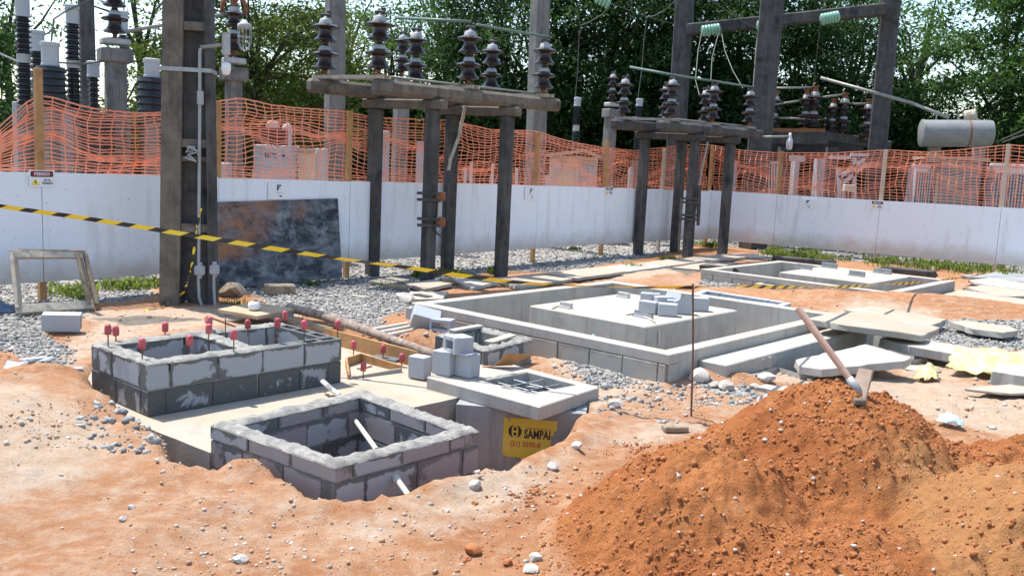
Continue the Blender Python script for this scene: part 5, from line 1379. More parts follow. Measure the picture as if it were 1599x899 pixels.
# ---- wooden window-like frame at the left
fr = thing('timber_casing', 'weathered empty wooden frame leaning in front of the left hoarding', 'frame', P(90, 480))
A, B = P(30, 483, .09), P(141, 476, .09); C_, D_ = Q(122, 397, B.y + .30), Q(21, 397, A.y + .30)
for i, (p, q) in enumerate(((A, B), (B, C_), (D_, C_), (A, D_))):
    mb = MB(); e = (q - p).normalized() * (.0 if i in (1, 3) else .035); mb.beam(p - e, q + e, .11, .045, up=((C_ - A).normalized().cross(B - A)).normalized() if i in (0, 2) else Vector((1, 0, 0)), ch=.006); mb.build('rail', MT['timber_bleached' if i != 1 else 'timber_old'], fr)
for i, (p, q) in enumerate(((D_ + Vector((.02, .07, .03)), C_ + Vector((.05, .07, .02))), (C_ + Vector((.05, .07, .0)), B + Vector((.05, .06, 0))))):
    mb = MB(); mb.beam(p, q, .05, .05, ch=.006); mb.build('rear_rail', MT['timber_old'], fr)

# ---- weeds
def weed_mesh(n, h, spread, seed, broad=True):
    rr = np.random.default_rng(seed); V = []; F_ = []; T_ = []
    for i in range(n):
        a = rr.uniform(0, 6.28); r0 = rr.uniform(0, spread) ; b = np.array([math.cos(a) * r0, math.sin(a) * r0, 0]); hh = h * rr.uniform(.4, 1.1)
        a2 = rr.uniform(0, 6.28); lean = np.array([math.cos(a2), math.sin(a2), 0]) * rr.uniform(.1, .7) * hh
        wd = (rr.uniform(.012, .028) if broad else rr.uniform(.005, .009)); sd = np.array([-math.sin(a2), math.cos(a2), 0]) * wd
        p1 = b + lean * .4 + np.array([0, 0, hh * .7]); p2 = b + lean + np.array([0, 0, hh * rr.uniform(.6, 1)]); k = len(V)
        V += [b - sd * .3, b + sd * .3, p1 + sd, p2, p1 - sd]; F_ += [(k, k + 1, k + 2, k + 4), (k + 4, k + 2, k + 3)]; T_ += [rr.uniform(0, 1)] * 5
    me = bpy.data.meshes.new('weed'); me.from_pydata([tuple(v) for v in V], [], F_); me.materials.append(MT['leaf_weed'])
    me.attributes.new('tone', 'FLOAT', 'POINT').data.foreach_set('value', T_); return me
WM = [weed_mesh(120, .17, .34, 1), weed_mesh(60, .12, .20, 2), weed_mesh(60, .22, .14, 3), weed_mesh(120, .12, .32, 4, False)]
for i, (px, py, k, s, lb) in enumerate(((112, 462, 0, 1.0, 'leafy green weed inside the view of the wooden frame'), (128, 468, 1, .9, 'small weed at the right rail of the wooden frame'), (180, 452, 0, .9, 'weed tuft left of the big pole, leftmost'), (205, 450, 0, 1.0, 'weed tuft left of the big pole, middle'), (235, 448, 0, 1.0, 'weed tuft nearest the left side of the big pole'),
    (652, 432, 2, .8, 'weed at the left of the nearest platform post'), (688, 428, 0, .8, 'weed between the two middle platform posts'), (770, 428, 2, .8, 'weed at the foot of the right platform post'), (720, 430, 1, .9, 'low weed in front of the rear platform post'), (606, 446, 3, .8, 'low grass tuft by the brown log piece'), (628, 448, 1, .5, 'tiny weed left of the slotted plate'),
    (485, 448, 1, .7, 'small weed in front of the dark plywood sheet'), (370, 480, 3, .7, 'small grass tuft behind the wooden cover'), (898, 390, 1, .9, 'yellow-green weed on the gravel below the hoarding'), (988, 418, 3, .8, 'grass tuft on the gravel left of the rear platform'), (1050, 408, 0, .8, 'weed at the foot of the rear platform'), (1105, 386, 0, 1.1, 'weed at the hoarding corner'))):
    b = P(px, py, 0); o = put('weed', WM[k], None, (b.x, b.y, gz(b.x, b.y)), (0, 0, i * 1.3)); o.scale = (s, s, s); tag(o, lb, 'weed', 'weeds')
rr = np.random.default_rng(8); big = []
V = []; F_ = []; T_ = []
for i in range(520):
    px = rr.uniform(1190, 1640)
    if vnoise(np.array([px / 38.0]), np.array([.5]), 4)[0] + rr.normal() * .2 < -.02: continue
    base = 398 + (px - 1190) * .072; py = base + rr.normal() * 4; b = P(px, py, 0); h = rr.uniform(.08, .24) * (1.3 if rr.uniform() < .15 else 1)
    for j in range(9):
        a = rr.uniform(0, 6.28); p = np.array(b) + np.array([rr.normal() * .06, rr.normal() * .06, -.01]); lean = np.array([math.cos(a), math.sin(a), 0]) * h * rr.uniform(.2, .7); sd = np.array([-math.sin(a), math.cos(a), 0]) * .012; k = len(V)
        V += [p - sd * .4, p + sd * .4, p + lean * .5 + sd + [0, 0, h * .7], p + lean + [0, 0, h * rr.uniform(.7, 1)], p + lean * .5 - sd + [0, 0, h * .7]]; F_ += [(k, k + 1, k + 2, k + 4), (k + 4, k + 2, k + 3)]; T_ += [rr.uniform(0, 1)] * 5
me = bpy.data.meshes.new('grass_strip'); me.from_pydata([tuple(v) for v in V], [], F_); me.materials.append(MT['leaf_weed']); me.attributes.new('tone', 'FLOAT', 'POINT').data.foreach_set('value', T_)
o = put('grass_strip', me); o['kind'] = 'stuff'; tag(o, 'strip of green weeds growing along the foot of the right hoarding', 'weeds')

# ---- the big double-tee pole at the left
pb_ = P(296, 474, 0); pxs = FPX / 12.0
pole = thing('concrete_pole', 'massive weathered concrete pole with recessed panels standing left of centre', 'pole', pb_)
pd = Vector((math.cos(.16), math.sin(.16), 0)); pn = Vector((pd.y, -pd.x, 0))         # face direction, towards the photographer
def w_at(z): return .66 - .032 * z
Hp = 5.4; mb = MB(); dp = .40
def pquad(z, x0, x1, y0, y1): return [pb_ + pd * x0 + pn * y0 + UP * z, pb_ + pd * x1 + pn * y0 + UP * z, pb_ + pd * x1 + pn * y1 + UP * z, pb_ + pd * x0 + pn * y1 + UP * z]
def taper(x0f, x1f, y0, y1, z0, z1):
    a = pquad(z0, x0f(z0), x1f(z0), y0, y1); b = pquad(z1, x0f(z1), x1f(z1), y0, y1)
    mb.add(a + b, [(0, 1, 2, 3), (7, 6, 5, 4), (0, 4, 5, 1), (1, 5, 6, 2), (2, 6, 7, 3), (3, 7, 4, 0)])
taper(lambda z: -w_at(z) / 2, lambda z: -w_at(z) / 2 + .24, -dp / 2, dp / 2, -.2, Hp); mb.build('flange', MT['old_concrete'], pole); mb = MB()  # lighter, warmer concrete here stands in for light on the left flange
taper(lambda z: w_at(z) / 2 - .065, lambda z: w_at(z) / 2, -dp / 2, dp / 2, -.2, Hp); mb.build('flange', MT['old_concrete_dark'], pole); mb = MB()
taper(lambda z: -w_at(z) / 2 + .242, lambda z: w_at(z) / 2 - .067, -dp / 2 + .03, dp / 2 - .13, -.2, Hp); mb.build('web', MT['old_concrete_dark'], pole)  # recess and right flange in darker concrete: shade put into the colour
for z in (.98, 1.83, 2.02, 3.42):
    mb = MB(); hh = .10 if z != 1.83 else .06
    taper(lambda q: -w_at(q) / 2 + .243, lambda q: w_at(q) / 2 - .068, dp / 2 - .129, dp / 2 - .02, z - hh / 2, z + hh / 2); mb.build('rib', MT['old_concrete'], pole)
zb = Q(296, 111, pb_.y).z; mb = MB(); hw = w_at(zb) / 2 + .012
loop = [(-hw, dp / 2 + .01), (hw, dp / 2 + .01), (hw, -dp / 2 - .01), (-hw, -dp / 2 - .01)]
for i in range(4):
    p, q = loop[i], loop[(i + 1) % 4]; mb.beam(pb_ + pd * p[0] + pn * p[1] + UP * zb, pb_ + pd * q[0] + pn * q[1] + UP * zb, .012, .05)
mb.build('band', MT['galvanised'], pole)
def pp(px, py, dn=.0): 
    """on the pole's front face"""
    r = _ray(px, py); o_ = pb_ + pn * (dp / 2 + dn); k_ = ((o_.x - CAM[0]) * pn.x + (o_.y - CAM[1]) * pn.y) / (r[0] * pn.x + r[1] * pn.y); return Vector(CAM + r * k_)
cr = thing('conduit', 'grey conduit with cast boxes up the big pole to a lamp arm', 'conduit', pp(316, 474))
mb = MB(); mb.tube([pp(316, 474) - UP * .05, pp(311, 464), pp(310, 440), pp(311, 300), pp(312, 160), pp(312, 84), pp(313, 76)], .020, 10); o = mb.build('pipe', MT['conduit_grey'], cr); smooth_auto(o, 60)
mb = MB(); c = pp(312, 422, .01); mb.box(c, (.13, .07, .12), .16, ch=.02); mb.tube([c - UP * .10, c + UP * .10], .03, 10); mb.build('junction_box', MT['conduit_grey'], cr)
mb = MB(); c = pp(313, 153, .01); mb.box(c, (.075, .06, .17), .16, ch=.01); mb.build('coupling', MT['conduit_grey'], cr)
la, lb_ = pp(313, 74), pp(353, 70, .0); mb = MB(); mb.tube([la, lb_], .026, 10); mb.build('lamp_arm', MT['tube_alu'], cr, smooth=True)
mb = MB(); c = lb_; mb.tube([c + UP * .14, c - UP * .12], .05, 12); mb.tube([c - UP * .12, c - UP * .22], [.03, .02], 10); mb.build('lamp_housing', MT['cap_grey'], cr)
mb = MB(); mb.lathe([(.02, .08), (.055, .07), (.06, .0), (.045, -.06), (.02, -.075)], 14, c - UP * .29); mb.build('lamp_glass', MT['pvc_white'], cr, smooth=True)
cr2 = thing('conduit', 'short grey conduit with a cast box at the right edge of the big pole', 'conduit', pp(336, 472))
mb = MB(); mb.tube([pp(336, 474) - UP * .05, pp(334, 450), pp(334, 424)], .017, 10); o = mb.build('pipe', MT['conduit_grey'], cr2)
mb = MB(); c = pp(335, 421, .0); mb.box(c, (.12, .07, .12), .3, ch=.02); mb.tube([c - UP * .09, c + UP * .10], .028, 10); mb.build('junction_box', MT['conduit_grey'], cr2)
mb = MB(); c = pp(302, 238, .02); rt_ = random.Random(3)
mb.tube([c + Vector((rt_.uniform(-.10, .13), rt_.uniform(-.05, 0), rt_.uniform(-.12, .09))) for i in range(12)], .016, 6)
tag(mb.build('cable_tie_bundle', MT['conduit_grey'], None, c), 'tangled grey connector bundle fixed to the middle of the big pole', 'connector')
pts = [pp(314, 325, .03), pp(308, 352, .04), pp(303, 385, .03), pp(300, 410, .04), pp(293, 440, .05), pp(288, 455, .08), P(272, 470, .03), P(250, 479, .03), P(232, 484, .03), P(222, 487, .02)]
mb = MB(); dn = []
for i in range(len(pts) - 1):
    for t_ in range(6): dn.append(pts[i].lerp(pts[i + 1], t_ / 6) + Vector((random.uniform(-.006, .006), 0, random.uniform(-.005, .005))))
for i in range(len(dn) - 1):
    mb.mi = (i // 3) % 2; a_ = i * .7; s0 = Vector((math.cos(a_), -abs(math.sin(a_)) * .5, .3)) * .016; s1 = Vector((math.cos(a_ + .7), -abs(math.sin(a_ + .7)) * .5, .3)) * .016
    mb.add([dn[i] - s0, dn[i + 1] - s1, dn[i + 1] + s1, dn[i] + s0], [(0, 1, 2, 3)])
tag(mb.build('barrier_tape', [MT['tape_yellow'], MT['tape_black']], None, pts[0]), 'loose end of yellow barrier tape hanging down the big pole to the ground', 'barrier tape')

# ---- insulators
INS = {}
def ins_meshes():
    if INS: return
    def prof(z): return [(.045, z), (.05, z + .03), (.16, z + .025), (.182, z + .04), (.172, z + .055), (.132, z + .09), (.108, z + .135), (.098, z + .185), (.10, z + .205), (.19, z + .222), (.212, z + .236), (.214, z + .252), (.17, z + .276), (.11, z + .292)]
    mb = MB(); mb.lathe(prof(.02) + prof(.44), 24)
    INS['bell'] = mb.mesh('insulator', MT['porcelain'], True); INS['bell'].set_sharp_from_angle(angle=math.radians(38))
    mb = MB(); z = .02; mb.lathe([(.108, z + .285), (.104, z + .30), (.088, z + .36), (.08, z + .37), (.05, z + .385), (.045, z + .43)], 20)
    INS['cap'] = mb.mesh('metal_cap', MT['cap_grey'], True)
    mb = MB(); mb.lathe([(.06, -.05), (.06, -.03), (.035, -.02), (.035, .03)], 14); mb.box((0, 0, -.045), (.20, .14, .02)); INS['base'] = mb.mesh('pin_base', MT['rusty'])
    mb = MB(); mb.lathe([(.075, .83), (.075, .86), (.055, .87), (.055, .91), (.08, .92), (.08, .95)], 14); INS['rtop'] = mb.mesh('top_cap', MT['rusty'])
    mb = MB(); mb.box((0, 0, .865), (.16, .10, .05), ch=.01); mb.box((.05, 0, .91), (.06, .06, .06), ch=.01); INS['clamp'] = mb.mesh('clamp', MT['dark_steel'])
ins_meshes()
def insulator(root, p, s=1.0, top='clamp', label=None):
    """porcelain post of two bells; part of what it is bolted to"""
    o = put('insulator', INS['bell'], root, p); o.scale = (s, s, s)
    if label: o['label'] = label
    for k in ('cap', 'base', top):
        for dz in ((0, .42) if k == 'cap' else (0,)): put(INS[k].name.split('.')[0], INS[k], o, p + UP * dz)
    return o
def px_of(p):
    d = np.array(p) - CAM; return 799.5 + FPX * float(d @ RGT) / float(d @ FWD)
def t_for_px(a, dirv, px):
    lo, hi = -6.0, 8.0
    for _ in range(40):
        m = (lo + hi) / 2
        if px_of(a + dirv * m) < px: lo = m
        else: hi = m
    return lo
def platform(name, label, posts, zt, bars, ends, ins_s, sc=1.0, top='clamp', arm=True, dark='old_concrete'):
    """four posts, cross beams, two long beams, six insulators"""
    a1, a2, a3, a4 = posts; c = (a1 + a2 + a3 + a4) / 4; root = thing(name, label, 'platform', c)
    L = (a3 - a1).normalized(); X = (a2 - a1).normalized()
    for i, p in enumerate(posts): mb = MB(); mb.beam(p - UP * .2, p + UP * zt, .19, .19, up=L, ch=.02); mb.build('post', MT['old_concrete_dark'], root)
    for p, q in ((a1, a2), (a3, a4)): mb = MB(); mb.beam(p - X * .22 + UP * (zt + .075), q + X * .22 + UP * (zt + .075), .20, .15, ch=.02); mb.build('cross_beam', MT[dark], root)
    tops = []
    for k, (p, q) in enumerate(((a1, a3), (a2, a4))):
        A = p + UP * (zt + .263); B = A + L * t_for_px(A, L, ends[k][1]); A = A + L * t_for_px(A, L, ends[k][0])
        mb = MB(); mb.beam(A, B, .24, .22, ch=.05); mb.build('long_beam', MT[dark], root); tops.append((A + UP * .11, B + UP * .11))
    for fa, fb in bars:
        A = tops[0][0] + L * t_for_px(tops[0][0], L, fa); B = tops[1][0] + L * t_for_px(tops[1][0], L, fb)
        for e in (-.06, .06): mb = MB(); mb.beam(A - X * .15 + L * e + UP * .03, B + X * .15 + L * e + UP * .03, .045, .055); mb.build('base_channel', MT['timber_bleached' if dark == 'old_concrete' else 'tube_alu'], root)
        for t_ in (A, B): insulator(root, t_ + UP * .11, ins_s, top)
    for k in (0, 1):
        A, B = tops[k]; mb = MB(); mb.tube([A.lerp(B, .06) + UP * .06 + X * (.09 - .18 * k), A.lerp(B, .94) + UP * .06 + X * (.09 - .18 * k)], .018, 8); mb.build('drive_rod', MT['tube_alu'], root, smooth=True)
    return root, tops, L, X
PA = [P(581, 430), P(667, 440), P(698, 423), P(779, 427)]
PA[3] = PA[1] + (PA[2] - PA[0]); 
rootA, topA, LA, XA = platform('insulator_platform', 'nearer weathered concrete platform on four posts carrying six porcelain insulators', PA, 2.72, ((507, 591), (648, 731), (766, 848)), ((482, 790), (584, 871)), .98)
# operating lever rod and clamps on the middle post
def on_depth(px, py, y): return Q(px, py, y)
y3 = PA[2].y - .25
mb = MB(); mb.tube([Q(727, 165, 15.9), Q(716, 215, 15.9), Q(703, 250, 15.6), Q(700, 268, 15.5)], .028, 8); mb.build('operating_rod', MT['timber_bleached'], rootA)
mb = MB(); mb.tube([Q(700, 268, 15.5), Q(699, 290, 15.3), Q(697, 320, 15.2), Q(697, 345, 15.2)], [.035, .05, .04, .03], 8); mb.build('lever_joint', MT['dark_steel'], rootA)
for yy in (307, 347):
    for dy in (-5, 5):
        p = Q(669, yy + dy, PA[1].y - .13); mb = MB(); mb.box(p, (.36, .06, .045), .0, ch=.006); mb.build('clamp_band', MT['dark_steel'], rootA)
    p = Q(687, yy, PA[1].y - .0); mb = MB(); mb.box(p, (.16, .12, .14), .3, ch=.01); mb.build('bracket', MT['rusty'], rootA)
mb = MB(); mb.box(Q(686, 327, PA[1].y), (.07, .10, .24), .3, ch=.01); mb.build('spacer', MT['cap_grey'], rootA)
mb = MB(); mb.tube([Q(676, 355, 14.7), Q(684, 366, 14.7), Q(690, 369, 14.7)], .016, 6); mb.build('crank', MT['dark_steel'], rootA)
PB = [P(996, 396), P(1053, 390), P(1073, 402), P(1127, 398)]
PB = [P(996, 397), P(1073, 402), P(1053, 394), None]; PB[3] = PB[1] + (PB[2] - PB[0])
rootB, topB, LB, XB = platform('insulator_platform', 'farther concrete platform on four posts carrying six porcelain insulators', PB, 2.60, ((973, 1047), (1038, 1112), (1099, 1168)), ((957, 1115), (1030, 1187)), .92, dark='old_concrete_dark')
mb = MB(); y_ = PB[1].y; mb.tube([Q(1105, 222, y_ - .1), Q(1095, 270, y_ - .15), Q(1092, 290, y_ - .15)], .024, 8); mb.build('operating_rod', MT['tube_alu'], rootB)
mb = MB(); mb.tube([Q(1092, 290, y_ - .15), Q(1091, 320, y_ - .15), Q(1090, 352, y_ - .15)], [.04, .05, .035], 8); mb.build('lever_joint', MT['dark_steel'], rootB)
for yy in (310, 316, 336, 342): mb = MB(); mb.box(Q(1074, yy, y_ - .13), (.44, .06, .05), 0, ch=.006); mb.build('clamp_band', MT['dark_steel'], rootB)
mb = MB(); mb.tube([Q(1064, 310, y_ - .2), Q(1061, 360, y_ - .2), Q(1060, 398, y_ - .2)], .022, 6); mb.build('earth_pipe', MT['old_concrete'], rootB)

# tubular busbars above the platforms
def bar(label, a, b, r, mat, name='busbar', cat='busbar', group=None):
    mb = MB(); mb.tube([a, b], r, 8); o = mb.build(name, MT[mat], None, a, True); return tag(o, label, cat, group)
def ins_top(tops, k, px, s): A, B = tops[k]; d_ = (B - A).normalized(); return A + d_ * t_for_px(A, d_, px) + UP * (.11 + .93 * s)
g = 'tubular busbars'
bar('green busbar tube from the left insulators to the middle pair of the nearer platform', Q(618, 28, 16.2), ins_top(topA, 1, 731, .98) + UP * .03, .026, 'tube_green', group=g)
bar('green busbar tube from the middle to the right insulators of the nearer platform', ins_top(topA, 1, 731, .98) + Vector((.1, .1, .0)), ins_top(topA, 1, 848, .98), .024, 'tube_green', group=g)
bar('pale busbar tube reaching the left insulators of the farther platform', Q(984, 105, 21.3), ins_top(topB, 1, 1047, .92), .028, 'tube_green', group=g)
bar('pale busbar tube between left and middle insulators of the farther platform', ins_top(topB, 1, 1047, .92), ins_top(topB, 1, 1112, .92), .026, 'tube_green', group=g)
bar('pale busbar tube between middle and right insulators of the farther platform', ins_top(topB, 1, 1112, .92), ins_top(topB, 1, 1168, .92), .026, 'tube_green', group=g)
bar('pale pipe crossing behind the big pole from a far left insulator', Q(195, 50, 15.5), Q(375, 18, 16.5), .03, 'tube_alu', group=g)
# ================================================================ trees
def crown_mesh(name, seed, rx, ry, rz, clumps, per, mat, leaf=(.22, .10), sig=(.42, .42, .26), shell=.55, droop=.25):
    rr = np.random.default_rng(seed)
    d = rr.normal(size=(clumps, 3)); d /= np.linalg.norm(d, axis=1)[:, None]
    r = rr.uniform(shell, 1, clumps) ** (1 / 1.4); lump = 1 + .22 * np.sin(d[:, 0] * 5 + seed) * np.cos(d[:, 2] * 4 + d[:, 1] * 3)
    C = d * r[:, None] * lump[:, None] * np.array([rx, ry, rz])
    n = clumps * per; ci = np.repeat(np.arange(clumps), per)
    sc = rr.uniform(.6, 1.35, clumps)[ci][:, None]
    Pp = C[ci] + rr.normal(size=(n, 3)) * np.array(sig) * sc
    a = rr.uniform(0, 2 * np.pi, n); el = rr.normal(-droop, .45, n)
    D = np.stack([np.cos(a) * np.cos(el), np.sin(a) * np.cos(el), np.sin(el)], 1)
    S = np.cross(D, rr.normal(size=(n, 3)) * .5 + np.array([0, 0, 1.0])); S /= np.linalg.norm(S, axis=1)[:, None] + 1e-9
    L = leaf[0] * rr.uniform(.6, 1.3, n)[:, None]; W_ = leaf[1] * rr.uniform(.6, 1.3, n)[:, None]
    V = np.stack([Pp, Pp + D * L * .45 + S * W_ * .5, Pp + D * L - np.array([0, 0, .15]) * L, Pp + D * L * .45 - S * W_ * .5], 1).reshape(-1, 3)
    me = bpy.data.meshes.new(name); me.vertices.add(n * 4); me.vertices.foreach_set('co', V.ravel().astype(np.float32))
    me.loops.add(n * 4); me.loops.foreach_set('vertex_index', np.arange(n * 4, dtype=np.int32))
    me.polygons.add(n); me.polygons.foreach_set('loop_start', (np.arange(n) * 4).astype(np.int32)); me.update(calc_edges=True)
    tone = np.clip(rr.uniform(0, 1, clumps)[ci] * .6 + rr.uniform(0, .45, n), 0, 1)
    me.attributes.new('tone', 'FLOAT', 'POINT').data.foreach_set('value', np.repeat(tone, 4).astype(np.float32))
    me.materials.append(MT[mat]); return me, C
def trunk_mesh(name, seed, C, h0, crown_z, r0=.22):
    """tapered trunk with limbs reaching into the crown; origin at the foot"""
    rd = random.Random(seed); mb = MB(); top = Vector((rd.uniform(-.3, .3), rd.uniform(-.3, .3), crown_z + .5))
    tr = [Vector((0, 0, -.2)), Vector((rd.uniform(-.1, .1), 0, h0 * .5)), Vector((top.x * .5, top.y * .5, h0)), top]
    mb.tube(tr, [r0, r0 * .85, r0 * .7, r0 * .3], 8)
    idx = list(range(len(C))); rd.shuffle(idx)
    for i in idx[:22]:
        e = Vector(C[i]) + Vector((0, 0, crown_z)); t_ = rd.uniform(.25, 1); s_ = tr[2].lerp(top, t_ * .8); m = s_.lerp(e, .5) + Vector((rd.uniform(-.3, .3), rd.uniform(-.3, .3), rd.uniform(.1, .6)))
        mb.tube([s_, m, e], [r0 * .34, r0 * .2, r0 * .06], 6)
    return mb.mesh(name, MT['bark_dark'], True)
worn('bark_dark', (.045, .038, .030), (.09, .078, .062), 10, .95, .6, 30)
CR = {}
def kind(k, *a, h0=2.2, cz=4.6, **kw):
    me, C = crown_mesh('crown', *a, **kw); CR[k] = (me, trunk_mesh('trunk', a[0], C, h0, cz), cz)
kind('dark1', 1, 3.6, 3.0, 4.2, 170, 190, 'leaf_dark', leaf=(.19, .085), sig=(.42, .42, .26))
kind('dark2', 2, 3.4, 3.0, 4.4, 150, 190, 'leaf_dark', leaf=(.18, .08), sig=(.42, .42, .22))
kind('mid1', 3, 3.6, 3.0, 4.3, 110, 190, 'leaf_mid', leaf=(.22, .08), sig=(.5, .5, .18), droop=.1)
kind('mid2', 4, 3.4, 3.0, 4.0, 62, 190, 'leaf_mid', leaf=(.22, .08), sig=(.5, .5, .18), shell=.3)
kind('olive', 5, 3.3, 2.8, 4.0, 150, 200, 'leaf_olive', leaf=(.17, .07), sig=(.62, .62, .13), droop=.0)
kind('thin', 6, 3.2, 2.8, 3.6, 16, 110, 'leaf_mid', leaf=(.20, .08), sig=(.42, .42, .18), shell=.35, h0=2.8, cz=5.4)
kind('bush', 7, 2.4, 1.6, 1.7, 75, 150, 'leaf_dark', leaf=(.17, .075), sig=(.35, .35, .22), h0=.5, cz=1.5)
def tree(name, label, px, y, k, s=1.0, sz=1.0, rot=0.0, group='trees behind the yard'):
    me, tm, cz = CR[k]; b = Q(px, 300, y); b = Vector((b.x, b.y, -.02)); r = thing(name, label, 'tree' if k != 'bush' else 'bush', b, group)
    t_ = put('trunk', tm, r, b); c = put('crown', me, r, b + UP * cz * s * sz)
    for o in (t_, c): o.rotation_euler = (0, 0, rot); o.scale = (s, s, s * sz)
TR = [(-170, 26, 'mid1', 1.0, 1, 'leafy tree beyond the far left picture edge'), (25, 33, 'thin', 1.0, 1.0, 'thin tree with open branches behind the left bushings'), (222, 30, 'thin', .95, 1.0, 'sparse tree just left of the big pole'),
      (395, 26, 'olive', .95, 1, 'olive-green layered tree right behind the big pole'), (440, 36, 'olive', 1.0, .9, 'second olive tree behind the layered one'), (532, 44, 'thin', 1.2, 1, 'thin tree showing sky left of the nearer platform'), (612, 36, 'mid2', .95, 1.0, 'dark tree behind the insulators of the nearer platform'), (700, 42, 'thin', 1.3, 1, 'open-branched tree showing sky behind the middle insulators'),
      (775, 34, 'dark2', 1.0, 1.05, 'dark tree just left of the centre post'), (860, 33, 'dark1', 1.05, 1.1, 'dense dark evergreen right of the centre post'), (955, 33, 'dark2', 1.05, 1.1, 'dense dark evergreen above the single post insulator'), (1045, 34, 'dark1', 1.0, 1.15, 'dense dark evergreen behind the farther platform'), (1135, 33, 'dark2', 1.0, 1.1, 'dense dark evergreen left of the tall portal pole'),
      (1235, 34, 'dark1', 1.0, 1.0, 'dark evergreen under the portal beam'), (1320, 34, 'mid2', 1.0, 1.05, 'mid green tree behind the right portal pole'), (1410, 40, 'thin', 1.2, 1.0, 'open tree with dark limbs against the sky right of the portal'), (1462, 35, 'mid2', 1.0, .62, 'mid green tree behind the conservator tank'), (1560, 33, 'mid1', 1.1, 1.1, 'full mid green tree at the right'), (1690, 31, 'mid1', 1.1, 1.1, 'leafy tree beyond the right picture edge')]
for i, (px, y, k, s, sz, lb) in enumerate(TR): tree('broadleaf_tree', lb, px, y, k, s, sz, i * 2.1)
BU = [(-30, 24, 1.1, 'dark bush low behind the left end of the net'), (70, 34, 1.3, 'dark bush behind the left bushings'), (200, 30, 1.1, 'dark bush behind the grey post at the left'), (300, 32, 1.4, 'dark bush hidden behind the big pole'), (400, 34, 1.5, 'dark bush behind the grey control cabinet'), (500, 36, 1.6, 'dark bush left of the nearer platform'), (600, 40, 1.8, 'dark bush behind the nearer platform posts'), (690, 36, 1.6, 'dark bush between the nearer platform and centre post'), (780, 36, 1.6, 'dark bush left of the centre post'), (880, 36, 1.6, 'dark bush behind the white kiosk'), (980, 36, 1.6, 'dark bush behind the slim arresters'), (1080, 36, 1.6, 'dark bush behind the farther platform'), (1180, 36, 1.6, 'dark bush behind the tall portal pole'), (1270, 36, 1.6, 'dark bush behind the rusty-topped insulators'), (1360, 36, 1.5, 'dark bush by the right portal pole'), (1440, 34, 1.4, 'dark bush left of the conservator tank'), (1530, 34, 1.5, 'dark bush behind the conservator tank'), (1620, 33, 1.5, 'dark bush at the right picture edge')]
for i, (px, y, s, lb) in enumerate(BU): tree('bush', lb, px, y, 'bush', s, 1.0, i * 1.7, 'bushes behind the yard')

# ================================================================ poles and equipment behind the hoarding
def pole_px(name, label, px_t, py_t, px_b, y, w, mat='grey_post', d=None, cat='pole', rot=.6, taper_=.9, extra=None):
    t_ = Q(px_t, py_t, y); b = Vector((Q(px_b, 300, y).x, y, 0)); mb = MB()
    x_ = Vector((math.cos(rot), math.sin(rot), 0)); y_ = Vector((-x_.y, x_.x, 0)); h = w / 2; ch = h * .25
    def ring(c, f): return [c + x_ * a * h * f + y_ * e * h * f for a, e in ((-.75, -1), (.75, -1), (1, -.75), (1, .75), (.75, 1), (-.75, 1), (-1, .75), (-1, -.75))]
    vs = ring(b - UP * .1, 1) + ring(t_, taper_); mb.add(vs, [tuple(range(8))[::-1], tuple(range(8, 16))] + [(i, (i + 1) % 8, 8 + (i + 1) % 8, 8 + i) for i in range(8)])
    r = thing(name, label, cat, b); mb.build('shaft', MT[mat], r); return r, b, t_
pole_px('concrete_pole', 'grey concrete pole behind the left insulators of the nearer platform', 524, -40, 523, 17.6, .34, 'grey_post')
pole_px('concrete_pole', 'grey concrete pole rising right of the nearer platform', 845, -40, 836, 22, .40, 'grey_post')
pole_px('concrete_pole', 'dark slim pole behind the far left bushings', 133, -40, 143, 22, .34, 'old_concrete_dark')
def cap_head(root, t_, w, mat='grey_post'):
    mb = MB(); mb.box(t_ + UP * .08, (w * 1.5, w * 1.3, .22), .6, ch=.02); mb.build('head', MT[mat], root)
    mb = MB(); mb.box(t_ + UP * .30, (w * 1.3, w * 1.0, .10), .6, ch=.02); mb.build('bracket', MT['cap_grey'], root)
r, b, t_ = pole_px('insulator_post', 'grey concrete post with a bell insulator left of the big pole', 180, 95, 180, 15.6, .33, 'grey_post', cat='post'); cap_head(r, t_, .33); insulator(r, t_ + UP * .40, 1.0)
r, b, t_ = pole_px('insulator_post', 'pale concrete post with a bell insulator just right of the big pole', 365, 124, 366, 16.0, .27, 'grey_post', cat='post'); cap_head(r, t_, .27); insulator(r, t_ + UP * .45, .9, 'rtop')
mb = MB(); c = t_ + UP * .95; mb.tube([c + Vector((math.cos(a) * .2, 0, math.sin(a) * .22 + .2)) for a in [math.radians(q) for q in range(-20, 201, 20)]], .035, 8); mb.build('arcing_horn', MT['rusty'], r, smooth=True)
r, b, t_ = pole_px('insulator_post', 'pale post with a small insulator behind the nearer platform', 628, 122, 622, 20, .30, 'grey_post', cat='post'); insulator(r, t_ + UP * .1, .95)
r, b, t_ = pole_px('insulator_post', 'pale post with an insulator left of the farther platform', 954, 182, 945, 24.6, .30, 'grey_post', cat='post'); cap_head(r, t_, .26); insulator(r, t_ + UP * .40, .82)
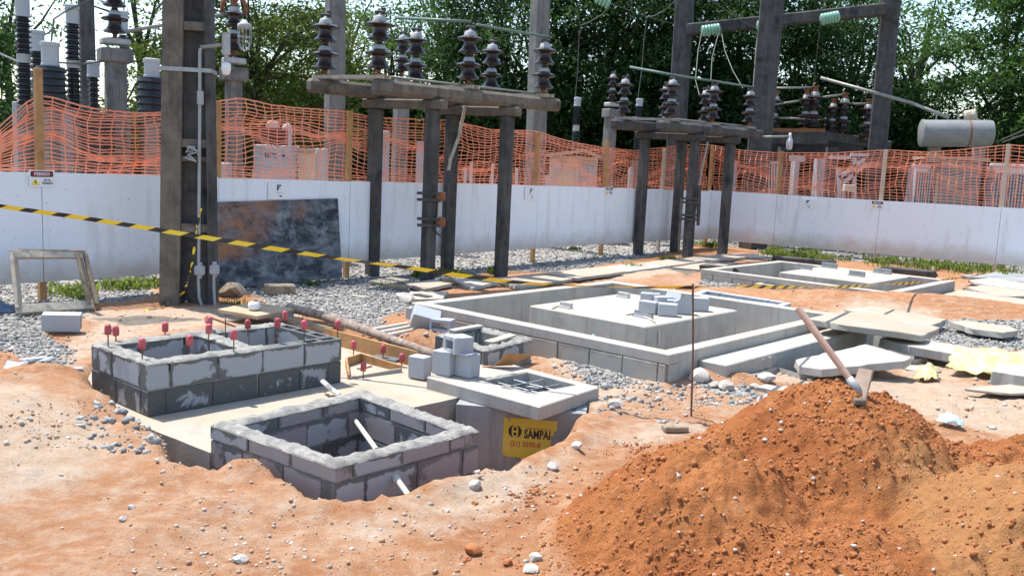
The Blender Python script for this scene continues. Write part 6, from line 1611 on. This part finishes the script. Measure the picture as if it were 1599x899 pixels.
# caged lamp beside the pole
lr = thing('caged_lamp', 'grey caged lamp hanging right of the big pole', 'lamp', Q(382, 78, 14.5)); c = Q(382, 42, 14.5)
mb = MB(); mb.lathe([(.10, -.03), (.11, .0), (.10, .04), (.05, .06), (.03, .10)], 16, c); mb.build('hood', MT['cap_grey'], lr, smooth=True)
for i in range(6):
    a = i * math.pi / 3; e = Vector((math.cos(a) * .1, math.sin(a) * .1, 0)); mb = MB(); mb.tube([c + e - UP * .02, c + e - UP * .25, c + e * .5 - UP * .34, c - UP * .37], .006, 5); mb.build('cage_bar', MT['cap_grey'], lr)
mb = MB(); mb.tube([c + Vector((math.cos(a) * .1, math.sin(a) * .1, -.15)) for a in [q * math.pi / 6 for q in range(13)]], .006, 5); mb.build('cage_ring', MT['cap_grey'], lr)

def sheds(z0, z1, n, ro, ri):
    p = [(ri, z0)]; s = (z1 - z0) / n
    for i in range(n): z = z0 + i * s; p += [(ri, z + s * .15), (ro, z + s * .38), (ro * 1.0, z + s * .46), (ri * 1.05, z + s * .78)]
    return p + [(ri, z1)]
def bushing(label, px, y, segs, cap=None, name='bushing', group='ribbed porcelain bushings'):
    """segs: (py_top, py_bottom, width px, sheds); cap: (py_top, py_bottom, width px)"""
    c = Q(px, 250, y); pz = lambda py: Q(px, py, y).z; k = pxm(c); low = min(pz(s[1]) for s in segs)
    r = thing(name, label, 'bushing', (c.x, y, 0), group); base = Vector((c.x, y, 0))
    def X(py): return Q(px, py, y).x
    mb = MB(); mb.tube([base, base + UP * low], .12, 10); mb.build('pedestal', MT['grey_post'], r)
    for a, b, w, n in segs:
        mb = MB(); mb.lathe(sheds(pz(b), pz(a), n, w / k / 2, w / k / 2 * (.66 if w < 40 else .86)), 20, base); mb.build('porcelain', MT['porcelain_black'], r, smooth=False);
    for i in range(len(segs) - 1):
        z0, z1 = pz(segs[i + 1][0]), pz(segs[i][1]); mb = MB(); mb.lathe([(segs[i][2] / k / 2 * .8, z0 - .01), (segs[i][2] / k / 2 * .8, z1 + .01)], 16, base); mb.build('flange', MT['cap_grey'], r)
    if cap:
        a, b, w = cap; R_ = w / k / 2; mb = MB(); mb.lathe([(R_ * 1.02, pz(b)), (R_ * 1.02, pz(b) + .03), (R_ * .95, pz(b) + .04), (R_ * .95, pz(a) - .07), (R_ * 1.06, pz(a) - .06), (R_ * 1.06, pz(a) - .01), (R_ * .9, pz(a))], 20, base); mb.build('cap', MT['grey_paint'], r)
    return r
bushing('tall two-stage ribbed bushing, leftmost in the picture', 41, 15.2, [(28, 86, 25, 7), (98, 165, 25, 8)], (-25, 27, 22))
bushing('tall two-stage ribbed bushing with pale top between the left bushings', 117, 15.0, [(38, 96, 24, 7), (106, 172, 24, 8)], (8, 38, 20))
bushing('wide black ribbed transformer with grey can top at the far left', 82, 14.4, [(105, 170, 46, 6)], (66, 104, 27))
bushing('grey-capped ribbed bushing behind the wide left one', 62, 17.5, [(82, 160, 22, 8)], (48, 81, 23))
bushing('slim ribbed bushing with grey can left of the grey post', 148, 16.5, [(121, 185, 18, 8)], (96, 121, 19))
bushing('wide black ribbed transformer with grey can beside the big pole', 238, 14.6, [(122, 190, 44, 6)], (92, 122, 24))
bushing('dark ribbed column partly hidden behind the grey post', 194, 17.5, [(55, 170, 16, 12)], (18, 52, 16))
bushing('slim black arrester column left of the pale post insulator', 897, 25, [(166, 196, 13, 9), (204, 250, 13, 11)], (152, 166, 11), 'arrester', 'slim arresters')
bushing('slim black arrester column behind the farther platform', 993, 25.5, [(166, 196, 12, 9), (204, 250, 12, 11)], (154, 166, 11), 'arrester', 'slim arresters')

# ---- cabinets and other gear behind the net
def at_px(x0, x1, y0, y1, y):
    a, b = Q(x0, y1, y), Q(x1, y0, y); return a.x, b.x, a.z, b.z
def cabinet(label, x0, x1, y0, y1, y, mat, dep=.5, rot=.0, parts=(), name='cabinet', cat='cabinet', legs=False):
    xa, xb, za, zb = at_px(x0, x1, y0, y1, y); c = Vector(((xa + xb) / 2, y, 0)); r = thing(name, label, cat, c)
    z0 = 0 if not legs else za
    mb = MB(); mb.box(Vector((c.x, y + dep / 2, (z0 + zb) / 2)), (xb - xa, dep, zb - z0), 0, ch=.01); mb.build('body', MT[mat], r)
    if legs:
        for sx in (-1, 1): mb = MB(); mb.beam(Vector((c.x + sx * (xb - xa) * .42, y + .1, 0)), Vector((c.x + sx * (xb - xa) * .42, y + .1, za)), .06, .06, up=(0, 1, 0)); mb.build('leg', MT['galvanised'], r)
    for nm, a0, a1, b0, b1, m_ in parts:
        pa, pb2, qa, qb = at_px(a0, a1, b0, b1, y - .012); mb = MB(); mb.box(Vector(((pa + pb2) / 2, y - .012, (qa + qb) / 2)), (pb2 - pa, .02, qb - qa), ch=.003); mb.build(nm, MT[m_], r)
    return r
cb = cabinet('grey control cabinet with a dark red window behind the net', 395, 455, 228, 300, 16.2, 'grey_paint', .6, 0, [('drawer_front', 410, 441, 231, 246, 'grey_paint'), ('lower_door', 397, 452, 248, 292, 'grey_paint')])
xa, xb, za, zb = at_px(400, 448, 202, 228, 16.25); mb = MB(); mb.box(Vector(((xa + xb) / 2, 16.5, (za + zb) / 2)), (xb - xa, .4, zb - za)); mb.build('dark_window', MT['darkred_paint'], cb)
mb = MB(); xa, xb, za, zb = at_px(448, 453, 205, 228, 16.2); mb.box(Vector(((xa + xb) / 2, 16.3, (za + zb) / 2)), (xb - xa, .1, zb - za)); mb.build('side_post', MT['white_paint'], cb)
for i, (x0, x1, y0, y1) in enumerate(((415, 437, 188, 201), (440, 457, 195, 204))):
    c = Q((x0 + x1) / 2, (y0 + y1) / 2, 16.4); R_ = (x1 - x0) / 2 / pxm(c); mb = MB(); mb.lathe([(R_, -.07), (R_ * .95, .0), (R_ * .6, .06), (R_ * .2, .08)], 14, c); mb.build('dome', MT['white_paint'], cb, smooth=True)
me, w_ = text_mesh('DTC - 4', .10, 'ink_navy', .002); p_ = Q(414, 245, 16.17); put('lettering', me, cb, p_, (math.pi / 2, 0, 0))
cabinet('beige electrical cabinet right of the grey control cabinet', 464, 490, 238, 300, 16.6, 'beige_paint', .4, 0, [('top_trim', 458, 492, 232, 238, 'timber_bleached')])
cabinet('pale grey cabinet beside the beige cabinet', 491, 505, 232, 300, 16.8, 'white_paint', .4)
cabinet('low blue-grey box behind the net near the post', 340, 352, 255, 300, 15.5, 'grey_paint', .4)
cabinet('pale blue box behind the left net', 245, 258, 245, 290, 15, 'grey_paint', .4)
cabinet('dark blue transformer body under the left bushings', 90, 160, 175, 300, 15.0, 'dark_steel', .8)
cabinet('grey transformer body under the wide left bushing', 62, 100, 170, 300, 14.6, 'grey_paint', .7)
cabinet('grey transformer body under the bushing beside the big pole', 220, 258, 192, 300, 14.9, 'dark_steel', .7)
cabinet('grey pedestal cabinet at the left picture edge', 22, 50, 160, 300, 15.4, 'grey_paint', .5)
cabinet('small pale panel behind the nearer platform', 593, 606, 205, 290, 19, 'grey_paint', .3)
cabinet('pale blue panel behind the middle platform posts', 648, 664, 222, 300, 19.5, 'grey_paint', .3)
for i, (px, y0) in enumerate(((735, 252), (768, 255), (797, 258), (806, 262), (726, 262))):
    c = Q(px, 290, 22); z1 = Q(px, y0, 22).z; mb = MB(); mb.beam(Vector((c.x, 22, 0)), Vector((c.x, 22, z1)), .07, .07, up=(0, 1, 0)); r = thing('marker_post', ['white marker post behind the net, tallest right of the lever', 'white marker post behind the net left of the right platform post', 'white marker post just right of the platform post', 'second white marker post right of the platform post', 'short white marker post behind the lever'][i], 'post', (c.x, 22, 0), 'white marker posts'); mb.build('shaft', MT['white_paint'], r)
# white kiosk
kx = thing('kiosk', 'small white kiosk with sloping roof and panels behind the net', 'kiosk', Q(895, 290, 24).xy.to_3d())
xa, xb, za, zb = at_px(860, 934, 246, 300, 24); mb = MB(); mb.box(Vector(((xa + xb) / 2, 25, zb / 2)), (xb - xa, 2, zb)); mb.build('wall', MT['beige_paint'], kx)
mb = MB(); A, B = Q(852, 243, 23.8), Q(915, 235, 23.8); mb.beam(A + Vector((0, 1, 0)), B + Vector((0, 1, 0)), 2.4, .08); mb.beam(B + Vector((0, 1, -.02)), Q(938, 245, 23.8) + Vector((0, 1, -.02)), 2.4, .07); mb.build('roof', MT['timber_bleached'], kx)
for nm, x0, x1, y0, y1, m_ in (('shutter', 861, 876, 247, 272, 'white_paint'), ('shutter', 878, 887, 253, 270, 'white_paint'), ('door', 906, 932, 253, 296, 'grey_paint'), ('panel', 897, 904, 255, 296, 'white_paint'), ('crate', 845, 865, 274, 296, 'white_paint')):
    pa, pb2, qa, qb = at_px(x0, x1, y0, y1, 23.95); mb = MB(); mb.box(Vector(((pa + pb2) / 2, 23.97, (qa + qb) / 2)), (pb2 - pa, .05, qb - qa), ch=.004); mb.build(nm, MT[m_], kx)
cabinet('pale slim cabinet left of the farther platform', 981, 990, 262, 300, 25, 'white_paint', .3)

# ---- right-hand yard: portal, rack, transformer
pr = thing('portal_frame', 'dark concrete portal of three tall poles and a cross beam', 'portal', Q(1195, 380, 23.9).xy.to_3d())
pts = {}
for k, (xt, yt, xb_, y, w) in dict(a=(1072, -40, 1046, 27, .46), b=(1210, -40, 1172, 24.2, .52), c=(1396, -40, 1356, 25.5, .44)).items():
    t_ = Q(xt, yt, y); b = Vector((Q(xb_, 380, y).x, y, 0)); mb = MB(); mb.beam(b - UP * .1, t_, w, w * .8, up=(.5, .8, 0), ch=.04); mb.build('pole', MT['old_concrete_dark'], pr); pts[k] = (b, t_)
A, B = Q(1073, 47, 26.6), Q(1383, 15, 25.2); mb = MB(); mb.beam(A, B, .34, .30, ch=.03); mb.build('cross_beam', MT['old_concrete_dark'], pr)
mb = MB(); mb.box(Vector((Q(1174, 380, 24.2).x, 24.0, .13)), (.55, .45, .32), .5, ch=.02); mb.build('footing', MT['old_concrete_dark'], pr)
NTg = NT('green_glass'); NTg.fin((.30, .55, .40), .15, 0, .5); NTg.b.inputs['Transmission Weight'].default_value = .25
def glass_string(label, a, b, n=6, r=.15):
    root = thing('glass_insulator', label, 'insulator', a, 'green glass insulator strings'); a, b = Vector(a), Vector(b); d = (b - a).normalized(); M = d.to_track_quat('Z', 'Y').to_matrix()
    for i in range(n):
        p = a.lerp(b, (i + .5) / n); mb = MB(); mb.lathe([(.04, -.05), (r * .75, -.045), (r, -.02), (r * .97, .015), (r * .6, .045), (.04, .06)], 16, p, M); mb.build('disc', MT['green_glass'], root, smooth=True)
glass_string('green glass insulator string left under the portal beam', Q(1096, 49, 25.6), Q(1124, 45, 25.6))
glass_string('green glass insulator string at the middle portal pole', Q(1183, 42, 24.9), Q(1200, 40, 24.9), 4, .15)
glass_string('green glass insulator string right under the portal beam', Q(1282, 31, 24.6), Q(1310, 26, 24.6))
glass_string('green glass insulator string at the top edge of the picture', Q(932, -4, 23), Q(952, 6, 23), 4, .15)
def wire(label, pts_, r=.011, sag=0.0):
    p = [Vector(q) for q in pts_]; 
    if len(p) == 2: p = [p[0].lerp(p[1], i / 10) - UP * sag * math.sin(math.pi * i / 10) for i in range(11)]
    mb = MB(); mb.tube(p, r, 5); tag(mb.build('wire', MT['wire'], None, p[0]), label, 'wire', 'overhead wires')
wire('wire dropping from the top glass string to the slim arrester', [Q(952, 6, 23.4), Q(942, 22, 23.6), Q(920, 35, 24.2), Q(907, 40, 24.8), Q(904, 60, 25), Q(902, 110, 25), Q(898, 152, 25)])
wire('wire curving down to the second slim arrester', [Q(1056, 0, 24), Q(1040, 15, 24.4), Q(1022, 25, 25), Q(1010, 27, 25.4), Q(1006, 60, 25.5), Q(1002, 110, 25.5), Q(996, 154, 25.5)])
wire('wire falling from the left glass string to the farther platform', [Q(1096, 49, 25.6), Q(1090, 80, 24.5), Q(1086, 125, 23.5), Q(1092, 148, 23)])
wire('wire falling from the beam beside the left glass string', [Q(1124, 45, 25.6), Q(1112, 90, 24.6), Q(1110, 125, 23.6)])
wire('long wire drooping right from the left glass string', [Q(1126, 48, 25.6), Q(1132, 80, 24.6), Q(1144, 110, 23.8), Q(1160, 138, 23.2)])
wire('wire falling beside the middle portal pole', [Q(1184, 45, 24.9), Q(1180, 80, 24), Q(1176, 140, 23.3)])
wire('wire falling from the right glass string to the rusty-topped insulator', [Q(1281, 33, 24.6), Q(1276, 80, 26), Q(1270, 128, 27.2)])
wire('overhead wire crossing the top centre towards the portal', [Q(940, 0, 24), Q(1062, 40, 26.6)], .010, .05)
wire('overhead wire crossing the top right', [Q(1110, 0, 22), Q(1240, 60, 30)], .010, .2)
wire('twin wire at the far right beside the tank', [Q(1556, 222, 23.5), Q(1640, 185, 22)], .02)
wire('second twin wire at the far right beside the tank', [Q(1566, 222, 23.5), Q(1640, 196, 22)], .02)
wire('thin stay wire at the upper left', [Q(0, 84, 16), Q(36, 100, 15.2)], .022)
wire('thin pipe wire between the left bushings', [Q(80, 66, 14.5), Q(84, 30, 14.6), Q(102, 18, 14.8), Q(136, 2, 15), Q(160, -10, 15)], .016)
wire('wire from the slim grey-capped bushing to the grey post', [Q(90, 98, 14.5), Q(130, 100, 15), Q(160, 96, 15.5), Q(190, 92, 15.8)], .015)

rk = thing('insulator_rack', 'dark steel rack behind the right net carrying rusty-topped insulators', 'rack', Q(1290, 300, 27).xy.to_3d())
for (x0, y0, x1, y1, yy, h) in ((1192, 214, 1290, 216, 26.8, .35), (1285, 212, 1388, 228, 27.2, .28), (1200, 226, 1345, 232, 28, .45)):
    mb = MB(); mb.beam(Q(x0, y0, yy), Q(x1, y1, yy + .4), .3, h, ch=.03); mb.build('beam', MT['old_concrete_dark'], rk)
for px in (1225, 1300, 1370): c = Q(px, 230, 27.4); mb = MB(); mb.beam(Vector((c.x, c.y, 0)), Vector((c.x, c.y, c.z)), .3, .3, up=(0, 1, 0)); mb.build('post', MT['old_concrete_dark'], rk)
mb = MB(); mb.beam(Q(1205, 203, 26.7), Q(1288, 204, 26.7), .06, .10); mb.build('rusty_rail', MT['rusty'], rk)
for px, py, s, tp in ((1207, 202, 1.15, 'rtop'), (1268, 202, 1.3, 'rtop'), (1256, 198, 1.1, 'rtop'), (1298, 207, 1.0, 'rtop'), (1315, 208, 1.2, 'rtop'), (1352, 215, 1.15, 'rtop'), (1287, 203, .42, 'clamp')):
    insulator(rk, Q(px, py, 27.2), s, tp)
for a, b in (((1205, 138), (1268, 137)), ((1205, 164), (1260, 156)), ((1270, 154), (1316, 148)), ((1318, 163), (1352, 162)), ((1207, 184), (1290, 187))): mb = MB(); mb.tube([Q(*a, 27), Q(*b, 27.2)], .03, 8); mb.build('tube', MT['tube_alu'], rk, smooth=True)
mb = MB(); mb.tube([Q(1190, 214, 22.6), Q(1232, 213, 22.6)], .025, 8); r = mb.build('hanging_lamp', MT['tube_alu'], None, Q(1190, 214, 22.6), True); tag(r, 'small white lamp hanging from a pipe by the portal pole', 'lamp')
mb = MB(); c = Q(1233, 222, 22.6); mb.lathe([(.05, -.18), (.075, -.14), (.075, .06), (.05, .08), (.04, .14), (.03, .22)], 12, c); mb.build('lamp_glass', MT['white_paint'], r, smooth=True)
bar('long pale conduit pipe sloping from the rusty insulators down to the tank', Q(1282, 122, 26), Q(1420, 160, 24.6), .045, 'tube_alu', 'conduit_pipe', 'pipe')
bar('lower length of the long pale conduit ending on the tank', Q(1420, 160, 24.6), Q(1482, 184, 24), .045, 'tube_alu', 'conduit_pipe', 'pipe')

tr = thing('power_transformer', 'grey power transformer with a horizontal conservator tank on top', 'transformer', Q(1495, 320, 24).xy.to_3d())
L_, R2 = Q(1437, 208, 24), Q(1549, 209, 23.7); ax_ = (R2 - L_).normalized(); M = ax_.to_track_quat('Z', 'Y').to_matrix(); Lg = (R2 - L_).length; rad = .335
mb = MB(); mb.lathe([(rad * .92, 0), (rad * 1.03, .02), (rad * 1.03, .07), (rad, .075), (rad, Lg - .07), (rad * .97, Lg - .02), (rad * .85, Lg)], 32, L_, M); o = mb.build('conservator', MT['tank_paint'], tr); smooth_auto(o, 40)
cons = o
mb = MB(); mb.lathe([(rad * 1.012, Lg * .655), (rad * 1.012, Lg * .68)], 32, L_, M); mb.build('rusty_seam', MT['rusty'], cons)
mb = MB(); mb.lathe([(.0, Lg + .01), (.12, Lg + .01), (.12, Lg + .05), (.02, Lg + .05)], 12, L_, M); mb.build('end_gauge', MT['dark_steel'], cons)
c = Q(1488, 210, 24 - .36); mb = MB(); mb.box(c, (.40, .05, .17), 0, ch=.01); mb.build('name_plate', MT['grey_paint'], cons)
c = Q(1520, 182, 24); mb = MB(); mb.tube([c + Vector((-.17, .1, -.02)), c + Vector((.05, -.05, .03))], .16, 14); mb.build('relief_vent', MT['timber_bleached'], tr)
for px in (1462, 1480, 1496): c = Q(px, 186, 24); mb = MB(); mb.tube([c - UP * .1, c + UP * .12], .02, 6); mb.build('valve', MT['tube_alu'], tr)
for px in (1458, 1528): c = Q(px, 240, 24.2); mb = MB(); mb.box(c, (.30, .12, .45), 0); mb.build('tank_bracket', MT['tank_paint'], tr)
xa, xb, za, zb = at_px(1462, 1536, 252, 330, 24.2); mb = MB(); mb.box(Vector(((xa + xb) / 2, 24.9, zb / 2)), (xb - xa, 1.4, zb), ch=.03); mb.build('body', MT['tank_paint'], tr)
mb = MB(); mb.box(Vector(((xa + xb) / 2, 24.9, zb + .04)), (xb - xa + .25, 1.6, .07)); mb.build('body_flange', MT['timber_bleached'], tr)
for sx, (x0, x1) in enumerate(((1422, 1456), (1545, 1612))):
    a0, a1, q0, q1 = at_px(x0, x1, 264, 330, 24.0); n = 7 if sx == 0 else 12
    for i in range(n): x_ = a0 + (a1 - a0) * (i + .5) / n; mb = MB(); mb.box(Vector((x_, 24.2, (q1 + max(q0, .3)) / 2)), (.03, .5, q1 - max(q0, .3))); mb.build('radiator_fin', MT['grey_paint'], tr)
    mb = MB(); mb.box(Vector(((a0 + a1) / 2, 24.2, q1 + .05)), (a1 - a0, .2, .10), ch=.02); mb.build('radiator_header', MT['white_paint'], tr)
cabinet('blue-grey tall cabinet behind the right net left of the stair', 1274, 1290, 248, 320, 25, 'grey_paint', .5)
cabinet('grey cabinet with white cover behind the right net', 1236, 1250, 246, 320, 25.5, 'grey_paint', .4, 0, [('cover', 1232, 1258, 244, 252, 'white_paint')])
cabinet('small beige meter box behind the right net', 1319, 1337, 289, 299, 24.0, 'beige_paint', .2, legs=True)
cabinet('white slim cabinet behind the farther platform post', 1142, 1152, 252, 300, 25.6, 'grey_paint', .3)
stl = thing('steel_stand', 'white steel stand with diagonal brace behind the right net', 'stand', Q(1335, 310, 24.6).xy.to_3d())
for a, b in (((1310, 262), (1310, 320)), ((1334, 246), (1334, 320)), ((1310, 278), (1350, 248)), ((1316, 286), (1352, 256)), ((1328, 242), (1356, 242)), ((1296, 246), (1328, 246))): mb = MB(); mb.beam(Q(*a, 24.6), Q(*b, 24.6), .09, .09, up=(0, 1, 0)); mb.build('member', MT['white_paint'], stl)
lf = thing('barred_gate', 'pale barred steel gate behind the right net', 'gate', Q(1208, 310, 25).xy.to_3d())
for i in range(7): a = 1193 + i * 4.2; mb = MB(); mb.beam(Q(a, 254, 25), Q(a - 1, 318, 25), .03, .03, up=(0, 1, 0)); mb.build('bar', MT['white_paint'], lf)
mb = MB(); mb.beam(Q(1190, 254, 25), Q(1222, 254, 25), .05, .05); mb.build('rail', MT['white_paint'], lf)
